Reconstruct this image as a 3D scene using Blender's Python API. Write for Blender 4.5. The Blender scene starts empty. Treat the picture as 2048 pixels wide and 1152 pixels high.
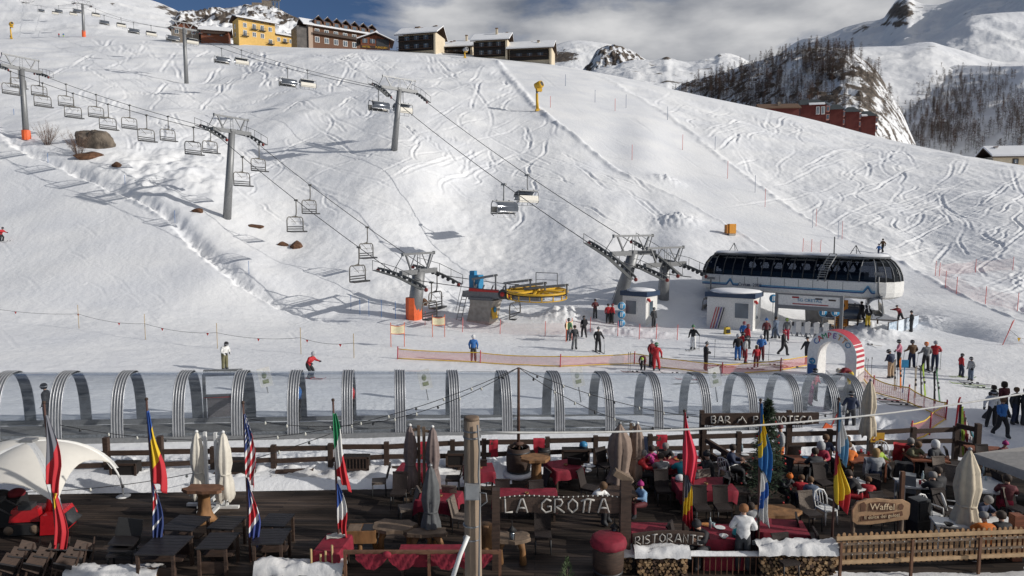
import bpy, bmesh, math, random
import numpy as np
from mathutils import Vector, Matrix, Euler
from mathutils.bvhtree import BVHTree

SC = bpy.context.scene
COL = SC.collection
rnd = random.Random(7)

# ------------------------------------------------------------------ camera
H = 8.9                       # eye height above the terrace, m
F = 1365.0                    # focal length in photo pixels (24 mm on full frame)
PITCH = math.atan(126.0 / F)
cam_d = bpy.data.cameras.new('camera')
cam_d.sensor_width = 36.0
cam_d.lens = F / 2048 * 36.0
cam_d.clip_end = 20000
cam_d.clip_start = 0.5
cam = bpy.data.objects.new('camera', cam_d)
COL.objects.link(cam)
cam.location = (0, 0, H)
cam.rotation_euler = (math.pi / 2 - PITCH, 0, 0)
SC.camera = cam

# ------------------------------------------------------------------ light
SUN_EL = math.radians(23.0)
SUN_DIR = Vector((math.cos(SUN_EL) * 0.958, -math.cos(SUN_EL) * 0.287, math.sin(SUN_EL)))  # towards the sun
sun_d = bpy.data.lights.new('sun', 'SUN')
sun_d.energy = 5.0
sun_d.angle = math.radians(0.5)
sun_d.color = (1.0, 0.955, 0.89)
sun = bpy.data.objects.new('sun', sun_d)
COL.objects.link(sun)
sun.rotation_euler = SUN_DIR.to_track_quat('Z', 'Y').to_euler()

world = bpy.data.worlds.new('World')
SC.world = world
world.use_nodes = True
nt = world.node_tree
nt.nodes.clear()
def N(tree, typ, **kw):
    n = tree.nodes.new(typ)
    for k, v in kw.items():
        if hasattr(n, k): setattr(n, k, v)
        else: n.inputs[k].default_value = v
    return n
sky = nt.nodes.new('ShaderNodeTexSky')
sky.sky_type = 'NISHITA'
sky.sun_disc = False
sky.sun_elevation = SUN_EL
sky.sun_rotation = math.atan2(SUN_DIR.x, SUN_DIR.y)
sky.altitude = 2000
sky.air_density = 1.0
sky.dust_density = 0.6
sky.ozone_density = 2.0
tc = nt.nodes.new('ShaderNodeTexCoord')
mp = nt.nodes.new('ShaderNodeMapping')
mp.inputs['Scale'].default_value = (1.0, 1.0, 2.6)
mp.inputs['Location'].default_value = (0.35, 0.1, 0.62)
nz = nt.nodes.new('ShaderNodeTexNoise')
nz.inputs['Scale'].default_value = 3.4
nz.inputs['Detail'].default_value = 9
nz.inputs['Roughness'].default_value = 0.55
nz.inputs['Distortion'].default_value = 0.25
cr = nt.nodes.new('ShaderNodeValToRGB')
cr.color_ramp.elements[0].position = 0.44
cr.color_ramp.elements[1].position = 0.57
nz2 = nt.nodes.new('ShaderNodeTexNoise')
nz2.inputs['Scale'].default_value = 6.5
nz2.inputs['Detail'].default_value = 6
cr2 = nt.nodes.new('ShaderNodeValToRGB')
cr2.color_ramp.elements[0].position = 0.27
cr2.color_ramp.elements[0].color = (0.27, 0.30, 0.365, 1)
cr2.color_ramp.elements[1].position = 0.66
cr2.color_ramp.elements[1].color = (1.0, 1.0, 1.01, 1)
# a bank of cloud lies right of the hotels: more cloud towards +x
sep = nt.nodes.new('ShaderNodeSeparateXYZ')
mad = nt.nodes.new('ShaderNodeMath'); mad.operation = 'MULTIPLY_ADD'
mad.inputs[1].default_value = 0.42; mad.inputs[2].default_value = 0.02
clampx = nt.nodes.new('ShaderNodeClamp'); clampx.inputs['Min'].default_value = -0.2; clampx.inputs['Max'].default_value = 0.10
addn = nt.nodes.new('ShaderNodeMath'); addn.operation = 'ADD'
skymul = nt.nodes.new('ShaderNodeMix'); skymul.data_type = 'RGBA'; skymul.blend_type = 'MULTIPLY'
skymul.inputs['Factor'].default_value = 1.0
skymul.inputs[7].default_value = (0.062, 0.071, 0.085, 1)
mixc = nt.nodes.new('ShaderNodeMix'); mixc.data_type = 'RGBA'
bg = nt.nodes.new('ShaderNodeBackground')
bg.inputs['Strength'].default_value = 0.95
wo = nt.nodes.new('ShaderNodeOutputWorld')
L = nt.links.new
L(tc.outputs['Generated'], mp.inputs['Vector'])
L(mp.outputs[0], nz.inputs['Vector']); L(mp.outputs[0], nz2.inputs['Vector'])
L(tc.outputs['Generated'], sep.inputs[0])
L(sep.outputs['X'], mad.inputs[0]); L(mad.outputs[0], clampx.inputs['Value'])
L(nz.outputs['Fac'], addn.inputs[0]); L(clampx.outputs[0], addn.inputs[1])
L(addn.outputs[0], cr.inputs['Fac'])
L(nz2.outputs['Fac'], cr2.inputs['Fac'])
L(sky.outputs['Color'], skymul.inputs[6])
L(cr.outputs['Color'], mixc.inputs['Factor'])
L(skymul.outputs[2], mixc.inputs[6]); L(cr2.outputs['Color'], mixc.inputs[7])
L(mixc.outputs[2], bg.inputs['Color'])
L(bg.outputs[0], wo.inputs['Surface'])

SC.view_settings.view_transform = 'Standard'
SC.view_settings.look = 'None'
SC.view_settings.exposure = -0.53
SC.view_settings.gamma = 1.0
SC.cycles.max_bounces = 6
SC.cycles.diffuse_bounces = 4
SC.cycles.glossy_bounces = 2
SC.cycles.transparent_max_bounces = 24
SC.cycles.transmission_bounces = 4
SC.cycles.use_denoising = True

# ------------------------------------------------------------------ projection: photo pixel + distance -> place in the world
CP, SP = math.cos(PITCH), math.sin(PITCH)
def ray(u, v):
    a = (576.0 - v) / F
    return ((u - 1024.0) / F, CP + a * SP, -SP + a * CP)
def W(u, v, Y):
    d = ray(u, v); k = Y / d[1]
    return Vector((d[0] * k, Y, H + d[2] * k))
def Gz(u, v, z=0.0):
    d = ray(u, v); k = (z - H) / d[2]
    return Vector((d[0] * k, d[1] * k, z))
def PX(Y):            # photo pixels per metre at distance Y
    return F / Y

# ------------------------------------------------------------------ materials
MATS = {}
def mat(name, color, rough=0.6, metal=0.0, var=0.12, scale=8.0, bump=0.0, bscale=40.0, spec=None, alpha=None, stretch=None, color2=None):
    if name in MATS: return MATS[name]
    m = bpy.data.materials.new(name); m.use_nodes = True
    t = m.node_tree; b = t.nodes['Principled BSDF']
    b.inputs['Roughness'].default_value = rough
    b.inputs['Metallic'].default_value = metal
    if spec is not None: b.inputs['Specular IOR Level'].default_value = spec
    tcn = t.nodes.new('ShaderNodeTexCoord')
    mpn = t.nodes.new('ShaderNodeMapping')
    t.links.new(tcn.outputs['Object'], mpn.inputs['Vector'])
    if stretch: mpn.inputs['Scale'].default_value = stretch
    n = t.nodes.new('ShaderNodeTexNoise'); n.inputs['Scale'].default_value = scale; n.inputs['Detail'].default_value = 5
    t.links.new(mpn.outputs[0], n.inputs['Vector'])
    r = t.nodes.new('ShaderNodeValToRGB')
    c = color
    c2 = color2 or tuple(min(1, x * (1 + var)) for x in c)
    r.color_ramp.elements[0].color = (*[x * (1 - var) for x in c], 1)
    r.color_ramp.elements[1].color = (*c2, 1)
    r.color_ramp.elements[0].position = 0.3; r.color_ramp.elements[1].position = 0.7
    t.links.new(n.outputs['Fac'], r.inputs['Fac'])
    t.links.new(r.outputs['Color'], b.inputs['Base Color'])
    if bump:
        n2 = t.nodes.new('ShaderNodeTexNoise'); n2.inputs['Scale'].default_value = bscale; n2.inputs['Detail'].default_value = 4
        t.links.new(mpn.outputs[0], n2.inputs['Vector'])
        bp = t.nodes.new('ShaderNodeBump'); bp.inputs['Strength'].default_value = bump; bp.inputs['Distance'].default_value = 0.02
        t.links.new(n2.outputs['Fac'], bp.inputs['Height']); t.links.new(bp.outputs[0], b.inputs['Normal'])
    if alpha is not None: b.inputs['Alpha'].default_value = alpha
    MATS[name] = m
    return m

# ------------------------------------------------------------------ mesh helper
class MB:
    def __init__(s): s.v = []; s.f = []; s.m = []; s.sm = []
    def add(s, vs, fs, mi=0, smooth=False):
        o = len(s.v)
        s.v += [tuple(p) for p in vs]
        for f in fs:
            s.f.append(tuple(i + o for i in f)); s.m.append(mi); s.sm.append(smooth)
        return s
    def box(s, c, d, mi=0, rot=None, taper=None):
        x, y, z = d[0] / 2, d[1] / 2, d[2] / 2
        t = taper or (1, 1)
        vs = [Vector(p) for p in ((-x, -y, -z), (x, -y, -z), (x, y, -z), (-x, y, -z), (-x*t[0], -y*t[1], z), (x*t[0], -y*t[1], z), (x*t[0], y*t[1], z), (-x*t[0], y*t[1], z))]
        if rot is not None:
            R = rot if isinstance(rot, Matrix) else Euler(rot).to_matrix()
            vs = [R @ p for p in vs]
        c = Vector(c)
        return s.add([p + c for p in vs], [(0, 3, 2, 1), (4, 5, 6, 7), (0, 1, 5, 4), (1, 2, 6, 5), (2, 3, 7, 6), (3, 0, 4, 7)], mi)
    def bar(s, a, b, w, h=None, mi=0, up=(0, 0, 1)):
        a, b = Vector(a), Vector(b); d = b - a; l = d.length
        if l < 1e-6: return s
        d /= l; u = Vector(up)
        x = d.cross(u)
        if x.length < 1e-3: x = d.cross(Vector((0, 1, 0)))
        x.normalize(); z = x.cross(d)
        R = Matrix((x, d, z)).transposed()
        return s.box((a + b) / 2, (w, l, h or w), mi, R)
    def tube(s, pts, r, n=6, mi=0, caps=True, smooth=True, flat=1.0):
        pts = [Vector(p) for p in pts]; k = len(pts)
        rs = r if isinstance(r, (list, tuple)) else [r] * k
        vs = []; px = None
        for i, p in enumerate(pts):
            d = (pts[min(i + 1, k - 1)] - pts[max(i - 1, 0)])
            if d.length < 1e-9: d = Vector((0, 0, 1))
            d.normalize()
            if px is None:
                px = d.cross(Vector((0, 0, 1)))
                if px.length < 1e-2: px = Vector((1, 0, 0))
            px = px - d * px.dot(d)
            if px.length < 1e-6: px = d.orthogonal()
            px.normalize(); py = d.cross(px)
            for j in range(n):
                a = 2 * math.pi * j / n
                vs.append(p + px * (math.cos(a) * rs[i]) + py * (math.sin(a) * rs[i] * flat))
        fs = []
        for i in range(k - 1):
            for j in range(n):
                fs.append((i*n + j, i*n + (j+1) % n, (i+1)*n + (j+1) % n, (i+1)*n + j))
        s.add(vs, fs, mi, smooth)
        if caps:
            o = len(s.v) - len(vs)
            s.f.append(tuple(o + j for j in reversed(range(n)))); s.m.append(mi); s.sm.append(False)
            s.f.append(tuple(o + (k-1)*n + j for j in range(n))); s.m.append(mi); s.sm.append(False)
        return s
    def lathe(s, prof, c=(0, 0, 0), n=16, mi=0, smooth=True, wob=0.0, folds=0, fold=0.0, axis=None):
        c = Vector(c); vs = []; k = len(prof)
        for i, (r, z) in enumerate(prof):
            for j in range(n):
                a = 2 * math.pi * j / n
                rr = r * (1 + fold * math.cos(folds * a + 0.7 * math.sin(i)) + wob * math.sin(3 * a + i))
                p = Vector((math.cos(a) * rr, math.sin(a) * rr, z))
                if axis is not None: p = axis @ p
                vs.append(c + p)
        fs = [(i*n + j, i*n + (j+1) % n, (i+1)*n + (j+1) % n, (i+1)*n + j) for i in range(k-1) for j in range(n)]
        fs.append(tuple(reversed(range(n)))); fs.append(tuple((k-1)*n + j for j in range(n)))
        return s.add(vs, fs, mi, smooth)
    def prism(s, poly, depth, M=None, mi=0):
        # polygon in local x,z extruded along y by depth (centred)
        n = len(poly); vs = [Vector((x, -depth/2, z)) for x, z in poly] + [Vector((x, depth/2, z)) for x, z in poly]
        if M is not None: vs = [M @ p for p in vs]
        fs = [tuple(range(n)), tuple(reversed(range(n, 2*n)))] + [(j, n + j, n + (j+1) % n, (j+1) % n) for j in range(n)]
        return s.add(vs, fs, mi)
    def grid(s, rows, mi=0, smooth=True, closed=False):
        k = len(rows); n = len(rows[0]); vs = [p for r in rows for p in r]
        m = n if closed else n - 1
        return s.add(vs, [(i*n + j, i*n + (j+1) % n, (i+1)*n + (j+1) % n, (i+1)*n + j) for i in range(k-1) for j in range(m)], mi, smooth)
    def ball(s, c, r, mi=0, n=10, m=7, sq=(1, 1, 1)):
        c = Vector(c)
        rows = []
        for i in range(m + 1):
            th = math.pi * i / m
            rr = max(math.sin(th), 0.02)
            rows.append([c + Vector((math.cos(2*math.pi*j/n)*rr*r*sq[0], math.sin(2*math.pi*j/n)*rr*r*sq[1], -math.cos(th)*r*sq[2])) for j in range(n)])
        return s.grid(rows, mi, True, True)
    def mesh(s, name, mats):
        me = bpy.data.meshes.new(name)
        me.from_pydata(s.v, [], s.f)
        for m in mats: me.materials.append(m)
        me.polygons.foreach_set('material_index', s.m)
        me.polygons.foreach_set('use_smooth', s.sm)
        me.update()
        return me
    def build(s, name, mats, parent=None, loc=None, rotz=0):
        if not isinstance(mats, (list, tuple)): mats = [mats]
        o = bpy.data.objects.new(name, s.mesh(name, mats)); COL.objects.link(o)
        if parent: o.parent = parent
        if loc is not None: o.location = loc
        if rotz: o.rotation_euler = (0, 0, rotz)
        return o

def tag(o, label=None, cat=None, group=None, kind=None):
    if label: o['label'] = label
    if cat: o['category'] = cat
    if group: o['group'] = group
    if kind: o['kind'] = kind
    return o
def thing(name, label, cat, loc=(0, 0, 0), rotz=0, group=None):
    o = bpy.data.objects.new(name, None); COL.objects.link(o)
    o.location = loc; o.rotation_euler = (0, 0, rotz); o.empty_display_size = 0.2
    return tag(o, label, cat, group)
def dup(o, loc=None, rotz=None, label=None, parent=None, group=None, scale=None):
    c = o.copy(); COL.objects.link(c)
    if parent: c.parent = parent
    if loc is not None: c.location = loc
    if rotz is not None: c.rotation_euler = (0, 0, rotz)
    if label: c['label'] = label
    if group: c['group'] = group
    if scale: c.scale = (scale, scale, scale)
    for ch in o.children: dup(ch, parent=c)
    return c
def rotm(x=0, y=0, z=0): return Euler((x, y, z)).to_matrix()

# ------------------------------------------------------------------ noise on arrays
_rs = np.random.RandomState(3)
_perm = np.concatenate([_rs.permutation(512)] * 2)
_gr = _rs.uniform(0, 2 * np.pi, 512)
_gx, _gy = np.cos(_gr), np.sin(_gr)
def perlin(x, y):
    xi = np.floor(x).astype(int); yi = np.floor(y).astype(int); xf = x - xi; yf = y - yi
    u = xf*xf*xf*(xf*(xf*6-15)+10); v = yf*yf*yf*(yf*(yf*6-15)+10)
    def g(ix, iy, dx, dy):
        h = _perm[(_perm[ix & 511] + iy) & 511]
        return _gx[h]*dx + _gy[h]*dy
    a = g(xi, yi, xf, yf); b = g(xi+1, yi, xf-1, yf); c = g(xi, yi+1, xf, yf-1); d = g(xi+1, yi+1, xf-1, yf-1)
    return (a + u*(b-a)) + v*((c + u*(d-c)) - (a + u*(b-a)))
def fbm(x, y, o=4, ridged=False):
    s = 0; a = 1.0
    for k in range(o):
        n = perlin(x * 2**k + 13.7*k, y * 2**k - 7.1*k)
        s = s + a * ((1 - 2*np.abs(n)) - 0.5 if ridged else n); a *= 0.5
    return s
def pchip(xs, ys, x):
    xs = np.asarray(xs, float); ys = np.asarray(ys, float); x = np.asarray(x, float)
    h = np.diff(xs); d = np.diff(ys) / h; m = np.zeros_like(ys)
    for i in range(1, len(xs)-1):
        if d[i-1]*d[i] > 0:
            w1 = 2*h[i] + h[i-1]; w2 = h[i] + 2*h[i-1]; m[i] = (w1+w2) / (w1/d[i-1] + w2/d[i])
    m[0] = d[0]; m[-1] = d[-1]
    i = np.clip(np.searchsorted(xs, x) - 1, 0, len(xs)-2); t = np.clip((x - xs[i]) / h[i], 0, 1)
    return (2*t**3-3*t**2+1)*ys[i] + (t**3-2*t**2+t)*h[i]*m[i] + (-2*t**3+3*t**2)*ys[i+1] + (t**3-t**2)*h[i]*m[i+1]
def np_mesh(name, X, Y, Z, mats, smooth=True, att=None):
    r, c = X.shape
    me = bpy.data.meshes.new(name)
    co = np.stack([X, Y, Z], -1).reshape(-1, 3).astype(np.float32)
    idx = np.arange(r*c).reshape(r, c)
    q = np.stack([idx[:-1, :-1], idx[:-1, 1:], idx[1:, 1:], idx[1:, :-1]], -1).reshape(-1, 4)
    me.vertices.add(len(co)); me.vertices.foreach_set('co', co.ravel())
    me.loops.add(q.size); me.loops.foreach_set('vertex_index', q.ravel().astype(np.int32))
    me.polygons.add(len(q)); me.polygons.foreach_set('loop_start', np.arange(0, q.size, 4, dtype=np.int32))
    me.polygons.foreach_set('use_smooth', np.full(len(q), smooth))
    for m in mats: me.materials.append(m)
    if att is not None:
        a = me.attributes.new('rock', 'FLOAT', 'POINT'); a.data.foreach_set('value', att.ravel().astype(np.float32))
    me.update(calc_edges=True); me.validate()
    o = bpy.data.objects.new(name, me); COL.objects.link(o)
    return o
# ------------------------------------------------------------------ snow
def snow_material(name, rock=False, fine=1.0):
    m = bpy.data.materials.new(name); m.use_nodes = True
    t = m.node_tree; b = t.nodes['Principled BSDF']
    b.inputs['Roughness'].default_value = 0.75
    b.inputs['Specular IOR Level'].default_value = 0.25
    tcn = t.nodes.new('ShaderNodeTexCoord')
    n1 = t.nodes.new('ShaderNodeTexNoise'); n1.inputs['Scale'].default_value = 0.12 * fine; n1.inputs['Detail'].default_value = 6
    r1 = t.nodes.new('ShaderNodeValToRGB')
    r1.color_ramp.elements[0].color = (0.74, 0.755, 0.785, 1); r1.color_ramp.elements[1].color = (0.84, 0.845, 0.85, 1)
    r1.color_ramp.elements[0].position = 0.35; r1.color_ramp.elements[1].position = 0.65
    nb = t.nodes.new('ShaderNodeTexNoise'); nb.inputs['Scale'].default_value = 2.2 * fine; nb.inputs['Detail'].default_value = 8; nb.inputs['Roughness'].default_value = 0.62
    bp = t.nodes.new('ShaderNodeBump'); bp.inputs['Strength'].default_value = 0.55; bp.inputs['Distance'].default_value = 0.12 / fine
    for n in (n1, nb): t.links.new(tcn.outputs['Object'], n.inputs['Vector'])
    t.links.new(n1.outputs['Fac'], r1.inputs['Fac'])
    t.links.new(nb.outputs['Fac'], bp.inputs['Height'])
    t.links.new(bp.outputs[0], b.inputs['Normal'])
    if not rock:
        t.links.new(r1.outputs['Color'], b.inputs['Base Color'])
    else:
        at = t.nodes.new('ShaderNodeAttribute'); at.attribute_name = 'rock'
        nr = t.nodes.new('ShaderNodeTexNoise'); nr.inputs['Scale'].default_value = 0.09 * rock; nr.inputs['Detail'].default_value = 9; nr.inputs['Roughness'].default_value = 0.7
        t.links.new(tcn.outputs['Object'], nr.inputs['Vector'])
        ad = t.nodes.new('ShaderNodeMath'); ad.operation = 'ADD'
        t.links.new(at.outputs['Fac'], ad.inputs[0]); t.links.new(nr.outputs['Fac'], ad.inputs[1])
        rr = t.nodes.new('ShaderNodeValToRGB'); rr.color_ramp.elements[0].position = 0.74; rr.color_ramp.elements[1].position = 0.84
        t.links.new(ad.outputs[0], rr.inputs['Fac'])
        nc = t.nodes.new('ShaderNodeTexNoise'); nc.inputs['Scale'].default_value = 0.3 * rock; nc.inputs['Detail'].default_value = 6
        t.links.new(tcn.outputs['Object'], nc.inputs['Vector'])
        rc = t.nodes.new('ShaderNodeValToRGB')
        rc.color_ramp.elements[0].color = (0.035, 0.03, 0.028, 1); rc.color_ramp.elements[1].color = (0.17, 0.135, 0.105, 1)
        rc.color_ramp.elements[0].position = 0.3; rc.color_ramp.elements[1].position = 0.7
        t.links.new(nc.outputs['Fac'], rc.inputs['Fac'])
        mx = t.nodes.new('ShaderNodeMix'); mx.data_type = 'RGBA'
        t.links.new(rr.outputs['Color'], mx.inputs['Factor']); t.links.new(r1.outputs['Color'], mx.inputs[6]); t.links.new(rc.outputs['Color'], mx.inputs[7])
        t.links.new(mx.outputs[2], b.inputs['Base Color'])
    return m
SNOW = snow_material('snow')
SNOW_LUMP = snow_material('snow_lumps', fine=3.0)
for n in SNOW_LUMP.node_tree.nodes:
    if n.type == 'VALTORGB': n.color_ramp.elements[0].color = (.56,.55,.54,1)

# ------------------------------------------------------------------ the ski slope: a height field defined by profiles along lines of sight
PROFILES = {   # column u : (photo row v, distance Y) from the flat up to the ridge
 -520: [(700,None),(560,66),(430,88),(300,112),(200,150),(120,220),(70,320)],
 0:    [(700,None),(600,58),(470,75),(380,86),(280,97),(200,130),(140,185),(100,250),(75,310)],
 200:  [(700,None),(600,58),(480,73),(400,83),(340,91),(285,99),(220,125),(165,165),(120,215),(90,270),(71,320)],
 400:  [(690,None),(600,59),(520,67),(440,78),(400,84),(330,97),(250,125),(165,190),(120,240),(84,305)],
 600:  [(680,None),(640,57),(600,62),(540,69),(490,75),(430,84),(350,98),(250,125),(165,180),(120,225),(95,275)],
 800:  [(655,None),(630,62),(560,71),(480,82),(400,92),(300,106),(220,135),(160,180),(120,230),(101,265)],
 1000: [(655,None),(620,65),(560,74),(460,89),(380,102),(300,117),(220,143),(165,185),(130,228),(115,260)],
 1200: [(655,None),(600,67),(540,75),(470,85),(400,98),(300,122),(220,155),(170,197),(146,235)],
 1400: [(655,None),(590,67),(540,74),(470,88),(400,104),(320,128),(260,155),(215,187),(191,215)],
 1600: [(655,None),(600,67),(540,76),(480,88),(420,103),(350,128),(300,150),(255,180),(233,205)],
 1800: [(655,None),(600,65),(540,77),(480,91),(420,106),(350,132),(310,155),(284,175)],
 2048: [(690,None),(655,53),(600,63),(540,74),(470,88),(400,106),(350,127),(331,140)],
 2600: [(690,None),(620,58),(540,70),(470,83),(420,98),(400,110)],
}
def zbase(x, y):
    k = np.clip((42 - y) / 10.0, 0, 1); k = k*k*(3-2*k)
    return np.where(x < 0, -0.03 * x, -0.035 * np.clip(x, 0, 12) * k)
NS = 420
us_c = sorted(PROFILES)
S = np.linspace(0, 1, NS)
VV = []; YY = []
for u in us_c:
    pr = PROFILES[u]
    v0 = pr[0][0]
    Y0 = 48.0
    for _ in range(30):
        p = W(u, v0, Y0); zb = float(zbase(np.array(p.x), np.array(p.y))); g = Gz(u, v0, zb); Y0 = g.y
    vs = [p[0] for p in pr][::-1]; ys = [Y0] + [p[1] for p in pr[1:]]; ys = ys[::-1]
    vv = v0 + S * (pr[-1][0] - v0)
    VV.append(vv); YY.append(pchip(vs, ys, vv))
VV = np.array(VV); YY = np.array(YY)              # (ncol_c, NS)
UC = np.arange(-420, 2500, 2.0)
Vg = np.stack([pchip(us_c, VV[:, i], UC) for i in range(NS)])
Yg = np.stack([pchip(us_c, YY[:, i], UC) for i in range(NS)])
a_ = (576.0 - Vg) / F
dy = CP + a_*SP; dz = -SP + a_*CP
Xg = (UC[None, :] - 1024.0) / F / dy * Yg
Zg = H + dz / dy * Yg
# near rows: the flat from the toe of the slope to below the terrace
NF = 170
Yn = np.geomspace(9.0, 1.0, NF)[:, None]
tn = np.linspace(0, 1, NF + 1)[:-1][:, None]
Ynear = 9.0 + (Yg[0][None, :] - 9.0) * tn ** 0.9
slope_x = (Xg[0] / Yg[0])[None, :]
Xn = slope_x * Ynear; Zn = zbase(Xn, Ynear)
# beyond the ridge
NB = 14
kb = (np.arange(1, NB + 1) * 9.0)[:, None]
Yb = Yg[-1][None, :] + kb
Xb = (Xg[-1] / Yg[-1])[None, :] * Yb
Zb = Zg[-1][None, :] - 0.10*kb - 0.004 * kb**2
GX = np.vstack([Xn, Xg, Xb]); GY = np.vstack([Ynear, Yg, Yb]); GZ = np.vstack([Zn, Zg, Zb])
GU = np.broadcast_to(UC[None, :], GX.shape)
GV = np.vstack([np.full(Xn.shape, 9999.0), Vg, np.full(Xb.shape, -9999.0)])

def smooth(a, b, x):
    t = np.clip((x - a) / (b - a), 0, 1); return t*t*(3-2*t)
hill = np.zeros_like(GX); hill[NF:NF+NS] = (smooth(0, 0.10, S) * (1 - smooth(0.97, 1.0, S)))[:, None]
# the groomed run that comes down right of the hill: left and right edges as photo polylines
LANE_L = [(985,112),(1020,150),(1075,215),(1130,262),(1250,350),(1400,430),(1520,495),(1640,570),(1800,640)]
LANE_R = [(1125,122),(1200,150),(1290,200),(1370,260),(1450,320),(1560,400),(1680,470),(1800,520),(1880,565),(1960,600),(2060,640),(2300,690)]
vl = np.array([p[1] for p in LANE_L]); ul = np.array([p[0] for p in LANE_L]); vr = np.array([p[1] for p in LANE_R]); ur = np.array([p[0] for p in LANE_R])
uL = np.interp(GV, vl, ul, left=900, right=1830); uR = np.interp(GV, vr, ur, left=1100, right=2900)
lane = smooth(-6, 6, GU - uL) * smooth(-6, 6, uR - GU)
# the groomed run on the left below the gully
PIST = [(75,-600),(150,-300),(215,-40),(290,20),(330,110),(370,190),(440,330),(500,400),(560,470),(600,540),(640,640),(665,760),(700,900)]
uP = np.interp(GV, [p[0] for p in PIST], [p[1] for p in PIST], left=-700, right=1200)
uPj = uP + 10*perlin(GV*0.03, GU*0)
piste = smooth(-8, 8, uPj - GU)
rough = hill * (1 - 0.93*lane) * (1 - 0.9*piste)
# broad undulation
def und(sc, amp, ox=0): return amp * fbm(GX/sc + ox, GY/sc*0.8 + ox*1.7, 3)
dZ = hill * (und(34, 1.5) + und(13, 0.5, 5)) * (1 - 0.6*piste) * (1 - 0.7*lane)
dZ += rough * und(4.5, 0.14, 9)
# left-facing hollows that sit in half shade
def hollow(u, v, su, sv, A):
    q = np.exp(-((GU-u)/su)**2 - ((GV-v)/sv)**2)
    return A * q * np.tanh((GU - u)/su*1.2)
dZ += hill * (hollow(640, 440, 170, 130, 2.2) + hollow(560, 300, 120, 60, 1.0) + hollow(1260, 290, 70, 70, 1.2) + hollow(1330, 490, 80, 45, 1.3) + hollow(870, 560, 120, 60, -.7) + hollow(980, 330, 90, 60, -.5) + hollow(760, 400, 120, 90, 1.1)
      + hollow(300, 230, 80, 50, 1.2) + hollow(760, 220, 90, 60, 0.8))
# mottled soft moguls on the lower face
mog = np.exp(-((GU-950)/330)**2 - ((GV-500)/140)**2) * rough
dZ += mog * 0.11 * fbm(GX/1.6, GY/1.1, 2)
# gully with snow-covered bank between left run and the hill
gul = np.exp(-((GU - uPj - 26)/22)**2) * hill * (GV > 250) * (GV < 660)
dZ -= 0.9 * gul * smooth(250, 330, GV) * (1-smooth(560, 660, GV))
bank = np.exp(-((GU - uPj - 2)/9)**2) * hill * (GV > 200) * (GV < 660)
dZ += bank * (0.2 + 0.35*perlin(GX/1.2, GY/1.2))
gr2 = np.exp(-((GU-330)/130)**2 - ((GV-345)/55)**2) * rough
dZ += gr2 * 0.95 * fbm(GX/3.2, GY/3.2, 3)
# ridge of pushed snow along the lane's left edge
berm = np.exp(-((GU - uL + 4)/7.0)**2) * hill * (GV > 112) * (1 - .6*smooth(240, 420, GV)) * (1 - smooth(470, 520, GV))
dZ += berm * (0.42 + 0.45*perlin(GX/1.5, GY/1.5))
bermR = np.exp(-((GU - uR)/7.0)**2) * hill * (GV > 125) * (GV < 640)
dZ += bermR * (0.2 + 0.35*perlin(GX/1.5, GY/1.5))
dZ += hill*np.maximum(piste, lane)*(.022*fbm(GX/1.1+GY/3, GY/2.6, 3)) + rough*.030*fbm(GX/.8, GY/1.3, 3)
dZ += gul*(GV > 270)*.55*fbm(GX/1.7, GY/1.7, 4)
# right hand rough field
rf = smooth(0, 60, GU - uR) * hill
dZ += rf * 0.10 * fbm(GX/1.1, GY/1.8, 3)
# flat: footprints and ski scrapes
flat = np.zeros_like(GX); flat[:NF+60] = 1
dZ += flat * (GY > 27) * (0.05*fbm(GX/2.5, GY/0.8, 3))
dZ += (1-hill) * (GY > 24) * (GY < 29.5) * 0.0

r2 = random.Random(11)
def carve(line, w, a, two=True):
    """press a ski track into the snow: polyline in photo pixels"""
    pts = []
    for (u, v) in line:
        j = (u - UC[0]) / 2.0; col = int(np.clip(round(j), 0, len(UC)-1))
        vcol = Vg[:, col]
        i = int(np.clip(np.searchsorted(-vcol, -v), 0, NS-1)) + NF
        pts.append((i, col, GX[i, col], GY[i, col]))
    a0 = a; ph = r2.uniform(0, 6.3); kk = 0
    for (i0, c0, x0, y0), (i1, c1, x1, y1) in zip(pts[:-1], pts[1:]):
        kk += 1; a = a0*(.62 + .38*math.sin(ph + kk*.27))*min(1, kk/4, (len(pts)-kk)/4)
        ia, ib = max(min(i0, i1)-7, NF), min(max(i0, i1)+8, NF+NS-4); ca, cb = max(min(c0, c1)-7, 0), min(max(c0, c1)+8, len(UC))
        if ib <= ia or cb <= ca: continue
        px = GX[ia:ib, ca:cb]; py = GY[ia:ib, ca:cb]
        w_ = max(w, .0021*y0); aa = a*min(2.6, w_/w)
        ex, ey = x1-x0, y1-y0; l2 = ex*ex + ey*ey + 1e-9
        tt = np.clip(((px-x0)*ex + (py-y0)*ey)/l2, 0, 1)
        d2 = (px-x0-tt*ex)**2 + (py-y0-tt*ey)**2
        TD[ia:ib, ca:cb] = np.minimum(TD[ia:ib, ca:cb], d2 / w_**2)
        TA[ia:ib, ca:cb] = np.maximum(TA[ia:ib, ca:cb], np.where(d2 < 6*w_*w_, aa, 0))
TD = np.full(GX.shape, 1e6); TA = np.zeros(GX.shape)
def flush():
    global TD, TA, dZ
    d = np.sqrt(TD)
    prof = -np.exp(-d**2*1.2) + 0.75*np.exp(-((d-1.6)/0.6)**2)
    dZ = dZ + TA * prof
    TD = np.full(GX.shape, 1e6); TA = np.zeros(GX.shape)
def squiggle(u, v, du, n, amp, wl, step):
    out = []; ph = r2.uniform(0, 6.3)
    for k in range(n):
        out.append((u + amp*math.sin(ph + k*step*2*math.pi/wl), v)); v += step*r2.uniform(.8, 1.2)*0.75; u += du*step
    return out
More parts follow.
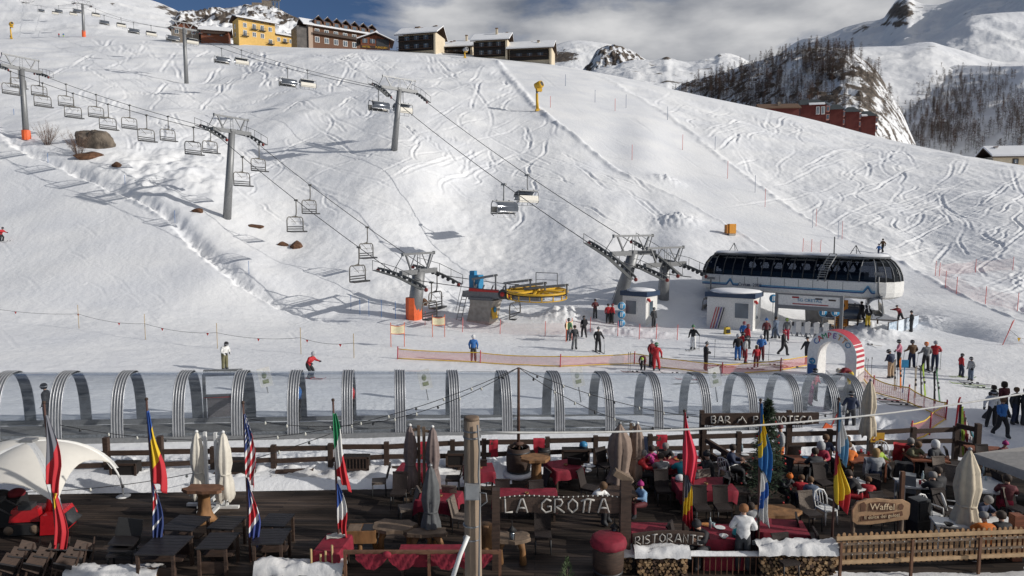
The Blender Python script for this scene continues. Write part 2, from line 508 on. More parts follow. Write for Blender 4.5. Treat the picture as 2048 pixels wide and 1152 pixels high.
def ok(u, v, kind):
    if kind == 'hill':
        return v < np.interp(u, [0,200,400,600,800,1000], [230,280,330,440,470,480]) and u < np.interp(v, vl, ul, left=1000) - 12 and u > np.interp(v, [p[0] for p in PIST],[p[1] for p in PIST]) + 20
    return u > np.interp(v, vr, ur, left=1120) + 12
def clipped(line, kind): return [p for p in line if ok(p[0], p[1], kind)]
def vridge(u): return float(np.interp(u, UC, Vg[-1]))
for batch in range(7):
    for _ in range(34):
        u = r2.uniform(150, 1150); v = vridge(u) + 6 + r2.random()**1.6*260
        sc = 0.5 + (v-80)/260.0
        ln = clipped(squiggle(u, v, r2.choice((-1, 1))*r2.uniform(.2, 2.6), r2.randint(14, 40), r2.uniform(2, 10)*sc, r2.uniform(24, 75)*sc, 2.4*sc), 'hill')
        if len(ln) > 4: carve(ln, r2.uniform(.15, .30), r2.uniform(.055, .13))
    for _ in range(19):
        u = r2.uniform(1180, 2150); v = vridge(u) + 5 + r2.random()**1.3*210
        sc = 0.6 + max(0, (v-150))/300.0
        ln = clipped(squiggle(u, v, r2.uniform(-2.4, .9), r2.randint(12, 34), r2.uniform(3, 11)*sc, r2.uniform(26, 80)*sc, 2.6*sc), 'field')
        if len(ln) > 4: carve(ln, r2.uniform(.14, .25), r2.uniform(.045, .11))
    flush()
# long traverses and a few tracks traced one by one
def poly(pts, n=10):
    out = []
    for (a, b) in zip(pts[:-1], pts[1:]):
        for k in range(n): out.append((a[0]+(b[0]-a[0])*k/n, a[1]+(b[1]-a[1])*k/n))
    return out + [pts[-1]]
for pts in ([(600,345),(700,318),(790,305)],[(720,390),(830,340),(905,305),(908,312),(880,330)],[(600,250),(700,215),(790,200),(900,185)],
            [(470,330),(560,300),(640,262),(760,240)],[(300,250),(420,215),(560,180),(680,150)],[(640,130),(760,105),(830,95)],
            [(700,160),(800,140),(900,128),(985,118)],[(980,215),(985,240),(975,270),(1040,300),(1100,312)],
            [(1050,250),(1062,280),(1050,300),(1100,330),(1165,330),(1250,345),(1300,395)],[(1150,330),(1210,385),(1260,400),(1310,440),(1330,470)],
            [(1210,400),(1290,412),(1320,445),(1400,470)],[(1440,420),(1520,405),(1640,385),(1760,335),(1800,325)],[(1580,420),(1700,385),(1850,335)],
            [(1340,200),(1450,240),(1560,235),(1650,262)],[(1700,440),(1800,400),(1900,372),(2048,330)],[(1680,455),(1800,430),(1960,380),(2060,360)],
            [(1500,265),(1580,255),(1700,265),(1800,290)]):
    carve(poly(pts), 0.28, 0.10)
flush()
for _ in range(120):                                   # edge scrapes on the groomed runs
    u = r2.uniform(1050, 1900); v = r2.uniform(140, 600)
    if np.interp(v, vl, ul)+10 < u < np.interp(v, vr, ur)-20:
        l = r2.uniform(20, 60); carve(poly([(u, v), (u+l, v+l*r2.uniform(.5, .9))], 6), 0.16, 0.035)
for _ in range(130):
    u = r2.uniform(-100, 700); v = r2.uniform(300, 660)
    if u < np.interp(v, [p[0] for p in PIST],[p[1] for p in PIST])-15:
        l = r2.uniform(20, 70); sg = r2.choice((1, 1, -.5)); carve(poly([(u, v), (u+l*.6, v+l*.3*sg), (u+l, v+l*.75*sg)], 6), 0.14, 0.016)
flush()
GZ = GZ + dZ
# the plank deck needs a bed below it
GZ = GZ - 0.6 * (1 - smooth(21.6, 22.7, GY))
# pushed-up snow between fence and conveyor
bk = np.exp(-((GY - (24.6 + 0.10*GX))/1.1)**2) * (GX > -22) * (GX < 16) * (1 - smooth(23.9, 23.4, GY + 0*GX))
GZ = GZ + np.where((GY > 23.2) & (GY < 31), bk * (0.08 + 0.36*np.abs(fbm(GX/0.7, GY/0.7, 4))), 0)
heaps = [(1745,668,1.9,2.4,.9),(1560,655,3.5,1.2,.45),(1450,650,3.0,1.0,.5),(1200,668,3.5,1.2,.45),(1290,672,3.0,1.0,.4),(960,640,4,1.4,.5),(1130,645,2.6,1.5,.9),(1720,690,1.6,1.2,.4),(1850,655,1.5,1.5,.5),(1350,585,3,2,.9),(1330,560,2.5,2,.8),(860,625,4,1.5,.4),(1790,840,2.2,1.5,.5),(1650,870,2.4,1.0,.5)]
for (u, v, sx, sy, h) in heaps:
    c = Gz(u, v, 0.0)
    q = np.exp(-((GX-c.x)/sx)**2 - ((GY-c.y)/sy)**2)
    GZ = GZ + h*q*(1 + 0.5*fbm(GX/0.7, GY/0.7, 3))
ground = np_mesh('snow_ground', GX, GY, GZ, [SNOW])
tag(ground, 'snow covered ski slope with crossing tracks and a flat at its foot', 'snow', kind='structure')
_st = 3
_rows = np.r_[0:GX.shape[0]:_st]; _cols = np.r_[0:GX.shape[1]:_st]
_P = np.stack([GX, GY, GZ], -1)[np.ix_(_rows, _cols)]
_nr, _nc = _P.shape[:2]
_id = np.arange(_nr*_nc).reshape(_nr, _nc)
_q = np.stack([_id[:-1, :-1], _id[:-1, 1:], _id[1:, 1:], _id[1:, :-1]], -1).reshape(-1, 4)
TREE = BVHTree.FromPolygons(_P.reshape(-1, 3).tolist(), _q.tolist())
def T(u, v):
    """where the line of sight through a photo pixel meets the snow"""
    r = TREE.ray_cast(Vector((0, 0, H)), Vector(ray(u, v)))
    return r[0] if r[0] is not None else Gz(u, v, 0)
def zat(x, y):
    r = TREE.ray_cast(Vector((x, y, 800)), Vector((0, 0, -1)))
    return r[0].z if r[0] is not None else 0.0
def on(x, y, dz=0.0): return Vector((x, y, zat(x, y) + dz))

# ------------------------------------------------------------------ hills and mountains
def hill_mesh(name, label, sky, Yt, base, Yf, mt, amp=6.0, sc=60.0, rock_amp=0.3, rock_bias=0.0, power=1.0, ridged=True, step=3.0, rows=70, tail=True, rockfn=None, jag=1.0, skew=None):
    u0, u1 = sky[0][0], sky[-1][0]
    U = np.arange(u0, u1 + step, step)
    vs = pchip([p[0] for p in sky], [p[1] for p in sky], U); vb = np.interp(U, [p[0] for p in base], [p[1] for p in base])
    t = np.linspace(0, 1, rows)[:, None]
    def wp(V, Y):
        a = (576.0 - V)/F; d = CP + a*SP
        return (U-1024)/F/d*Y, H + (-SP + a*CP)/d*Y
    xt, zt = wp(vs, Yt); xb, zb = wp(vb, Yf)
    k = np.interp(U, [p[0] for p in skew], [p[1] for p in skew])[None, :] if skew else 1.0
    Y = (Yf + (Yt - Yf)*t) * k + 0*U[None, :]
    X = (xb + (xt - xb)*t)*k; Z = H + (zb + (zt - zb)*t**power - H)*k
    n = fbm(X/sc, Y/sc, 5, ridged); n2 = fbm(X/sc*2.3 + 9, Y/sc*2.3, 4, ridged)
    env = np.minimum(1, 6*t*(1-t)+0.12*jag)
    Z = Z + env*amp*n + 0.3*env*amp*n2
    rock = rock_bias + rock_amp*(n2*0.7 + 0.5*fbm(X/sc*5, Y/sc*5, 3))
    if rockfn is not None:
        # photo row of each vertex, for giving stretches of bare rock their place
        V = 576 - F*((Z-H)*CP + Y*SP)/(Y*CP - (Z-H)*SP)
        rock = rock + rockfn(U[None, :] + 0*V, V)
    if tail:
        X = np.vstack([X, X[-1:]*1.15, X[-1:]*1.5]); Y = np.vstack([Y, Y[-1:]*1.15, Y[-1:]*1.5]); Z = np.vstack([Z, Z[-1:]-0.06*Yt, Z[-1:]-0.3*Yt]); rock = np.vstack([rock, rock[-1:], rock[-1:]])
    o = np_mesh(name, X, Y, Z, [mt], att=rock)
    tag(o, label, 'hill' if 'hill' in name else 'mountain', kind='structure')
    return o, (X, Y, Z)
RK = snow_material('snow_and_rock', rock=1.6, fine=0.25)
RKF = snow_material('snow_and_far_rock', rock=0.35, fine=0.05)
def g2(u, v, su, sv, A): return lambda U, V: A*np.exp(-((U-u)/su)**2 - ((V-v)/sv)**2)
def gsum(*fs): return lambda U, V: sum(f(U, V) for f in fs)

hill_mesh('upper_hill', 'snow slope rising behind the upper chairlift towers', [(-420,-150),(-100,-95),(0,-70),(150,-40),(260,-10),(310,3),(345,17),(365,28),(385,42),(420,56),(470,72),(520,92)], 640,
          [(-420,92),(0,86),(150,80),(300,86),(520,120)], 322, RK, amp=2.2, sc=60, rock_amp=.25, rock_bias=-.02, power=1.1,
          rockfn=gsum(g2(325,15,22,6,.36), g2(350,26,18,6,.45), g2(365,34,12,5,.45), g2(230,15,10,4,.25), g2(225,8,6,3,.3), g2(400,42,16,3,.35)))
hill_mesh('rocky_hill', 'rocky snow knoll behind the yellow hotel', [(340,60),(363,23),(400,22),(427,19),(470,15),(500,11),(540,13),(561,22),(590,34),(610,44),(650,62),(700,100)], 560,
          [(340,120),(700,150)], 400, RK, amp=5, sc=26, rock_amp=.55, rock_bias=.08, power=.8, step=1.5,
          rockfn=gsum(g2(410,30,40,14,.16), g2(450,35,30,12,.14), g2(575,33,22,7,.4), g2(480,60,120,10,-.2)))
hill_mesh('far_mountain', 'far glacier dome with rock bands below its white cap', [(1040,125),(1080,103),(1110,90),(1150,80.5),(1200,85),(1245,95),(1290,118),(1330,146),(1360,170)], 4200,
          [(1040,200),(1360,220)], 3000, RKF, amp=16, sc=260, rock_amp=.3, rock_bias=-.05, step=1.5, jag=.3,
          rockfn=gsum(g2(1130,112,26,12,.55), g2(1110,115,12,12,.3)))
hill_mesh('far_mountain', 'rocky grey peak to the right of the glacier dome', [(1160,150),(1180,125),(1195,101),(1215,93),(1236,92),(1255,99),(1270,106),(1290,124),(1320,140),(1380,170)], 3200,
          [(1160,210),(1380,220)], 2500, RKF, amp=42, sc=150, rock_amp=.6, rock_bias=.16, step=1.2, rows=90)
hill_mesh('snow_hill', 'pale rolling snow hills between the peaks and the wooded ridge', [(1120,190),(1180,150),(1230,136),(1270,124),(1300,124),(1322,120),(1333,117),(1345,121),(1375,124),(1410,120),(1428,115),(1440,109),(1452,108),(1466,111),(1480,115),(1500,124),(1540,124),(1600,110),(1680,105)], 1700,
          [(1120,235),(1680,320)], 700, RKF, amp=9, sc=150, rock_amp=.35, rock_bias=.02, step=2, power=.8, jag=.4,
          rockfn=gsum(g2(1333,116,10,4,.35), g2(1437,111,12,3,.3), g2(1320,160,60,14,.12)))
hill_mesh('mountain', 'great snow mountain with a rocky point at upper right', [(1540,130),(1575,96),(1612,77),(1650,72),(1690,55),(1730,44),(1766,36),(1780,18),(1793,2),(1815,-8),(1832,4),(1850,9),(1880,8),(1910,-1),(1960,-14),(2048,-38),(2300,-90),(2560,-110)], 2400,
          [(1540,240),(2560,260)], 1300, RKF, amp=30, sc=340, skew=[(1540,1.5),(1800,1.15),(2050,.85),(2560,.6)], rock_amp=.35, rock_bias=.0, step=2.5, rows=110,
          rockfn=gsum(g2(1800,22,26,17,.55), g2(1790,48,30,5,.4), g2(1730,55,14,5,.25)))
hill_mesh('snow_hill', 'bright snow shoulder below the great mountain', [(1780,122),(1840,92),(1885,66),(1915,47),(1945,32),(1990,27),(2048,24),(2200,30),(2560,40)], 1500,
          [(1780,240),(2560,260)], 1000, RKF, amp=9, sc=140, rock_amp=.25, rock_bias=-.02, power=.9, step=2.5)
hill_mesh('snow_hill', 'smooth snow hill behind the wooded ridge', [(1640,150),(1680,105),(1710,95),(1760,93),(1800,92),(1835,86),(1860,84),(1890,92),(1930,103),(1975,118),(2010,124),(2060,122),(2300,120),(2560,120)], 1150,
          [(1640,300),(2560,330)], 700, RKF, amp=4.5, sc=110, rock_amp=.25, rock_bias=-.05, power=.75, step=2.5, rockfn=gsum(g2(1870,95,60,8,.1)))
_, VALLEY = hill_mesh('wooded_hill', 'shaded valley slope with bare larches', [(1700,240),(1740,205),(1770,178),(1800,152),(1840,132),(1880,130),(1930,130),(2000,132),(2060,130),(2300,125),(2560,120)], 820,
          [(1700,330),(1800,345),(2048,390),(2560,420)], 380, RKF, amp=3.5, sc=60, skew=[(1700,1.6),(1850,1.3),(2048,.92),(2560,.55)], rock_amp=.3, rock_bias=.0, power=1.0, step=2.5)
_, RIDGE = hill_mesh('wooded_hill', 'dark rocky ridge with bare larches behind the slope', [(1300,215),(1335,192),(1365,170),(1405,158),(1445,145),(1500,128),(1550,112),(1590,102),(1635,95),(1680,97),(1705,105),(1722,116),(1742,130),(1764,158),(1786,195),(1808,240),(1830,290)], 600,
          [(1300,250),(1500,262),(1830,340)], 400, RK, amp=5, sc=38, skew=[(1300,1.55),(1500,1.2),(1690,.92),(1720,.9),(1830,.98)], rock_amp=.5, rock_bias=.1, power=.75, step=1.6, rows=110,
          rockfn=gsum(g2(1735,170,30,50,.26), g2(1660,195,45,16,.2), g2(1430,170,60,14,.16), g2(1590,150,25,25,-.25)))
# ------------------------------------------------------------------ shared materials
M_STEEL = mat('galvanised_steel', (.24,.245,.25), .5, .45, bump=.1)
M_GREY = mat('grey_paint', (.20,.205,.21), .5, .2)
M_DARK = mat('dark_steel', (.06,.062,.066), .5, .4)
M_SHEAVE = mat('weathered_grey', (.13,.135,.135), .6, .3)
M_DRED = mat('dark_red_paint', (.22,.03,.025), .5)
M_CHAIR = mat('chair_tube', (.17,.16,.145), .5, .5)
M_BLACK = mat('black_rubber', (.015,.015,.016), .7)
M_RED = mat('red_plastic', (.52,.035,.03), .5)
M_ORANGE = mat('orange_padding', (.75,.13,.035), .55)
M_YEL = mat('yellow_paint', (.62,.36,.02), .45)
M_BLUE = mat('blue_paint', (.03,.22,.42), .45)
M_WHITE = mat('white_paint', (.74,.73,.70), .45)
M_CREAM = mat('cream_render', (.66,.56,.41), .8, var=.08, scale=2)
M_YWALL = mat('yellow_render', (.72,.46,.14), .8, var=.07, scale=1.2)
M_CONC = mat('concrete', (.36,.33,.29), .9, var=.22, scale=2.5, bump=.2)
M_DWOOD = mat('dark_brown_wood', (.055,.032,.022), .7, var=.35, scale=5, stretch=(1,1,6), bump=.2)
M_RWOOD = mat('red_brown_wood', (.20,.065,.03), .7, var=.3, scale=5, stretch=(1,1,6), bump=.2)
M_MWOOD = mat('brown_timber', (.14,.066,.036), .75, var=.3, scale=4)
M_ROOFSNOW = mat('roof_snow', (.80,.81,.83), .8, var=.04, scale=.4, bump=.5, bscale=1.5)
M_GLASS = mat('window_glass', (.10,.13,.16), .08, spec=.8, var=.4, scale=.6)
M_ROCK = mat('rock', (.06,.05,.042), .95, var=.55, scale=1.6, bump=1.0, bscale=5, color2=(.20,.165,.13))
M_RROCK = mat('red_brown_earth', (.11,.055,.03), .95, var=.5, scale=4, bump=.8, bscale=9)
M_ROPE = mat('steel_rope', (.05,.05,.055), .6, .3)
M_FACADE = mat('stone_wall', (.24,.20,.16), .9, var=.45, scale=3, bump=.5)
M_REDWALL = mat('red_rendered_wall', (.115,.024,.019), .85, var=.15, scale=.8)
M_SLATE = mat('dark_slate', (.035,.045,.05), .7, var=.25, scale=1.5)
M_BAMBOO = mat('bamboo', (.42,.30,.14), .7)
M_PINK = mat('pink_red_net_pole', (.70,.16,.15), .6)

ORD = ['first','second','third','fourth','fifth','sixth','seventh','eighth','ninth','tenth','eleventh','twelfth','thirteenth','fourteenth','fifteenth','sixteenth','seventeenth','eighteenth','nineteenth','twentieth']

def letters(name, text, size, M, m, parent=None, depth=0.01, align='CENTER', spacing=1.0):
    """raised lettering: the built-in font turned into a mesh"""
    c = bpy.data.curves.new(name, 'FONT'); c.body = text; c.size = size; c.extrude = depth; c.align_x = align; c.align_y = 'CENTER'; c.space_character = spacing; c.resolution_u = 2
    t = bpy.data.objects.new(name, c); COL.objects.link(t)
    me = bpy.data.meshes.new_from_object(t.evaluated_get(bpy.context.evaluated_depsgraph_get()))
    bpy.data.objects.remove(t); bpy.data.curves.remove(c)
    me.materials.clear(); me.materials.append(m); me.name = name
    me.transform(M)
    o = bpy.data.objects.new(name, me); COL.objects.link(o)
    if parent: o.parent = parent
    return o
STAND = Matrix(((1,0,0,0),(0,0,-1,0),(0,1,0,0),(0,0,0,1)))     # text upright, read from -y
def TM(loc, rot=None):
    m = Matrix.Translation(Vector(loc))
    if rot is not None: m = m @ Euler(rot).to_matrix().to_4x4()
    return m @ STAND

# ------------------------------------------------------------------ chairlifts
class Line:
    def __init__(s, d, gauge):
        s.d = Vector((d[0], d[1], 0)).normalized(); s.g = Vector((-s.d.y, s.d.x, 0))   # d runs downhill, g to its left = away from the camera
        s.gauge = gauge; s.sup = []
        s.rz = math.atan2(-s.d.x, s.d.y)           # rotates local y onto d
    def tower_top(s, B, u, v):
        r = Vector(ray(u, v))
        A = Matrix(((r.x, -s.d.x, 0), (r.y, -s.d.y, 0), (r.z, 0, -1)))
        k, q, h = A.inverted() @ (B - Vector((0, 0, H)))
        return q, h
def rope_points(line, side, z_off=0.0):
    pts = []
    for (c, zz) in line.sup: pts.append(c + line.g*(side*line.gauge/2) + Vector((0,0,zz + z_off)))
    out = []
    for a, b in zip(pts[:-1], pts[1:]):
        L_ = (b-a).length; n = max(6, int(L_/4)); sag = min(0.012*L_, 1.6)
        for k in range(n):
            t = k/n; p = a.lerp(b, t); p.z -= 4*sag*t*(1-t); out.append(p)
    return out + [pts[-1]]

def lift_tower(label, B, line, utop, vtop, r0, r1, group, lattice=False, pad=None, train=3.2, nwheel=8, portal=True, slope=-.3):
    q, h = line.tower_top(B, utop, vtop)
    t = thing('lift_tower', label, 'lift tower', B - Vector((0,0,.3)), line.rz, group)
    h += .3
    top = Vector((0, q, h))
    m = MB(); m.tube([(0,0,0), top*0.5, top], [r0, (r0+r1)/2, r1], 14); m.build('pole', [M_STEEL], t)
    g = line.gauge/2
    m = MB(); m.bar((-g-.1, q, h-.05), (g+.1, q, h-.05), .34, .42); m.box((0, q, h+.05), (.7,.6,.3)); m.build('crossarm', [M_GREY], t)
    m = MB(); m.box((0.0, q+.20, h-.0), (.34,.05,.34)); m.build('number_plate', [M_YEL], t)
    if portal:
        m = MB(); hh = h + 1.55; w = g*0.92
        m.bar((-w, q, hh), (w, q, hh), .16, .18)
        for sx in (-1, 1):
            m.bar((sx*w*.82, q, hh), (sx*w*.5, q, h+.1), .14, .14)
            m.bar((sx*w*.2, q, hh), (sx*w*.62, q, h+.1), .07, .07)
            m.bar((sx*w*.98, q, hh), (sx*g*1.05, q-.9, h-.1), .06, .06)
            m.box((sx*w, q, hh), (.12,.24,.3))
        for s_ in (-.18, .18): m.bar((s_, q, h), (s_, q, hh), .04)
        for k in range(5): m.bar((-.18, q, h+.3*k+.2), (.18, q, h+.3*k+.2), .03)
        m.build('gantry', [M_STEEL], t)
    for sx in (-1, 1):
        m = MB(); x = sx*g
        fn = lambda yy: h - .25 + slope*yy - .035*yy*yy
        n = nwheel
        for k in range(n - 1):
            ya = -train/2 + train*k/(n-1); yb = -train/2 + train*(k+1)/(n-1)
            m.bar((x, q+ya, fn(ya)+.05), (x, q+yb, fn(yb)+.05), .12, .18)
        for k in range(n):
            ya = -train/2 + train*k/(n-1)
            R = rotm(0, math.pi/2, 0)
            m.lathe([(.08,-.07),(.17,-.06),(.17,.06),(.08,.07)], (x, q+ya, fn(ya)-.14), 10, 1 if k not in (0, n-1) else 2, axis=R)
        # service walkway with hand rail beside the wheels
        xo = x + sx*.5
        for (ya, yb) in ((-train/2, 0), (0, train/2)):
            m.bar((xo, q+ya, fn(ya)-.1), (xo, q+yb, fn(yb)-.1), .5, .05)
            m.bar((xo+sx*.22, q+ya, fn(ya)+.75), (xo+sx*.22, q+yb, fn(yb)+.75), .04, .04)
        for k in range(5):
            ya = -train/2 + train*k/4
            m.bar((xo+sx*.22, q+ya, fn(ya)-.1), (xo+sx*.22, q+ya, fn(ya)+.75), .035)
        m.build('sheave_train', [M_SHEAVE, M_DARK, M_DRED], t)
    m = MB()
    for s_ in (-.16, .16): m.bar((s_-r0*.2, -r0-.12, .5), (s_-r0*.2, q-r1-.12, h-.3), .04)
    for k in range(int(h/.45)):
        f = (k+1)*.45/h; m.bar((-.16-r0*.2, q*f-(r0+(r1-r0)*f)-.12, .2+h*f*.93), (.16-r0*.2, q*f-(r0+(r1-r0)*f)-.12, .2+h*f*.93), .03)
    m.build('ladder', [M_STEEL], t)
    if pad:
        m = MB(); m.lathe([(r0+.10,.1),(r0+.16,.6),(r0+.14,1.2),(r0+.12,pad),(r0+.02,pad)], (0,0,.1), 10, smooth=False, wob=.04); m.build('safety_padding', [M_ORANGE], t)
    line.sup.append((B + line.d*q, h - .3 - .42))
    return t

# lift A: four-seat open chairs, tower positions read off the photo
A_d = Vector((0.89, -0.455))
LA = Line(A_d, 5.2)
gA = 'towers of the grey four seat chairlift'
pA0 = W(-330, -20, 128); LA.sup.append((Vector((pA0.x, pA0.y, 0)), pA0.z))
lift_tower('grey lift tower with red padded foot near the bare bushes', T(53,279), LA, 43, 121+16, .42, .33, gA, pad=1.5, train=3.4, nwheel=6, slope=-.25)
lift_tower('tall grey lift tower standing in the snow gully below the boulder', T(454,436), LA, 464, 262, .46, .36, gA, train=4.2, nwheel=8, slope=-.42)
lift_tower('short lift tower with large orange padding beside the yellow wheel', T(828,637), LA, 838, 542, .62, .55, gA, pad=2.1, train=5.0, nwheel=10, slope=-.30)
WA = T(968, 643); whA = W(1083, 581, 59.5)
LA.sup.append((Vector((whA.x, whA.y, 0)) - LA.d*0.3, whA.z))
# lift B: six-seat bubble chairs
B_d = Vector((0.650, -0.76))
LB = Line(B_d, 6.1)
gB = 'towers of the six seat chairlift'
pB0 = W(-60, -75, 640); LB.sup.append((Vector((pB0.x, pB0.y, 0)), pB0.z))
def ontree(u, v, Y): return W(u, v, Y)
lift_tower('small far lift tower at the top left edge of the snow', W(61, 66, 470), LB, 58, 6, .8, .6, gB, train=6, nwheel=6, slope=-.15)
lift_tower('far lift tower with a red padded foot on the brow', W(168, 74, 312), LB, 165, 8, .62, .5, gB, pad=3, train=5, nwheel=6, slope=-.15)
lift_tower('tall lift tower standing below the stone chalet', T(373,167), LB, 368, 57, .55, .42, gB, train=5, nwheel=7, slope=-.25)
lift_tower('lift tower with two bubble chairs passing in the middle of the hill', T(788,300), LB, 799, 178, .50, .36, gB, train=5.4, nwheel=9, slope=-.5)
lift_tower('leaning lift tower behind the left white hut', T(1237,604), LB, 1267, 505, .62, .5, gB, train=5.6, nwheel=12, slope=-.55)
lift_tower('lift tower between the leaning tower and the glazed station', T(1327,598), LB, 1331, 528, .5, .45, gB, train=5.0, nwheel=11, slope=-.25)
st_l = W(1387, 556, 66); st_r = W(1788, 565, 54)
LB.d_end = None
LB.sup.append((Vector((st_l.x, st_l.y, 0)) + Vector((2.0, 1.6, 0)), 3.9))

for line, nm in ((LA, 'grey four seat chairlift'), (LB, 'six seat bubble chairlift')):
    for side, w in ((-1, 'near'), (1, 'far')):
        m = MB(); m.tube(rope_points(line, side), .035 if line is LA else .042, 5)
        o = m.build('haul_rope', [M_ROPE]); tag(o, f'{w} steel haul rope of the {nm}', 'cable', 'haul ropes of the chairlifts')

def chair4():
    t = thing('lift_chair', '', 'lift chair', group='open chairs of the grey chairlift')
    m = MB(); m.box((0,0,0), (.12,.4,.16)); m.tube([(0,0,0),(0,0,-.5),(.02,.02,-1.1),(.06,.1,-1.45),(.02,.16,-1.62)], .055, 6); m.build('hanger', [M_CHAIR], t)
    m = MB(); w = 1.08
    m.tube([(-w,.2,-3.1),(-w,.2,-2.0),(-w+.06,.2,-1.78),(-w+.22,.2,-1.66),(w-.22,.2,-1.66),(w-.06,.2,-1.78),(w,.2,-2.0),(w,.2,-3.1)], .055, 6)
    m.tube([(-.45,.2,-1.66),(0,.16,-1.55),(.45,.2,-1.66)], .05, 6)
    for sx in (-1, 1): m.tube([(sx*w,.2,-3.1),(sx*w,-.35,-3.12)], .035, 5)
    m.build('frame', [M_CHAIR], t)
    m = MB(); m.box((0,-.08,-3.08), (2.2,.5,.13)); m.bar((-1.1,-.33,-3.12), (1.1,-.33,-3.12), .06, .1); m.build('seat', [M_DARK], t)
    m = MB()
    for z in (-2.84, -2.62): m.bar((-1.06,.2,z), (1.06,.2,z), .04, .10)
    m.build('backrest', [M_DARK], t)
    m = MB()
    for sx in (-.45, .45): m.tube([(sx*1.4,.2,-1.72),(sx,-.15,-2.1),(sx*.7,-.2,-2.3)], .022, 5)
    m.bar((-.85,-.16,-2.12), (.85,-.16,-2.12), .03); m.build('restraint_bar', [M_CHAIR], t)
    return t
M_BUB = mat('smoked_bubble', (.10,.115,.14), .12, .35, spec=.7, var=.25, scale=.8)
M_CHROME = mat('bubble_rim', (.6,.61,.63), .25, .7)
M_SEATBACK = mat('cream_seat_back', (.62,.59,.52), .55)
def chair6(back):
    t = thing('bubble_chair', '', 'lift chair', group='bubble chairs of the six seat chairlift')
    m = MB(); m.box((0,0,0), (.25,.7,.22)); m.tube([(0,0,0),(0,0,-.8),(.02,.05,-1.5),(.05,.15,-1.8)], .07, 6); m.build('hanger', [M_GREY], t)
    w = 1.6
    m = MB(); m.bar((-w+.1,.15,-1.85), (w-.1,.15,-1.85), .12, .14)
    for sx in (-1, 1): m.tube([(sx*(w-.15),.15,-1.85),(sx*w,.2,-2.1),(sx*w,.28,-3.2),(sx*w,-.2,-3.45)], .05, 6)
    for sx in (-.9, .9): m.box((sx,.15,-1.76), (.1,.2,.14))
    m.build('frame', [M_STEEL], t)
    rows = []
    for i in range(9):
        a = math.radians(100 - 118*i/8)
        y = .18 - .95*math.cos(a - math.radians(10)); z = -2.72 + .82*math.sin(a)
        rows.append([Vector((-w+.12+.02*j*0+(2*w-.24)*j/8, y - .10*math.sin(math.pi*j/8), z)) for j in range(9)])
    m = MB(); m.grid(rows); m.grid([[p + Vector((0,.03,-.01)) for p in reversed(r)] for r in rows]); m.build('bubble', [M_BUB], t)
    m = MB(); m.tube([r[0] for r in rows], .035, 5); m.tube([r[-1] for r in rows], .035, 5); m.tube(rows[-1], .05, 5); m.build('bubble_rim', [M_CHROME], t)
    m = MB(); m.box((0,.30,-2.75), (3.0,.10,.62), rot=(math.radians(8),0,0)); m.build('backrest', [M_SEATBACK], t)
    m = MB(); m.box((0,.02,-3.18), (3.0,.55,.14)); m.build('seat', [M_SEATBACK if back else M_DARK], t)
    m = MB(); m.bar((-1.3,-.5,-3.6), (1.3,-.5,-3.6), .04)
    for sx in (-1.3,-.45,.45,1.3): m.bar((sx,-.5,-3.6), (sx,-.35,-3.0), .04)
    m.build('footrest', [M_STEEL], t)
    return t
def hang(proto, used, line, side, u, lab, flip=False):
    pts = rope_points(line, side)
    def uo(p):
        y = p.y*CP - (p.z-H)*SP; return 1024 + F*p.x/y
    for a, b in zip(pts[:-1], pts[1:]):
        ua, ub = uo(a), uo(b)
        if min(ua, ub) <= u <= max(ua, ub):
            p = a.lerp(b, (u-ua)/(ub-ua+1e-9))
            rz = line.rz + (math.pi if flip else 0)
            if not used[0]: o = proto; o.location = p; o.rotation_euler = (0,0,rz); o['label'] = lab; used[0] = True
            else: o = dup(proto, p, rz, lab)
            return o
pr4 = chair4(); us4 = [False]
near4 = [24, 88, 149, 219, 296, 390, 488, 595, 721, 866]
far4 = [36, 78, 132, 192, 259, 336, 421, 518, 620, 735, 874]
for i, u in enumerate(near4): hang(pr4, us4, LA, -1, u - 3, f'{ORD[i]} empty grey chair from the padded tower on the near rope', True)
for i, u in enumerate(far4): hang(pr4, us4, LA, 1, u, f'{ORD[i]} empty grey chair from the padded tower on the far rope', True)
for u, sd, w in ((1034, 1, 'dark empty chair swinging round below the yellow bullwheel'), (1075, -1, 'dark red empty chair leaving the yellow bullwheel')):
    hang(pr4, us4, LA, sd, u, w, True)
prf = chair6(False); usf = [False]; prb = chair6(True); usb = [False]
for i, u in enumerate([28, 52, 82, 117, 154, 208, 267, 345, 443, 575, 757, 1008]): hang(prf, usf, LB, -1, u, f'{ORD[i]} dark bubble chair down the near rope of the big lift', True)
for i, u in enumerate([110, 146, 191, 242, 302, 384, 483, 615, 806, 1055]): hang(prb, usb, LB, 1, u, f'{ORD[i]} cream backed bubble chair up the far rope')

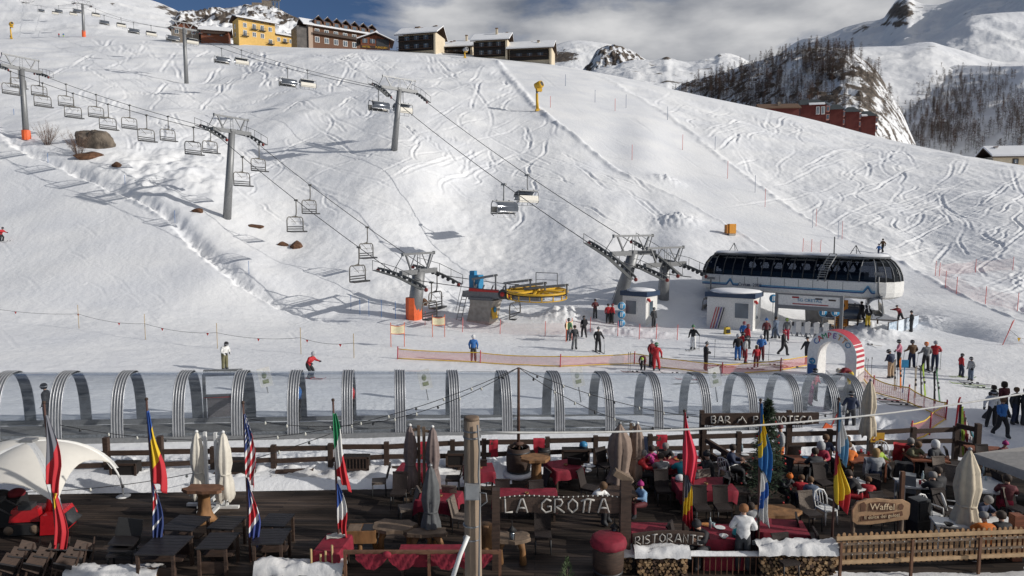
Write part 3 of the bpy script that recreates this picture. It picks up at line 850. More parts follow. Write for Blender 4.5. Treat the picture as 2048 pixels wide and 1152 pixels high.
# ------------------------------------------------------------------ lower station of lift A: concrete foot, beam and yellow bullwheel
t = thing('bullwheel_station', 'open lower lift station with yellow bullwheel on a concrete foot', 'lift station', Vector((WA.x, WA.y, WA.z-.1)), math.atan2(LA.d.y, LA.d.x))
zb_ = 2.55; wl = (Vector((whA.x, whA.y, 0)) - Vector((WA.x, WA.y, 0))).length; zw = whA.z - WA.z + .1
m = MB(); m.prism([(-1.35,0),(.95,0),(1.25,1.7),(1.45,2.1),(-1.0,2.1),(-.95,1.7)], 1.7); m.build('concrete_foot', [M_CONC], t)
m = MB(); m.box((1.9,0,zb_), (7.6,1.1,.55)); m.box((0,.0,zb_-.35), (2.4,1.5,.2)); m.build('beam', [M_GREY], t)
m = MB(); m.box((.3,-.58,zb_+.42), (3.0,.1,.26)); m.build('red_guard', [M_RED], t)
m = MB()
for (a, b, z0, z1) in ((-1.0,1.2,1.35,1.75),(2.2,4.6,1.1,1.45),(3.0,6.0,.8,1.25),(4.2,8.0,.7,1.15)):
    for sy in (-.35,.35): m.bar((a,sy,zb_+z0), (b,sy,zb_+z1), .16, .2)
    m.bar((b,0,zb_+z1), (b,0,zb_+.2), .12); m.bar((a,0,zb_+z0), (a,0,zb_+.2), .12)
for x in (-.8,0,.9,2.0,2.6): m.bar((x,-.45,zb_+.2), (x+.3,-.45,zb_+.9), .1)
m.bar((5.0,.3,zb_+.9), (5.0,.3,zb_+2.1), .06); m.bar((7.0,.3,zb_+.9), (7.0,.3,zb_+2.1), .06); m.bar((5.0,.3,zb_+2.1), (7.0,.3,zb_+2.1), .06); m.bar((5.0,.3,zb_+1.5), (7.0,.3,zb_+1.5), .04)
m.build('gantry_arms', [M_STEEL], t)
for k, x in enumerate((2.3, 2.9)):
    m = MB(); m.lathe([(.1,-.1),(.42,-.1),(.45,0),(.42,.1),(.1,.1)], (x,-.72,zb_+.18-.05*k), 16, 0, axis=rotm(math.pi/2,0,0)); m.lathe([(.2,-.12),(.2,.12)], (x,-.75,zb_+.18-.05*k), 12, 1, axis=rotm(math.pi/2,0,0)); m.build('guide_wheel', [M_DARK, M_RED], t)
R_ = 2.6; tilt = rotm(math.radians(2.5), math.radians(1.5), 0)
wc = Vector((wl, 0, zw))
m = MB()
ring = lambda r, z, n=48: [wc + tilt @ Vector((math.cos(2*math.pi*k/n)*r, math.sin(2*math.pi*k/n)*r, z)) for k in range(n+1)]
m.tube(ring(R_, .08), .10, 6, caps=False); m.tube(ring(R_-.22, .1), .05, 6, caps=False); m.tube(ring(R_-.05, -.50), .05, 6, caps=False)
for k in range(10):
    a = 2*math.pi*k/10; e = Vector((math.cos(a), math.sin(a), 0))
    m.bar(wc + tilt@(e*.3 + Vector((0,0,.1))), wc + tilt@(e*(R_-.1) + Vector((0,0,.08))), .14, .16)
for k in range(16):
    a = 2*math.pi*(k+.5)/16; e = Vector((math.cos(a), math.sin(a), 0)); m.bar(wc + tilt@(e*R_), wc + tilt@(e*(R_-.05) + Vector((0,0,-.5))), .09)
m.lathe([(.4,-.25),(.4,.3),(.2,.35)], wc, 14); m.build('bullwheel', [M_YEL], t)
m = MB(); m.tube(ring(R_+.02, -.06), .05, 6, caps=False); m.build('wheel_lining', [M_BLACK], t)
m = MB(); m.box((-1.1,.55,zb_+1.0), (1.0,.9,1.35)); m.box((-1.35,.45,zb_+1.85), (.5,.5,.4)); m.build('blue_cabinet', [M_BLUE], t)
m = MB()
for s_ in (-.25,.25): m.bar((-2.1+s_,-1.0,0), (-1.6+s_,-.5,zb_+.3), .06)
for k in range(9): f = (k+.5)/9; m.bar((-2.35+.5*f,-1.0+.5*f,(zb_+.3)*f), (-1.85+.5*f,-1.0+.5*f,(zb_+.3)*f), .05)
m.bar((-2.35,-1.0,1.0),(-1.9,-.5,zb_+1.3),.04)
m.build('ladder', [M_STEEL], t)
m = MB(); m.box((1.28,-.4,1.0), (.05,.9,1.0), rot=(0,math.radians(-8),0)); m.build('warning_sign', [M_YEL], t)
m = MB(); m.lathe([(.25,0),(.25,.03)], (1.34,-.4,1.3), 14, axis=rotm(0,math.pi/2,0)); m.build('round_sign', [M_BLUE], t)

# ------------------------------------------------------------------ glazed upper-deck station of lift B
ax = Vector((st_r.x-st_l.x, st_r.y-st_l.y, 0)); SL = ax.length; rzS = math.atan2(ax.y, ax.x)
gz = .0
t = thing('lift_station', 'long white lift station with a dark curved glass upper half', 'lift station', (st_l.x, st_l.y, gz), rzS)
DW = 5.4
def plan(inset, endx=2.6):
    """rounded plan: front y=0, back y=DW, x 0..SL"""
    pts = []
    n = 9; cy = DW/2
    for k in range(n+1):      # right end, front to back
        a = -math.pi/2 + math.pi*k/n
        pts.append(Vector((SL-endx + (endx-inset)*max(0,math.cos(a))**.7, cy + (cy-inset)*math.sin(a), 0)))
    for k in range(n+1):
        a = math.pi/2 + math.pi*k/n
        pts.append(Vector((endx*.8 - (endx*.8-inset)*max(0,-math.cos(a))**.7, cy + (cy-inset)*math.sin(a), 0)))
    # fill the long front
    front0, front1 = pts[-1], pts[0]
    for k in range(1, 14): pts.append(front0.lerp(front1, k/14))
    return pts
def loft(levels, mi=0):
    m = MB(); rows = [[p + Vector((0,0,z)) for p in plan(i)] for (i, z) in levels]
    m.grid(rows, mi, False, True); return m, rows
m, r = loft([(1.3,2.72),(.45,2.82),(.10,3.02),(0,3.4),(0,4.2),(.1,4.27)])
m.add(r[0], [tuple(reversed(range(len(r[0]))))]); m.build('hull', [M_WHITE], t)
M_SGLASS = bpy.data.materials.new('smoked_station_glass'); M_SGLASS.use_nodes = True
_t = M_SGLASS.node_tree; _t.nodes.clear()
_a = _t.nodes.new('ShaderNodeBsdfTransparent'); _a.inputs['Color'].default_value = (.24,.26,.30,1)
_b = _t.nodes.new('ShaderNodeBsdfGlossy'); _b.inputs['Roughness'].default_value = .05; _b.inputs['Color'].default_value = (.7,.75,.8,1)
_c = _t.nodes.new('ShaderNodeFresnel'); _c.inputs['IOR'].default_value = 1.45
_d = _t.nodes.new('ShaderNodeMixShader'); _e = _t.nodes.new('ShaderNodeOutputMaterial')
_t.links.new(_c.outputs[0], _d.inputs[0]); _t.links.new(_a.outputs[0], _d.inputs[1]); _t.links.new(_b.outputs[0], _d.inputs[2]); _t.links.new(_d.outputs[0], _e.inputs['Surface'])
M_DGLASS = mat('dark_station_glass', (.022,.026,.034), .07, spec=.75, var=.5, scale=.5)
m, r = loft([(.10,4.27),(.17,4.75),(.38,5.3),(.76,5.8),(1.25,6.12)]); m.build('glazing', [M_SGLASS], t)
prof = [(.07,4.27),(.14,4.75),(.35,5.3),(.73,5.81),(1.22,6.14)]
pl = [plan(i) for i, z in prof]
for q in (range(0,10), range(10,20)):
    m = MB()
    for j in q: m.tube([pl[k][j] + Vector((0,0,prof[k][1])) for k in range(5)], .045, 4)
    m.build('end_mullions', [M_GREY], t)
m = MB()
for j in range(20, 33): m.tube([pl[k][j] + Vector((0,0,prof[k][1])) for k in range(5)], .05, 4)
m.build('front_mullions', [M_DARK], t)
m, r = loft([(1.10,6.10),(1.05,6.2),(1.2,6.28)]); m.add(r[-1], [tuple(range(len(r[-1])))]); m.build('roof', [M_GREY], t)
m = MB(); rr = [[p + Vector((0, .25*math.sin(p.x*2.1)+.1*math.sin(p.x*5), z)) for p in plan(i)] for (i, z) in ((1.15,6.283),(1.3,6.42),(1.9,6.48))]; m.grid(rr, 0, True, True); m.add(rr[-1], [tuple(range(len(rr[-1])))]); m.build('roof_snow', [M_ROOFSNOW], t)
m = MB(); m.box((SL/2, DW/2, 4.32), (SL-3.2, DW-1.0, .08)); m.box((SL/2, DW/2, 5.98), (SL-4.4, DW-2.2, .25)); m.box((SL*.48, DW*.5, 4.6), (SL*.72, 1.3, .5)); m.box((SL*.16, DW*.5, 5.3), (2.2,2.0,1.2))
for k in range(19):
    x = 2.4 + (SL-6.0)*k/18; m.bar((x, DW-1.3, 4.35), (x + (.75 if k % 2 else -.75), DW-1.6, 5.95), .2); m.bar((x, 1.3, 4.35), (x + (.75 if k % 2 else -.75), 1.7, 5.95), .12)
m.build('machinery', [M_DARK], t)
# panel joints, blue line with the peak sign, name
m = MB()
for k in range(1, 11):
    x = 1.5 + (SL-4.1)*k/11; m.bar((x,-.006,3.42), (x,-.006,4.18), .025, .02)
m.build('panel_joints', [M_DARK], t)
m = MB()
def strip(x0, z0, x1, z1, w, mi, y=-.014): m.bar((x0,y,z0), (x1,y,z1), .012, w, mi)
px0, px1, xt0, xt1 = SL*.215, SL*.915, SL*.262, SL*.375
for dz_, mi in ((0,0),(.12,1)):
    z0 = 3.36 + dz_
    strip(.95, z0, px0-.35, z0, .10, mi); strip(px0-.35, z0, px0, z0+.48, .10, mi); strip(px0, z0+.48, px0+.3, z0, .10, mi); strip(px0+.3, z0, xt0, z0, .10, mi)
    strip(xt1, z0, px1-.75, z0, .10, mi); strip(px1-.75, z0, px1-.4, z0+.48, .10, mi); strip(px1-.4, z0+.48, px1-.1, z0, .10, mi); strip(px1-.1, z0, px1+.15, z0+.03, .10, mi)
m.build('blue_line', [mat('deep_blue_line', (.015,.07,.22), .5), mat('light_blue_line', (.10,.33,.52), .5)], t)
for tx, f_ in (('Cretaz',.27),('m. 2009',.76)): letters('name_lettering', tx, .42, TM((xt0+(xt1-xt0)*f_, -.02, 3.45)), mat('navy_letters', (.02,.03,.08), .5), t)
for x in (3.2, SL*.62): m = MB(); m.box((x+.2, DW/2, 1.3), (1.9, 1.6, 2.8), taper=(1.15, 1.2)); m.build('concrete_pillar', [M_CONC], t)
m = MB()
lx = SL*.70
for s_ in (-.3,.3): m.tube([(lx+s_-.25,-.28,4.15),(lx+s_,.0,5.4),(lx+s_+.3,.85,6.45)], .05, 5)
for k in range(11):
    f = k/10; m.bar((lx-.55+.55*f, -.28+1.1*f*f, 4.55+1.9*f), (lx+.05+.55*f, -.28+1.1*f*f, 4.55+1.9*f), .07)
m.build('roof_ladder', [M_STEEL], t)
m = MB(); m.tube([(lx+.1,1.6,6.3),(lx+.1,1.6,7.9)], .05, 5); m.build('mast', [M_DARK], t)
for x in (SL*.18, SL*.80):
    m = MB()
    for dx in (-.5,.5,0): m.tube([(x+dx,1.8+.4*(dx==0),6.3),(x,1.9,7.2)], .03, 4)
    m.build('roof_tripod', [M_DARK], t)
for k, xx in enumerate((SL-3.4, SL-1.6)):
    pass
# a chair waiting under each end of the station
def st_pt(x, y, z): return Matrix.Rotation(rzS, 3, 'Z') @ Vector((x,y,z)) + Vector((st_l.x, st_l.y, gz))
dup(prf, W(1756, 585, 55) + Vector((0,0,1.5)), rzS - math.radians(70), 'silver bubble chair swinging round under the right end of the station')
dup(prf, W(1421, 590, 64) + Vector((0,0,1.6)), rzS + math.radians(100), 'dark bubble chair half hidden behind the right white hut')
dup(prb, W(1686, 607, 57.5) + Vector((0,0,1.8)), rzS + math.radians(10), 'bubble chair on the dark platform beside the orange notice')

# ------------------------------------------------------------------ attendants' huts
def hut(label, u, v, rz, w, d, h, skirack=False):
    B = T(u, v)
    t = thing('lift_hut', label, 'hut', B - Vector((0,0,.15)), rz)
    m = MB(); m.box((-w/2+0, d/2, h/2), (w, d, h)); m.build('wall', [M_WHITE], t)
    m = MB(); m.box((-w/2, d/2, h+.18), (w+.35, d+.35, .42)); m.build('roof_band', [mat('navy_band', (.025,.05,.10), .5)], t)
    m = MB(); m.lathe([(.9*w/2*1.25,0),(.85*w/2*1.2,.14),(.5*w/2,.24)], (-w/2, d/2, h+.392), 14, wob=.08); m.build('roof_snow', [M_ROOFSNOW], t)
    def window(x, z, ww, hh, side):
        m = MB()
        if side == 'f':
            m.box((x,-.02,z), (ww,.05,hh)); mm = MB(); mm.box((x,-.05,z), (ww-.14,.03,hh-.14))
        else:
            m.box((.02,x,z), (.05,ww,hh)); mm = MB(); mm.box((.05,x,z), (.03,ww-.14,hh-.14))
        f = m.build('window', [M_WHITE], t); mm.build('pane', [M_GLASS], f)
    window(-w*.62 if not skirack else -w*.24, h*.62, w*.5 if not skirack else w*.32, h*.48, 'f')
    window(d*.42, h*.6, d*.36, h*.5, 's')
    m = MB(); m.box((.05,.35*0+d*.12,h*.9), (.3,.2,.2)); m.ball((.2,d*.12,h*.9-.1), .13); m.build('lamp', [M_RED], t)
    return t
hut('left white hut with navy roof band near the two red jackets', 1291, 652, math.radians(-38), 2.3, 2.2, 2.75)
h2 = hut('right white hut with skis leaning on its wall', 1505, 662, math.radians(-33), 3.9, 2.6, 2.9, True)
hb = h2.location
for k, (c, nm) in enumerate((((.5,.02,.05),'red'),((.45,.03,.04),'dark red'),((.04,.04,.3),'blue'),((.03,.03,.03),'black'))):
    m = MB(); x = -3.1 + .22*k
    m.bar((x-.3,-.55,.2), (x+.05,-.12,2.0), .10, .035)
    o = m.build('ski', [mat('ski_'+nm.replace(' ','_'), c, .35)], None); o.matrix_world = h2.matrix_world
    o.location = hb; o.rotation_euler = h2.rotation_euler
    tag(o, f'{nm} ski leaning on the wall of the right white hut', 'ski', 'skis leaning on the hut wall')
# ------------------------------------------------------------------ entrance portal with name board
pl_, pr_ = T(1551, 690), T(1680, 692)
pv = Vector((pr_.x-pl_.x, pr_.y-pl_.y, 0))
pl_ = Gz(1551, 678, -.05); pr_ = Gz(1680, 690, -.05); pv = pr_-pl_
t = thing('entrance_portal', 'grey portal with white lift name board above the ski pass gates', 'sign portal', pl_, math.atan2(pv.y, pv.x))
PL = pv.length
m = MB(); m.box((0,0,1.85), (.22,.25,3.7)); m.box((PL,0,1.85), (.22,.25,3.7)); m.box((PL/2,0,3.62), (PL,.22,.12)); m.box((PL/2,0,2.62), (PL,.22,.28)); m.build('frame', [M_GREY], t)
m = MB(); m.box((PL/2,-.02,3.16), (PL-.24,.12,.80)); m.build('name_board', [M_WHITE], t)
letters('board_lettering', 'SG CRETAZ', .34, TM((PL/2+.1,-.095,3.2)), mat('blue_letters', (.06,.22,.38), .5), t)
m = MB(); m.box((PL*.53,-.09,2.9), (PL*.55,.02,.07), 0); m.box((PL*.3,-.09,3.4), (.5,.02,.12), 0); m.box((PL*.66,-.09,3.36), (.5,.02,.12), 1); m.box((PL*.86,-.09,3.32), (.5,.02,.12), 1); m.build('indicator_bars', [mat('deep_red', (.32,.02,.02), .5), mat('brown_black', (.05,.03,.025), .5)], t)
def round_sign(label, u, v, Y, n=1, square=False, post=True):
    c = W(u, v, Y); g = on(c.x, c.y); t = thing('round_sign', label, 'sign', g, 0)
    h = c.z - g.z
    if post:
        m = MB(); m.tube([(0,.05,-.1),(0,.05,h)], .03, 6); m.build('post', [M_STEEL], t)
    for k in range(n):
        z = h - .75*k
        m = MB(); m.lathe([(.34,0),(.34,.03)], (0,-.0,z), 18, axis=rotm(math.pi/2,0,0)); d = m.build('disc', [M_BLUE], t)
        m = MB(); m.lathe([(.36,0),(.36,.02),(.31,.021)], (0,.02,z), 18, axis=rotm(math.pi/2,0,0)); m.build('rim', [M_WHITE], d)
        m = MB(); m.bar((-.06,-.04,z-.2), (-.06,-.04,z+.2), .06, .02); m.bar((.07,-.04,z-.2), (.07,-.04,z+.2), .06, .02); m.build('pictogram', [M_WHITE], d)
round_sign('blue round sign on the left post of the portal', 1547, 597, 55.5)
round_sign('blue round sign on a post by the brown pillar', 1646, 625, 56)
round_sign('blue round sign on the right post of the portal', 1671, 624, 53.6)
round_sign('three blue round signs on one post beside the left white hut', 1243, 612, 59, 3)
for i, u in enumerate((1578, 1597, 1615, 1633, 1652)):
    B = Gz(u, 672 + i*1.2, -.05)
    t = thing('ski_pass_gate', f'{ORD[i]} white ski pass gate from the left post of the portal', 'turnstile', B, math.radians(-28), 'ski pass gates')
    m = MB(); m.prism([(-.20,.35),(.14,.35),(.2,1.2),(.06,1.28),(-.22,1.18)], .22, rotm(0,0,0).to_4x4()); m.build('housing', [M_WHITE], t)
    m = MB(); m.box((-.1,0,.2), (.14,.2,.5)); m.bar((.1,0,.4),(.3,-.1,.02),.04); m.bar((-.1,0,.4),(-.25,-.1,.02),.04); m.build('stand', [M_GREY], t)
    m = MB(); m.box((.27,.0,1.02), (.14,.2,.3)); m.build('reader', [M_DARK], t)
c = W(1683, 612, 56.8)
t = thing('notice_board', 'tall orange notice board on the brown pillar under the station', 'sign', (c.x, c.y, 0), rzS*.3)
m = MB(); m.box((0,0,1.55), (1.0,.06,2.2)); m.build('board', [mat('orange_board', (.55,.20,.02), .6)], t)
m = MB()
for k in range(6): m.box((0,-.035,.75+.16*k), (.8,.02,.06))
m.lathe([(.25,0),(.25,.02),(.15,.021)], (0,-.03,2.2), 16, axis=rotm(math.pi/2,0,0)); m.build('printed_lines', [mat('brown_black', (.05,.03,.025))], t)
m = MB(); m.box((-.42,.06,.3),(.08,.05,.6)); m.box((.42,.06,.3),(.08,.05,.6)); m.build('leg', [M_DWOOD], t)
# boarding platform, rail and banners
P0 = Gz(1688, 664, 0)
t = thing('boarding_platform', 'brown timber boarding platform with a dark rail below the station', 'platform', P0, math.radians(-12))
m = MB(); m.box((1.6,1.0,.15), (4.4,2.6,.3)); m.build('decking', [mat('tan_boards', (.36,.23,.14), .8, var=.25, scale=3, stretch=(1,8,1))], t)
m = MB()
for x in (-.6, .9, 2.4, 3.9): m.box((x,-.45,.7), (.1,.1,1.0))
m.bar((-.6,-.45,1.15),(3.9,-.45,1.15),.08); m.build('rail', [M_DWOOD], t)
b0, b1 = Gz(1776, 674, 0), Gz(1836, 656, 0)
bv = b1-b0; bn = bv.length/4
for k in range(4):
    t = thing('banner', ['blue and white banner at the left end of the banner row','white banner second along the banner row','blue banner third along the banner row','pale banner at the far right of the banner row'][k], 'banner', b0 + bv*(k/4), math.atan2(bv.y, bv.x), 'banners on the platform edge')
    m = MB(); m.box((bn/2,0,.62), (bn*.96,.03,1.0)); m.build('cloth', [[mat('banner_blue',(.13,.30,.50),.6,var=.5,scale=3,color2=(.6,.68,.75)), mat('banner_white',(.62,.68,.74),.6,var=.2,scale=3), mat('banner_sky',(.20,.36,.55),.6,var=.5,scale=4,color2=(.7,.75,.8)), mat('banner_pale',(.55,.62,.70),.6,var=.2,scale=2)][k]], t)
    m = MB(); m.bar((0,.03,-.1),(0,.03,1.2),.05); m.bar((0,.03,1.14),(bn,.03,1.14),.04); m.build('frame', [M_DWOOD], t)
# loading carpet of lift A
q0, q1 = Gz(990, 636, .12), Gz(1150, 650, .12)
t = thing('loading_carpet', 'reddish loading carpet with black edge behind the bullwheel foot', 'platform', q0, math.atan2(q1.y-q0.y, q1.x-q0.x)*.6)
m = MB(); m.box((3.6,.8,.0), (9.5,2.6,.22)); m.build('carpet', [mat('carpet_red', (.42,.20,.16), .85)], t)
m = MB(); m.box((3.6,2.16,.12), (9.7,.12,.4)); m.build('edge', [M_BLACK], t)
m = MB(); m.box((3.6,-.56,.0), (9.7,.12,.3)); m.build('front_edge', [mat('deep_red', (.32,.02,.02))], t)
# ------------------------------------------------------------------ buildings on the brow
def facade(u0, v0, Y0, u1, ang):
    p = W(u0, v0, Y0); a = math.radians(ang); c, s = math.cos(a), math.sin(a)
    r = ray(u1, v0); k = r[0]/r[1]
    L_ = (k*p.y - p.x) / (c - k*s)
    return p, L_, a
def win(t, x, z, w, h, frame=True, y=0.0, side=None, m_f=None, balc=False):
    """window: frame part with a pane; side 'r' or 'l' puts it on a gable wall at depth x"""
    m = MB(); mm = MB()
    if side is None:
        m.box((x, y-.06, z), (w+.36, .10, h+.36)); mm.box((x, y-.13, z), (w, .05, h)); mm.bar((x,y-.165,z-h/2),(x,y-.165,z+h/2),.12,.03,1)
    else:
        m.box((side[0], x, z), (.10, w+.36, h+.36)); mm.box((side[0]+side[1]*.07, x, z), (.05, w, h))
    f = m.build('window', [m_f or M_WHITE], t); mm.build('pane', [M_GLASS, M_WHITE], f)
    if balc:
        b = MB(); b.box((x, y-.6, z-h/2-.25), (w+1.6, 1.1, .14))
        b.bar((x-w/2-.75,y-1.1,z-h/2+.75),(x+w/2+.75,y-1.1,z-h/2+.75),.08)
        n = 9
        for k in range(n): xx = x-w/2-.75+(w+1.5)*k/(n-1); b.bar((xx,y-1.1,z-h/2-.2),(xx,y-1.1,z-h/2+.75),.05)
        b.build('balcony', [M_DARK], t)
def gable_roof(t, x0, x1, y0, y1, z, rise, over=.7, along='x', mats=None, ridge=.5, th=.28, snow=True, name='roof'):
    """two-slope roof; ridge runs along x (or y)"""
    m = MB(); ms = MB()
    X0, X1, Y0, Y1 = x0-over, x1+over, y0-over, y1+over
    if along == 'x':
        ym = y0 + (y1-y0)*ridge
        zf = z - rise*over/max(.1,(ym-y0)); zbk = z - rise*over/max(.1,(y1-ym))
        P = [(X0,Y0,zf),(X1,Y0,zf),(X1,ym,z+rise),(X0,ym,z+rise),(X1,Y1,zbk),(X0,Y1,zbk)]
    else:
        xm = (x0+x1)/2; zf = z - rise*over/max(.1,(xm-x0))
        P = [(X0,Y1,zf),(X0,Y0,zf),(xm,Y0,z+rise),(xm,Y1,z+rise),(X1,Y0,zf),(X1,Y1,zf)]
    def slab(mm, a, lo, hi, mi=0):
        n = len(a); mm.add([Vector(p)+Vector((0,0,lo)) for p in a]+[Vector(p)+Vector((0,0,hi)) for p in a], [tuple(reversed(range(n))), tuple(range(n,2*n))]+[(j,(j+1)%n,n+(j+1)%n,n+j) for j in range(n)], mi)
    for q in ((0,1,2,3),(3,2,4,5)):
        slab(m, [P[i] for i in q], 0, th)
        if snow: slab(ms, [tuple(Vector(P[i])*1.0) for i in q], th+.003, th+.38)
    r = m.build(name, mats or [M_DWOOD], t)
    if snow: ms.build('roof_snow', [M_ROOFSNOW], t)
    return r
def body(t, x0, x1, y0, y1, h, m_, rise=0, along='y', z0=-3.0, name='wall'):
    m = MB(); m.box(((x0+x1)/2,(y0+y1)/2,(h+z0)/2), (x1-x0, y1-y0, h-z0))
    if rise:
        if along == 'x': m.prism([(y0,h),(y1,h),((y0+y1)/2,h+rise)], x1-x0-.02, Matrix.Translation(((x0+x1)/2,0,0)) @ Matrix.Rotation(math.pi/2,4,'Z'))
        else: m.prism([(x0,h),(x1,h),((x0+x1)/2,h+rise)], y1-y0-.02, Matrix.Translation((0,(y0+y1)/2,0)))
    return m.build(name, [m_], t)
# yellow hotel
p, L1, a = facade(478, 81, 290, 551, 38)
t = thing('yellow_hotel', 'yellow hotel with white framed windows and snow roof on the brow', 'building', p, a)
body(t, 0, L1, 0, 8.0, 9.3, M_YWALL)
gable_roof(t, 0, L1, 0, 8.0, 9.3, 1.4, over=1.2)
for k, f in enumerate((.17,.42,.64,.86)):
    win(t, L1*f, 6.6, 1.15, 1.9 if k in (1,2) else 1.5, balc=k in (1,2)); win(t, L1*f, 3.4 if k != 3 else 1.6, 1.15, 2.0 if k == 0 else 1.6, balc=k in (0,3)); win(t, L1*f, 8.75, 1.0, .4, m_f=M_YWALL)
for z in (3.2, 6.6): win(t, 4.6, z, 1.1, 1.5, side=(-.06,-1))
p2, L2, a2 = facade(551, 84, 290 + L1*math.sin(a), 597, 38)
body(t, L1+.05, L1+L2, .3, 7.5, 5.2, M_YWALL, name='wing_wall')
gable_roof(t, L1+.8, L1+L2, .3, 7.5, 5.2, 1.2, over=.7, name='wing_roof')
for f in (.15,.42,.68,.9): win(t, L1+L2*f, 3.2, 1.0, 1.4, y=.3, balc=abs(f-.42)<.01)
# brown hotel with seven gabled dormers
p, L1, a = facade(626, 88, 283, 757, 33)
t = thing('brown_hotel', 'long brown timber hotel with a row of gabled dormers', 'building', p, a)
body(t, 0, L1, 0, 10, 7.4, M_MWOOD)
m = MB(); m.box((-.9,5,2.2), (1.7,10.4,10.4)); m.build('end_wall', [mat('beige_render', (.42,.32,.25), .8)], t)
gable_roof(t, -3, L1, 0, 10, 7.4, 3.0, over=1.0)
m = MB(); m.box((-4.0,4.5,2.0), (4.5,8,9)); m.build('glazed_side', [mat('dark_glass_timber', (.07,.06,.055), .4, var=.5, scale=.7)], t)
for k in range(7):
    x = L1*(k+.62)/7.4
    m = MB(); m.box((x,1.2,8.5), (L1/9.2,2.6,2.2)); d = m.build('dormer', [M_MWOOD], t)
    mm = MB(); w = L1/7.4
    mm.prism([(-w*.52,9.3),(0,11.0),(w*.52,9.3),(w*.52,9.65),(0,11.4),(-w*.52,9.65)], 4.2, Matrix.Translation((x,1.4,0))); mm.build('dormer_roof', [M_DWOOD], d)
    ms = MB(); ms.prism([(-w*.50,9.70),(0,11.42),(w*.50,9.70),(w*.46,9.85),(0,11.6),(-w*.46,9.85)], 3.9, Matrix.Translation((x,1.5,0))); ms.build('dormer_snow', [M_ROOFSNOW], d)
    mm = MB(); mm.box((x,-.14,8.6), (1.5,.08,1.3)); mm.build('dormer_window', [M_GLASS], d)
for k in range(7):
    for z in (5.1, 2.0):
        win(t, L1*(k+.45)/7.2, z, 1.5, 1.9)
m = MB(); m.box((L1/2,-.55,4.0), (L1,1.1,.12)); m.box((L1/2,-1.05,4.5), (L1,.08,.9)); m.build('balcony', [M_DWOOD], t)
# entrance pavilion with the name
p, L1, a = facade(722, 97, 272, 780, 14)
t = thing('hotel_pavilion', 'timber entrance pavilion of the brown hotel with yellow lettering', 'building', p, a)
body(t, 0, L1, 0, 8, 3.6, M_RWOOD, 2.0)
gable_roof(t, 0, L1, 0, 8, 3.6, 2.2, over=1.6, along='y')
m = MB(); m.box((L1*.75,-.05,2.6), (L1*.44,.14,2.9)); m.build('open_porch', [M_DARK], t)
for f in (.14,.40): win(t, L1*f, 3.0, 1.9, 1.6, m_f=M_RWOOD)
m = MB(); m.box((L1*.5,-.2,.75), (L1*.98,.1,1.05)); m.build('sign_board', [M_DWOOD], t)
letters('hotel_name', 'HOTEL', 1.0, TM((L1*.18,-.28,.72)), mat('yellow_letters', (.75,.42,.02), .5), t)
letters('hotel_name', 'FURGGEN', 1.0, TM((L1*.70,-.28,.72)), MATS['yellow_letters'], t)
# terraced houses
def townhouse(label, u0, v0, Y0, u1, ang, h, d, rows, bays, chim, rise=3.4, side=True):
    p, L1, a = facade(u0, v0, Y0, u1, ang)
    t = thing('terraced_house', label, 'building', p, a, 'terraced houses on the brow')
    body(t, 0, L1, .0, d, h, M_CREAM)
    gable_roof(t, 0, L1, -1.2, d, h, rise, over=.8, ridge=.62)
    m = MB(); m.box((L1*.47,-.25,h*.45), (L1*.9,.6,h*.92)); m.build('timber_front', [mat('black_brown_timber', (.018,.014,.013), .7, var=.4, scale=1.5)], t)
    m = MB(); m.box((L1-.35,-.75,h/2-1), (.7,1.5,h+2)); m.build('end_pillar', [M_CREAM], t)
    for r_ in range(rows):
        z = h*(.25 + .5*r_/max(1, rows-1)) if rows > 1 else h*.45
        for b in range(bays):
            win(t, L1*(.12 + .74*(b+.5)/bays), z, L1*.12, h*.24, y=-.56, m_f=M_DARK)
        m = MB(); m.box((L1*.45,-1.1,z-h*.17), (L1*.86,1.1,.12)); m.bar((0,-1.6,z-h*.03),(L1*.9,-1.6,z-h*.03),.12); 
        for k in range(14): m.bar((L1*.9*k/13,-1.6,z-h*.17),(L1*.9*k/13,-1.6,z-h*.03),.07)
        m.build('balcony', [M_DWOOD], t)
    for (f, yy, zz, hh) in chim:
        zz += .9
        m = MB(); m.box((L1*f, d*yy, h+zz+hh/2), (.75,.75,hh)); c = m.build('chimney', [M_CREAM], t)
        m = MB(); m.box((L1*f, d*yy, h+zz+hh+.12), (.95,.95,.3)); m.build('cap', [M_MWOOD], c)
    return t
townhouse('terraced house furthest left with a tall cream gable', 797, 104, 262, 874, -14, 5.9, 9, 2, 3, [(.36,.5,1.2,1.6),(.44,.45,1.2,1.5),(.52,.5,1.2,1.2),(.82,.55,1.4,1.4),(.88,.5,1.2,1.6)])
townhouse('low terraced house with one tall chimney behind the covered snow gun', 880, 110, 268, 946, -8, 2.6, 9, 1, 3, [(.3,.3,.4,1.4),(.38,.4,.5,1.8),(.75,.4,.6,3.6)], 3.4)
townhouse('middle terraced house with three dark bays under snow roof', 947, 115, 255, 1016, -10, 5.6, 9, 2, 3, [(.12,.6,1.2,1.5),(.62,.4,1.0,3.2),(.60,.7,1.4,1.4),(.9,.6,1.4,1.6)])
townhouse('terraced house furthest right where the groomed run begins', 1018, 122, 252, 1104, -10, 3.9, 9, 1, 3, [(.1,.5,1.,1.2),(.16,.5,1.,1.2),(.5,.5,1.,1.4),(.66,.3,.7,1.6),(.82,.6,1.,1.4),(.9,.6,1.,1.5)])
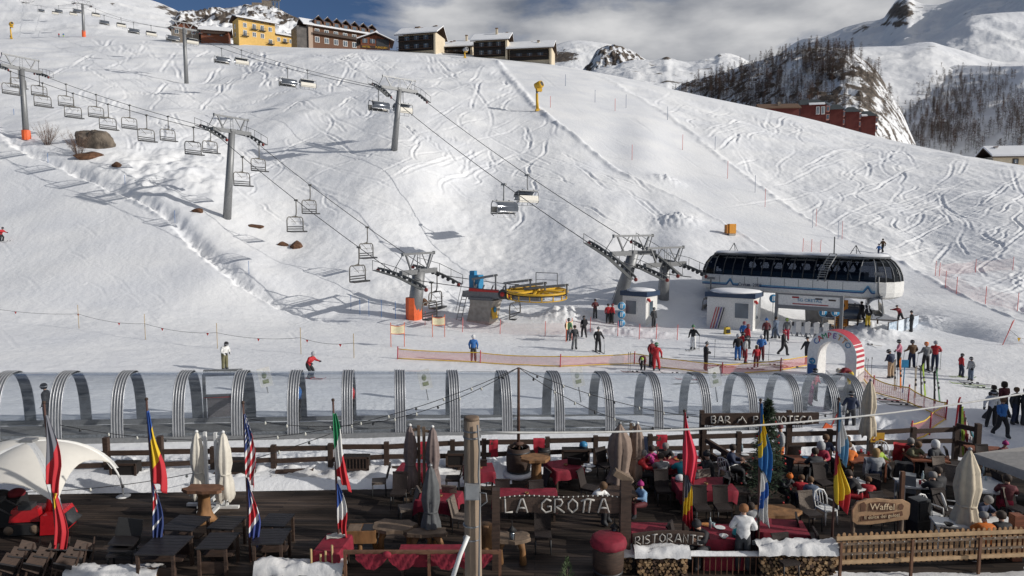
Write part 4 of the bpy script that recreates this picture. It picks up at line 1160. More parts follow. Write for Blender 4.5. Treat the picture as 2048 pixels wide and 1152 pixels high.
# chalets left of the yellow hotel
p, L1, a = facade(343, 76, 300, 398, 12)
t = thing('stone_chalet', 'stone chalet with dark timber gable left of the yellow hotel', 'building', p, a)
body(t, 0, L1, 0, 9, 4.4, M_FACADE, 2.6); gable_roof(t, 0, L1, 0, 9, 4.4, 2.8, over=1.2, along='y', snow=False)
m = MB(); m.prism([(.6,4.5),(L1-.6,4.5),(L1/2,6.9)], .14, Matrix.Translation((0,-.07,0))); m.build('timber_gable', [M_RWOOD], t)
for f in (.2,.5,.8): win(t, L1*f, 2.9, 1.3, 1.5)
p, L1, a = facade(402, 77, 300, 457, 16)
t = thing('timber_chalet', 'low red brown timber chalet beside the yellow hotel', 'building', p, a)
body(t, 0, L1, 0, 8, 3.8, M_RWOOD, 0); gable_roof(t, 0, L1, 0, 8, 3.8, 2.0, over=1.0)
for f in (.3,.75): win(t, L1*f, 2.2, 1.4, 1.4, m_f=M_RWOOD)
m = MB(); m.box((L1*.5,-.9,2.6), (L1*.8,.08,.9)); m.box((L1*.5,-.5,2.2), (L1*.8,.9,.1)); m.build('balcony', [M_DWOOD], t)
# ruined ropeway station on the knoll
p = W(506, 14, 540)
t = thing('ropeway_station', 'ruined grey ropeway station on top of the rocky knoll', 'building', p, .1)
m = MB(); m.box((3,3,1.5), (8,5,4)); m.box((10,3,2.5), (7,5,6)); m.box((0,3,.2), (6,4,2.6)); m.build('wall', [M_FACADE], t)
m = MB()
for x in (13.5, 16, 19): m.bar((x,1,-4),(x,1,8),.8)
m.box((16,2,7.5),(8,4,3)); m.box((17,2,10),(6,4,2.4)); m.bar((13.5,1,0),(19,1,6),.4); m.bar((19,1,0),(13.5,1,6),.4); m.build('frame', [M_STEEL], t)
# red flats in the valley
Yr = 235
for i, (u0, u1, vt, vb, lab) in enumerate(((1600,1657,212,262,'first red rendered block, snow on its roof edge, nearest the brow'),(1659,1688,220,262,'second red rendered block along the brow with slate hip roof'),(1690,1720,224,270,'third red rendered block along the brow with slate hip roof'),(1721,1753,231,280,'fourth red rendered block, lowest on the brow'))):
    p, L1, a = facade(u0, vb, Yr + 5*i, u1, -12)
    t = thing('red_block', lab, 'building', p, a, 'red rendered flats')
    h = (vb-vt)*Yr/F
    body(t, 0, L1*.9, 0, 6, h, M_REDWALL, z0=-8)
    m = MB(); hx = L1/2*.9; o_ = .5
    m.add([(-o_,-o_,h),(L1*.9+o_,-o_,h),(L1*.9+o_,6.5,h),(-o_,6.5,h),(hx*1.5,3,h+2.2),(hx*.5 if i else 0,3,h+2.2)], [(3,2,1,0),(0,1,4,5),(1,2,4),(2,3,5,4),(3,0,5)]); m.build('hip_roof', [M_SLATE], t)
    if i in (0, 3):
        m = MB(); m.box((L1*(.55 if i==0 else .15),-.35,h+.25), (L1*(.55 if i==0 else .35),1.1,.4), rot=(math.radians(25),0,0)); m.build('roof_snow', [M_ROOFSNOW], t)
    for z in (h-1.5, h-4.2):
        m = MB(); m.box((L1*.95,.6,z), (L1*.12,1.4,1.9)); b = m.build('bay', [mat('pink_trim', (.42,.2,.16), .8)], t)
        mm = MB(); mm.box((L1*.95,-.13,z), (L1*.08,.06,1.3)); mm.build('pane', [M_GLASS], b)
    if i == 0:
        for f in (.60,.78): win(t, L1*f, h-2.0, .8, 2.2)
p, L1, a = facade(1521, 224, 225, 1598, -6)
t = thing('brown_roofed_house', 'low house with brown tiled roof showing over the brow', 'building', p, a)
body(t, 0, L1, 0, 7, 1.2, M_REDWALL, z0=-5); gable_roof(t, 0, L1, 0, 7, 1.2, 1.6, over=.6, snow=False, mats=[mat('brown_tiles', (.13,.075,.045), .85, var=.3, scale=6)])
m = MB(); m.box((L1*.52,2,2.6), (.9,.9,1.6)); m.build('chimney', [M_FACADE], t)
p, L1, a = facade(1986, 328, 150, 2085, -8)
t = thing('white_house', 'cream house with a snow covered roof at the valley edge', 'building', p, a)
body(t, 0, L1, 0, 7, 1.6, M_CREAM, z0=-6); gable_roof(t, 0, L1, 0, 7, 1.6, 2.0, over=.5)
win(t, L1*.45, .5, .8, .8, m_f=M_DWOOD); m = MB(); m.box((L1*.16,2.4,3.0), (.5,.5,1.6)); c = m.build('chimney', [M_WHITE], t); m = MB(); m.box((L1*.16,2.4,3.9), (.7,.7,.2)); m.build('cap', [M_MWOOD], c)

# ------------------------------------------------------------------ bare larches in the valley
M_LARCH = mat('larch_twigs', (.17,.105,.075), .9, var=.4, scale=.3)
M_LARCH2 = mat('larch_twigs_grey', (.12,.09,.072), .9, var=.35, scale=.3)
def larch_mesh(seed, mt):
    r = random.Random(seed); m = MB(); h = r.uniform(8.5, 12.5)
    m.tube([(0,0,-1),(r.uniform(-.1,.1),0,h*.5),(r.uniform(-.2,.2),0,h)], [.13,.09,.02], 5, smooth=False)
    n = 84
    for k in range(n):
        f = r.uniform(.16, .98); z = h*f; l = (1-f)**.8*h*.20 + .4; a = r.uniform(0, 6.28)
        ex, ey = math.cos(a)*l, math.sin(a)*l; dz = r.uniform(-.15,.25)*l
        q = Vector((0,0,z)); e = Vector((ex,ey,z+dz)); s_ = Vector((-ey,ex,0)).normalized()*.05
        m.add([q+s_, q-s_, e], [(0,1,2)])
        for j in range(6):
            b = q.lerp(e, r.uniform(.35,1)); tip = b + Vector((r.uniform(-.5,.5),r.uniform(-.5,.5),r.uniform(-.5,.35)))
            w_ = Vector((r.uniform(-1,1),r.uniform(-1,1),r.uniform(-1,1))).normalized()*.065
            m.add([b+w_, b-w_, tip], [(0,1,2)])
    return m.mesh('larch', [mt])
LM = [larch_mesh(s, M_LARCH if s % 3 else M_LARCH2) for s in range(8)]
def surf(H_, u, v):
    X, Y, Z = H_; return None
def hill_tree(H_):
    X, Y, Z = (a[::1, ::2] for a in H_)
    P = np.stack([X, Y, Z], -1); r, c = P.shape[:2]; idx = np.arange(r*c).reshape(r, c)
    q = np.stack([idx[:-1,:-1], idx[:-1,1:], idx[1:,1:], idx[1:,:-1]], -1).reshape(-1, 4)
    return BVHTree.FromPolygons(P.reshape(-1,3).tolist(), q.tolist())
TR, TV = hill_tree(RIDGE), hill_tree(VALLEY)
def cast(tree, u, v):
    r = tree.ray_cast(Vector((0,0,H)), Vector(ray(u, v))); return r[0]
r3 = random.Random(23)
def hidden(p):
    d = p - Vector((0,0,H)); r = TREE.ray_cast(Vector((0,0,H)), d.normalized(), d.length*.98); return r[0] is not None
def forest(tree, test, n, lab, group, smin, smax, ur, vr_):
    k = 0; tries = 0
    while k < n and tries < 9000:
        tries += 1
        u, v = r3.uniform(*ur), r3.uniform(*vr_)
        if r3.random() > test(u, v): continue
        p = cast(tree, u, v)
        if p is None or hidden(p + Vector((0,0,5))): continue
        o = bpy.data.objects.new('larch_tree', LM[r3.randrange(8)]); COL.objects.link(o)
        o.location = p; o.rotation_euler = (0,0,r3.uniform(0,6.28)); s_ = r3.uniform(smin, smax); o.scale = (s_*1.05, s_*1.05, s_)
        tag(o, lab, 'tree', group); k += 1
def t_ridge(u, v):
    top = np.interp(u, [1335,1405,1500,1590,1635,1700,1745,1790],[195,162,132,106,99,106,132,188])
    d = v - top
    if d < -2: return 0
    a = 1.0 if d < 60 else .45
    if u > 1705: a *= .3
    if 1565 < u < 1605 and 128 < v < 165: a *= .12
    if u > 1640 and v > 165: a *= .3
    return a
def t_val(u, v):
    a = math.exp(-((u-1890)/75)**2 - ((v-(205+.12*(u-1890)))/52)**2) + .7*math.exp(-((u-1880)/60)**2 - ((v-275)/28)**2) + .5*math.exp(-((u-2040)/30)**2-((v-240)/50)**2) + .4*math.exp(-((u-1830)/60)**2 - ((v-262)/30)**2) + .35*math.exp(-((u-1980)/60)**2-((v-180)/30)**2) + .06
    return min(1, a)
forest(TR, t_ridge, 158, 'bare brown larch on the dark rocky ridge behind the slope', 'larches on the rocky ridge', .75, 1.25, (1335,1800), (95,235))
forest(TV, t_val, 136, 'bare larch on the shaded valley side right of the ridge', 'larches on the valley side', .8, 1.45, (1745,2070), (140,340))
# the rest of the wood reads as one mass
def wood(tree, test, n, name, lab, ur, vr_, smin, smax):
    V_ = []; F_ = []; off = 0; k = 0; tries = 0
    data = []
    for me in LM[:4]:
        co = np.array([v.co[:] for v in me.vertices]); data.append((co, [tuple(p.vertices) for p in me.polygons]))
    while k < n and tries < 20000:
        tries += 1
        u, v = r3.uniform(*ur), r3.uniform(*vr_)
        if r3.random() > test(u, v): continue
        p = cast(tree, u, v)
        if p is None or hidden(p + Vector((0,0,5))): continue
        co, fs = data[r3.randrange(4)]; s_ = r3.uniform(smin, smax); a = r3.uniform(0, 6.28); c_, q_ = math.cos(a), math.sin(a)
        V_.append(np.stack([(co[:,0]*c_-co[:,1]*q_)*s_+p.x, (co[:,0]*q_+co[:,1]*c_)*s_+p.y, co[:,2]*s_+p.z], -1))
        F_ += [tuple(i+off for i in f) for f in fs]; off += len(co); k += 1
    me = bpy.data.meshes.new(name); me.from_pydata(np.concatenate(V_).tolist(), [], F_); me.materials.append(M_LARCH2)
    o = bpy.data.objects.new(name, me); COL.objects.link(o); tag(o, lab, 'wood', kind='stuff')
wood(TR, t_ridge, 620, 'larch_wood', 'mass of bare larches filling the rocky ridge', (1335,1800), (95,235), .65, 1.1)
wood(TV, t_val, 560, 'larch_wood', 'mass of bare larches filling the valley side', (1745,2070), (140,340), .7, 1.2)

# ------------------------------------------------------------------ things on the slope
def snow_gun(label, p, h, covered=False):
    t = thing('snow_gun', label, 'snow gun', p - Vector((0,0,.2)), .3)
    m = MB(); m.box((0,0,.35), (.9,.9,.5), taper=(.8,.8)); m.tube([(0,0,.2),(-.15,0,h*.62)], [.34,.24], 10); m.build('tower', [M_YEL], t)
    m = MB(); m.bar((-.15,0,h*.60),(-.15,0,h*.76),.3); m.bar((-.15,0,h*.68),(.3,0,h*.72),.25); m.build('bracket', [M_DARK], t)
    m = MB(); ax_ = rotm(math.radians(70), 0, math.radians(35))
    m.lathe([(.6,-.75),(.8,-.7),(.8,.3),(.68,.8),(.55,.8)], (.3,0,h*.9), 14, 0, axis=ax_); m.build('fan_housing', [M_YEL if not covered else mat('grey_cover', (.45,.45,.45), .8)], t)
    m = MB(); m.lathe([(.53,.6),(.53,.82)], (.3,0,h*.9), 14, 0, axis=ax_); m.build('nozzle_ring', [M_DARK], t)
    m = MB(); m.box((.3,0,h*.74), (1.1,.9,.6)); m.build('motor_box', [M_YEL], t)
snow_gun('yellow snow gun on a yellow post at the edge of the groomed run', T(1075,222), 6.0)
snow_gun('yellow snow gun beside the long brown barrier, top left', T(23,78) + Vector((0,0,.2)), 7.0)
snow_gun('snow gun under a grey cover in front of the terraced houses', T(930,116), 3.4, True)
c = T(1463, 470)
t = thing('yellow_crash_pad', 'pair of orange yellow padded boxes on the groomed run edge', 'crash pad', c - Vector((0,0,.1)), .2)
m = MB(); m.box((0,0,.9), (.9,.6,1.2)); m.build('padding', [mat('pad_orange', (.65,.27,.02), .6)], t); m = MB(); m.box((-.6,.1,.85), (.35,.6,1.1)); m.build('padding', [mat('pad_dark_orange', (.45,.17,.02), .6)], t)
m = MB(); m.box((0,0,.2), (.9,.5,.3)); m.build('stand', [M_CONC], t)
c0, c1 = T(-20, 74), T(78, 70)
v_ = c1-c0
t = thing('timber_barrier', 'long dark brown barrier across the top of the left run', 'barrier', c0, math.atan2(v_.y, v_.x))
m = MB(); m.box((v_.length/2,0,.7), (v_.length,.5,1.6)); m.build('boards', [M_DWOOD], t)
m = MB()
for k in range(6): m.box((v_.length*k/5,-.3,.8), (.3,.2,1.9))
m.build('posts', [M_MWOOD], t)

def rock(name, label, p, s, seed, mt, n=4):
    bm = bmesh.new(); bmesh.ops.create_icosphere(bm, subdivisions=n, radius=1)
    r = random.Random(seed); pl_ = [(Vector((r.uniform(-1,1),r.uniform(-1,1),r.uniform(-.6,1))).normalized(), r.uniform(.55,.85)) for _ in range(14)]
    for v in bm.verts:
        for (nn, dd) in pl_:
            k = v.co.dot(nn)
            if k > dd: v.co -= nn*(k-dd)
        v.co += Vector((r.uniform(-1,1),r.uniform(-1,1),r.uniform(-1,1)))*.018
    me = bpy.data.meshes.new(name); bm.to_mesh(me); bm.free(); me.materials.append(mt)
    o = bpy.data.objects.new(name, me); COL.objects.link(o); o.location = p; o.scale = s; o.rotation_euler = (0,0,r.uniform(0,6))
    return tag(o, label, 'rock')
rock('boulder', 'big grey brown boulder beside the leaning bare bushes', T(196,292)+Vector((0,0,.7)), (2.3,1.7,2.2), 4, M_ROCK)
rock('boulder', 'darker low boulder on the left flank of the big boulder', T(168,284)+Vector((0,0,.3)), (2.6,1.5,1.7), 9, M_ROCK)
for i, (u, v, sx, sz, lab) in enumerate(((180,315,2.3,.6,'bare red brown earth bank below the big boulder'),(236,331,1.1,.35,'flat brown rock right of the boulder in the gully'),(594,492,1.3,.45,'brown rock showing through snow below the chairs'),(567,490,.7,.3,'small brown stone left of the brown rock'),(394,422,.8,.3,'dark stone at the snow bank left of the gully tower'),(845,605,.9,.3,'dark stone right of the orange padded tower foot'),(510,452,1.2,.2,'long strip of bare earth below the gully tower'))):
    rock('rock', lab, T(u,v)-Vector((0,0,.05)), (sx,.8,sz*1.7), 20+i, M_RROCK, 3)
def bush(label, p, h, seed):
    r = random.Random(seed); t = thing('bare_bush', label, 'bush', p - Vector((0,0,.2)), 0)
    m = MB(); tw = MB()
    for k in range(38):
        a = r.uniform(0,6.28); l = h*r.uniform(.45,1.0); sp = r.uniform(.1,.75)
        b = Vector((math.cos(a)*.25,math.sin(a)*.2,0)); e = b + Vector((math.cos(a)*sp*h*.8, math.sin(a)*sp*h*.6, l))
        m.tube([b, b.lerp(e,.5)+Vector((0,0,.1*h)), e], [.018,.012,.005], 4)
        for j in range(16):
            q = b.lerp(e, r.uniform(.3,1)); tw.tube([q, q+Vector((r.uniform(-.3,.3),r.uniform(-.3,.3),r.uniform(.0,.5)))*h*.35], [.009,.004], 3)
    m.build('stems', [mat('bush_stem', (.16,.10,.07), .9)], t); tw.build('twigs', [mat('bush_twig', (.22,.15,.11), .9)], t)
bush('pale bare bush right of the padded lift tower', T(95,290), 3.4, 1)
bush('bare bush leaning over the left side of the boulder', T(158,312), 3.6, 2)
def pole(u, v, hpx, mt, lab, grp, cat='marker pole', r=.028):
    p = T(u, v); Y = p.y; h = hpx*Y/F
    m = MB(); m.tube([(0,0,-.2),(0,0,h)], r*max(.8, Y/85), 6); o = m.build('marker_pole', [mt], None, p); tag(o, lab, cat, grp); return p, h
pts = []
for i, (u, v, h) in enumerate(((-40,640,46),(158,657,48),(291,679,52),(435,697,52),(602,708,54),(708,716,50))):
    p, h = pole(u, v, h, M_BAMBOO, f'{ORD[i]} bamboo pole along the flag rope in the flat run', 'bamboo poles of the flag rope'); pts.append(p + Vector((0,0,h*.62)))
m = MB(); seg = []
for a, b in zip(pts[:-1], pts[1:]):
    for k in range(8): q = a.lerp(b, k/8); q.z -= .9*(k/8)*(1-k/8); seg.append(q)
m.tube(seg+[pts[-1]], .012, 4); o = m.build('flag_rope', [M_DARK]); tag(o, 'sagging rope with tiny red flags between the bamboo poles', 'rope')
for k in range(3, len(seg), 5):
    m = MB(); m.add([(-.09,0,0),(.09,0,0),(0,0,-.2)], [(0,1,2)]); m.add([(-.09,.005,0),(.09,.005,0),(0,.005,-.2)], [(2,1,0)]); f = m.build('pennant', [M_RED], o); f.location = seg[k]
for i, (u, v, h) in enumerate(((498,548,26),(702,620,30),(720,629,32),(738,632,34),(763,635,36),(791,638,36),(812,638,32),(250,368,18),(350,445,24),(96,325,18),(28,230,12))):
    pole(u, v, h, mat('blue_pole', (.05,.16,.40), .5), f'{ORD[i]} blue marker pole counting up the edge of the left run', 'blue marker poles')
for i, (u, v, h) in enumerate(((1131,172,22),(1101,215,22),(1190,205,24),(1230,222,24),(1252,216,26),(1264,320,30),(1335,240,26),(1365,300,30),(1430,300,26),(1455,357,34),(1510,385,34),(1530,414,36),(1625,455,36),(1632,452,34),(1676,478,36),(1684,478,36))):
    pole(u, v, h, M_PINK if i % 2 else mat('blue_grey_pole', (.20,.24,.34), .5), f'{ORD[i]} thin marker pole down the groomed run from the houses', 'marker poles on the groomed run')
# ------------------------------------------------------------------ safety nets
def net_mat(name, c, dens=.45, sc=9.0):
    m = bpy.data.materials.new(name); m.use_nodes = True; t = m.node_tree; b = t.nodes['Principled BSDF']
    b.inputs['Base Color'].default_value = (*c, 1); b.inputs['Roughness'].default_value = .7
    tcn = t.nodes.new('ShaderNodeTexCoord'); ck = t.nodes.new('ShaderNodeTexBrick'); ck.inputs['Scale'].default_value = sc
    ck.inputs['Color1'].default_value = (dens*.35,)*3+(1,); ck.inputs['Color2'].default_value = (dens*.35,)*3+(1,); ck.inputs['Mortar'].default_value = (min(1,dens*1.9),)*3+(1,); ck.inputs['Mortar Size'].default_value = .05
    ck.offset = 0
    mp_ = t.nodes.new('ShaderNodeMapping'); mp_.inputs['Rotation'].default_value = (math.pi/2,0,0)
    t.links.new(tcn.outputs['Object'], mp_.inputs[0]); t.links.new(mp_.outputs[0], ck.inputs[0]); t.links.new(ck.outputs['Color'], b.inputs['Alpha'])
    return m
NET_R = net_mat('red_net', (.72,.22,.20), .36); NET_P = net_mat('pale_pink_net', (.80,.38,.34), .11)
def net(label, uv, h, mt, edge=None, posts=None, grp='safety nets', sag=.06):
    P = [T(u, v) for u, v in uv]
    t = thing('safety_net', label, 'net', P[0], 0, grp)
    rows = [[], []]; N_ = 10
    pp = []
    for a, b in zip(P[:-1], P[1:]):
        for k in range(N_): pp.append((a.lerp(b, k/N_) - P[0], 4*sag*(k/N_)*(1-k/N_)))
    pp.append((P[-1]-P[0], 0))
    base = [Vector((q.x, q.y, zat(q.x+P[0].x, q.y+P[0].y)-P[0].z + .06)) for q, s_ in pp]
    top = [b + Vector((0,0,h*(1-s_*1.5))) for b, (q, s_) in zip(base, pp)]
    m = MB(); m.grid([base, [a.lerp(b,.5)+Vector((0,.05,0)) for a, b in zip(base, top)], top]); m.build('netting', [mt], t)
    if edge:
        for ln in (base, top):
            m = MB(); m.tube([p+Vector((0,-.01,0)) for p in ln], .032, 5); m.build('edge_tape', [edge], t)
    for i in range(len(P)):
        m = MB(); q = base[min(i*N_, len(base)-1)]; m.tube([q+Vector((0,-.03,-.2)), q+Vector((.04,-.03,h+.15))], .035 if edge else .03, 6); m.build('post', [mat('crimson_post',(.45,.03,.06),.5) if edge else M_PINK], t)
M_YTAPE = mat('yellow_tape', (.72,.47,.05), .6)
net('long yellow edged net crossing the flat from the slalom panel', [(795,718),(960,726),(1120,734),(1268,728),(1443,752)], .62, NET_R, M_YTAPE)
net('yellow edged net between the standing groups and the arch', [(1443,752),(1560,742),(1635,728)], .62, NET_R, M_YTAPE)
net('yellow edged net sagging from the arch to the skis in the snow', [(1716,745),(1745,785),(1815,805),(1890,838)], .75, NET_R, M_YTAPE, sag=.1)
net('short yellow edged net running back to the fence', [(1890,840),(1858,868),(1820,885)], .75, NET_R, M_YTAPE)
net('faint pink net fence at the foot of the rough field', [(1870,552),(1890,575),(1912,588),(1970,608),(2034,622)], 1.5, NET_P)
net('faint pink net bending up into the rough field', [(1878,552),(1950,545),(2025,540)], 1.3, NET_P)
net('small pink net behind the roof of the glazed station', [(1605,507),(1622,508),(1640,510)], 1.6, NET_P)
net('faint pink net around the bullwheel station', [(850,650),(925,664),(1000,668),(1090,672),(1180,664)], 1.0, NET_P)
net('faint pink net in front of the left white hut', [(1180,664),(1235,672),(1278,678),(1312,678),(1354,680)], 1.0, NET_P)
net('pink net torn on the brow by the stone chalet', [(318,72),(330,73),(345,74)], 6.5, NET_P)
# ------------------------------------------------------------------ slalom panels
def panel(label, u, v, Y_, rz):
    p = T(u, v); t = thing('slalom_panel', label, 'gate panel', p, rz, 'cream slalom panels')
    m = MB()
    for x in (0, .95): m.tube([(x,0,-.2),(x*1.02,0,1.75)], .025, 6)
    m.build('poles', [M_ORANGE], t)
    m = MB(); rows = [[Vector((.95*k/6,-.02+.05*math.sin(k*.9),.95-.10*math.sin(math.pi*k/6)*(1 if z else .5)+z)) for k in range(7)] for z in (0,.62)]; m.grid(rows); m.build('cloth', [mat('cream_cloth', (.72,.66,.44), .8)], t)
    for q in rows: m = MB(); m.tube([p_+Vector((0,-.01,0)) for p_ in q], .02, 4); m.build('hem', [M_ORANGE], t)
panel('cream slalom panel nearer the yellow edged net', 782, 694, 46, .3)
panel('cream slalom panel below the dark red chair', 865, 674, 50, .2)
panel('narrow cream panel beside the green jacket', 1132, 684, 50, 1.0)
# ------------------------------------------------------------------ inflatable arch of the children's area
pa = Gz(1640, 760, -.05); 
t = thing('inflatable_arch', 'white inflatable arch with coloured letters and a red striped back', 'arch', Gz(1669, 757, -.05), math.radians(-50))
RO, RI, HL = 1.42, .80, 1.42; DP = 1.05
def arc(R, z0, n=20, a0=0, a1=180): return [(R*math.cos(math.radians(a0+(a1-a0)*k/n)), z0 + R*math.sin(math.radians(a0+(a1-a0)*k/n))*1.02) for k in range(n+1)]
outer = [(RO,0)] + arc(RO, HL) + [(-RO,0)]; inner = [(RI,0)] + arc(RI, HL) + [(-RI,0)]
def ribbon(m, pa_, pb_, ya, yb, mi=0):
    rows = [[Vector((x,ya,z)) for x, z in pa_], [Vector((x,yb,z)) for x, z in pb_]]; m.grid(rows, mi, False)
m = MB(); ribbon(m, outer, inner, -DP/2, -DP/2); ribbon(m, inner, outer, DP/2, DP/2); ribbon(m, outer, outer, DP/2, -DP/2); ribbon(m, inner, inner, -DP/2, DP/2)
m.build('tube_body', [mat('white_vinyl', (.76,.75,.73), .4)], t)
m = MB()
for a0, a1 in ((32, 105),): 
    q = arc(RO+.012, HL, 14, a0, a1); ribbon(m, q, q, DP/2-.02, -DP/2+.02)
m.build('red_back', [mat('arch_red', (.42,.02,.04), .45)], t)
m = MB()
for k in range(5):
    q = arc(RO+.012, HL, 3, 24-k*11, 30-k*11) if k < 3 else [(RO+.012, HL-.12-.33*(k-3)), (RO+.012, HL-.26-.33*(k-3))]
    ribbon(m, q, q, DP/2-.05, -DP/2+.02)
m.build('red_stripes', [MATS['arch_red']], t)
cols = [(.03,.14,.40),(.55,.03,.03),(.03,.28,.12),(.55,.03,.10),(.20,.08,.35),(.65,.35,.02),(.65,.22,.02),(.03,.22,.42)]
for k, ch in enumerate('CAMPETTO'):
    an = math.radians(142 - 104*k/7); R = (RO+RI)/2+.03
    letters('letter', ch, .46, TM((R*math.cos(an), -DP/2-.02, HL+R*1.02*math.sin(an)), (0, math.pi/2-an, 0)), mat(f'letter_paint_{k}', cols[k], .5), t)
m = MB(); m.lathe([(.19,0),(.19,.02)], (-RO+.31,-DP/2-.0,.95), 16, axis=rotm(math.pi/2,0,0)); m.build('round_sticker', [M_BLUE], t)
m = MB(); m.bar((-RO+.2,-DP/2-.03,.95),(-RO+.42,-DP/2-.03,.95),.05,.02); m.bar((-RO+.34,-DP/2-.03,1.03),(-RO+.43,-DP/2-.03,.94),.04,.02); m.bar((-RO+.34,-DP/2-.03,.87),(-RO+.43,-DP/2-.03,.96),.04,.02); m.build('arrow', [M_WHITE], t)
m = MB(); m.box((-RO+.31,-DP/2-.01,.45), (.5,.02,.6)); m.build('blue_notice', [mat('notice_blue',(.03,.10,.30),.5)], t)
m = MB(); m.lathe([(.17,0),(.17,.02)], (RO-.31,-DP/2-.0,.55), 16, axis=rotm(math.pi/2,0,0)); m.build('round_sticker', [M_BLUE], t)
# ------------------------------------------------------------------ conveyor tunnel
u_c = [-95, 22, 140, 258, 375, 487, 594, 698, 800, 905, 1005, 1106, 1203, 1297, 1390, 1480, 1566, 1640, 1690]
ang = math.radians(9.6)
T0 = Vector((-4.76, 29.0, 0)); td = Vector((math.cos(ang), math.sin(ang), 0))
def tun_s(u):
    r = ray(u, 800); k = r[0]/r[1]; return (k*T0.y - T0.x) / (td.x - k*td.y)
s0, s1 = tun_s(u_c[0])-2, tun_s(1700)
def tz(s): return 0.02 - .032*s if s < 0 else 0.02 - .045*s
t = thing('conveyor_tunnel', 'long clear tunnel over the magic carpet with ribbed metal hoops', 'tunnel', T0, ang)
TW, TH = 1.32, 2.62
def hoop_pt(f, s, k=1.0):
    a = math.pi*f; c, q = math.cos(a), math.sin(a)
    return Vector((s, -TW*k*math.copysign(abs(c)**.82, c), tz(s) + TH*k*abs(q)**.72))
M_HOOP = mat('ribbed_aluminium', (.27,.28,.295), .5, .5, var=.2, scale=3)
M_RIB = mat('bright_rib', (.50,.51,.53), .42, .6)
for u in u_c:
    s = tun_s(u); m = MB()
    w = .205
    for k in range(5): m.tube([hoop_pt(i/22, s-w+2*w*k/4, 1.008) for i in range(23)], .021, 4, 1)
    rows = [[hoop_pt(i/22, s+o_, 1.0) for i in range(23)] for o_ in (-w, w)]; m.grid(rows)
    rows = [[hoop_pt(i/22, s+o_, .992) for i in range(23)] for o_ in (w, -w)]; m.grid(rows)
    m.build('hoop', [M_HOOP, M_RIB], t)
gm = bpy.data.materials.new('clear_polycarbonate'); gm.use_nodes = True; gt = gm.node_tree; gt.nodes.clear()
tb = gt.nodes.new('ShaderNodeBsdfTransparent'); tb.inputs['Color'].default_value = (.90,.92,.94,1)
gb = gt.nodes.new('ShaderNodeBsdfGlossy'); gb.inputs['Roughness'].default_value = .12; gb.inputs['Color'].default_value = (.8,.85,.9,1)
db = gt.nodes.new('ShaderNodeBsdfDiffuse'); db.inputs['Color'].default_value = (.55,.58,.62,1)
lw = gt.nodes.new('ShaderNodeLayerWeight'); lw.inputs['Blend'].default_value = .22
wv = gt.nodes.new('ShaderNodeTexNoise'); wv.inputs['Scale'].default_value = 3.0; mpg = gt.nodes.new('ShaderNodeMapping'); mpg.inputs['Scale'].default_value = (.12,1.5,9); tcg = gt.nodes.new('ShaderNodeTexCoord')
mrg = gt.nodes.new('ShaderNodeMapRange'); mrg.inputs[1].default_value = .4; mrg.inputs[2].default_value = .75; mrg.inputs[3].default_value = .015; mrg.inputs[4].default_value = .12
m1 = gt.nodes.new('ShaderNodeMixShader'); m2 = gt.nodes.new('ShaderNodeMixShader'); og = gt.nodes.new('ShaderNodeOutputMaterial')
gt.links.new(tcg.outputs['Object'], mpg.inputs[0]); gt.links.new(mpg.outputs[0], wv.inputs['Vector']); gt.links.new(wv.outputs['Fac'], mrg.inputs[0])
gt.links.new(mrg.outputs[0], m1.inputs[0]); gt.links.new(tb.outputs[0], m1.inputs[1]); gt.links.new(db.outputs[0], m1.inputs[2])
gt.links.new(lw.outputs['Facing'], m2.inputs[0]); gt.links.new(m1.outputs[0], m2.inputs[1]); gt.links.new(gb.outputs[0], m2.inputs[2]); gt.links.new(m2.outputs[0], og.inputs['Surface'])
m = MB(); n = 60
rows = [[hoop_pt(i/22, s0+(s1-s0)*k/n, .985) for i in range(23)] for k in range(n+1)]; m.grid(rows); m.build('glazing', [gm], t)
M_BELT = mat('grey_belt', (.17,.17,.165), .8, var=.2, scale=3, bump=.3)
m = MB()
rr = [[Vector((s0+(s1-s0)*k/n, y, tz(s0+(s1-s0)*k/n)+z)) for k in range(n+1)] for (y, z) in ((-.5,.12),(-.5,.26),(.62,.26),(.62,.12))]; m.grid(rr, 0, False); m.build('conveyor_belt', [M_BELT], t)
m = MB()
for y in (-1.3, 1.3): m.grid([[Vector((s0+(s1-s0)*k/n, y+dy_, tz(s0+(s1-s0)*k/n)+z)) for k in range(n+1)] for dy_, z in ((-.05,-.3),(-.05,.30),(.05,.30),(.05,-.3))], 0, False)
m.build('side_rail', [M_STEEL], t)
m = MB()
m.grid([[Vector((s0+(s1-s0)*k/n, -1.24, tz(s0+(s1-s0)*k/n)+z)) for k in range(n+1)] for z in (.30,.42)], 0, False); m.grid([[Vector((s0+(s1-s0)*k/n, y, tz(s0+(s1-s0)*k/n)+.05)) for k in range(n+1)] for y in (-1.2,1.2)], 0, False); m.build('floor', [mat('grey_grating', (.20,.21,.22), .7, var=.4, scale=9)], t)
# emergency door
sa, sb = tun_s(375)+.3, tun_s(487)-.3
m = MB(); yb = 1.36
for s in (sa, sb): m.box((s, yb, tz(s)+1.1), (.12,.1,2.2))
m.box(((sa+sb)/2, yb, tz(sa)+2.25), (sb-sa,.14,.28)); m.box(((sa+sb)/2, yb, tz(sa)+1.25), (sb-sa,.1,.12)); dr = m.build('emergency_door', [M_GREY], t)
m = MB(); m.box(((sa+sb)/2, yb, tz(sa)+.75), (sb-sa-.2,.05,.9)); m.build('door_panel', [mat('warm_grey_panel',(.34,.30,.29),.6)], dr)
m = MB(); m.tube([(sa,yb-.12,tz(sa)+1.2),(sb,yb-.12,tz(sa)+1.2)], .02, 5); m.build('red_bar', [M_RED], dr)
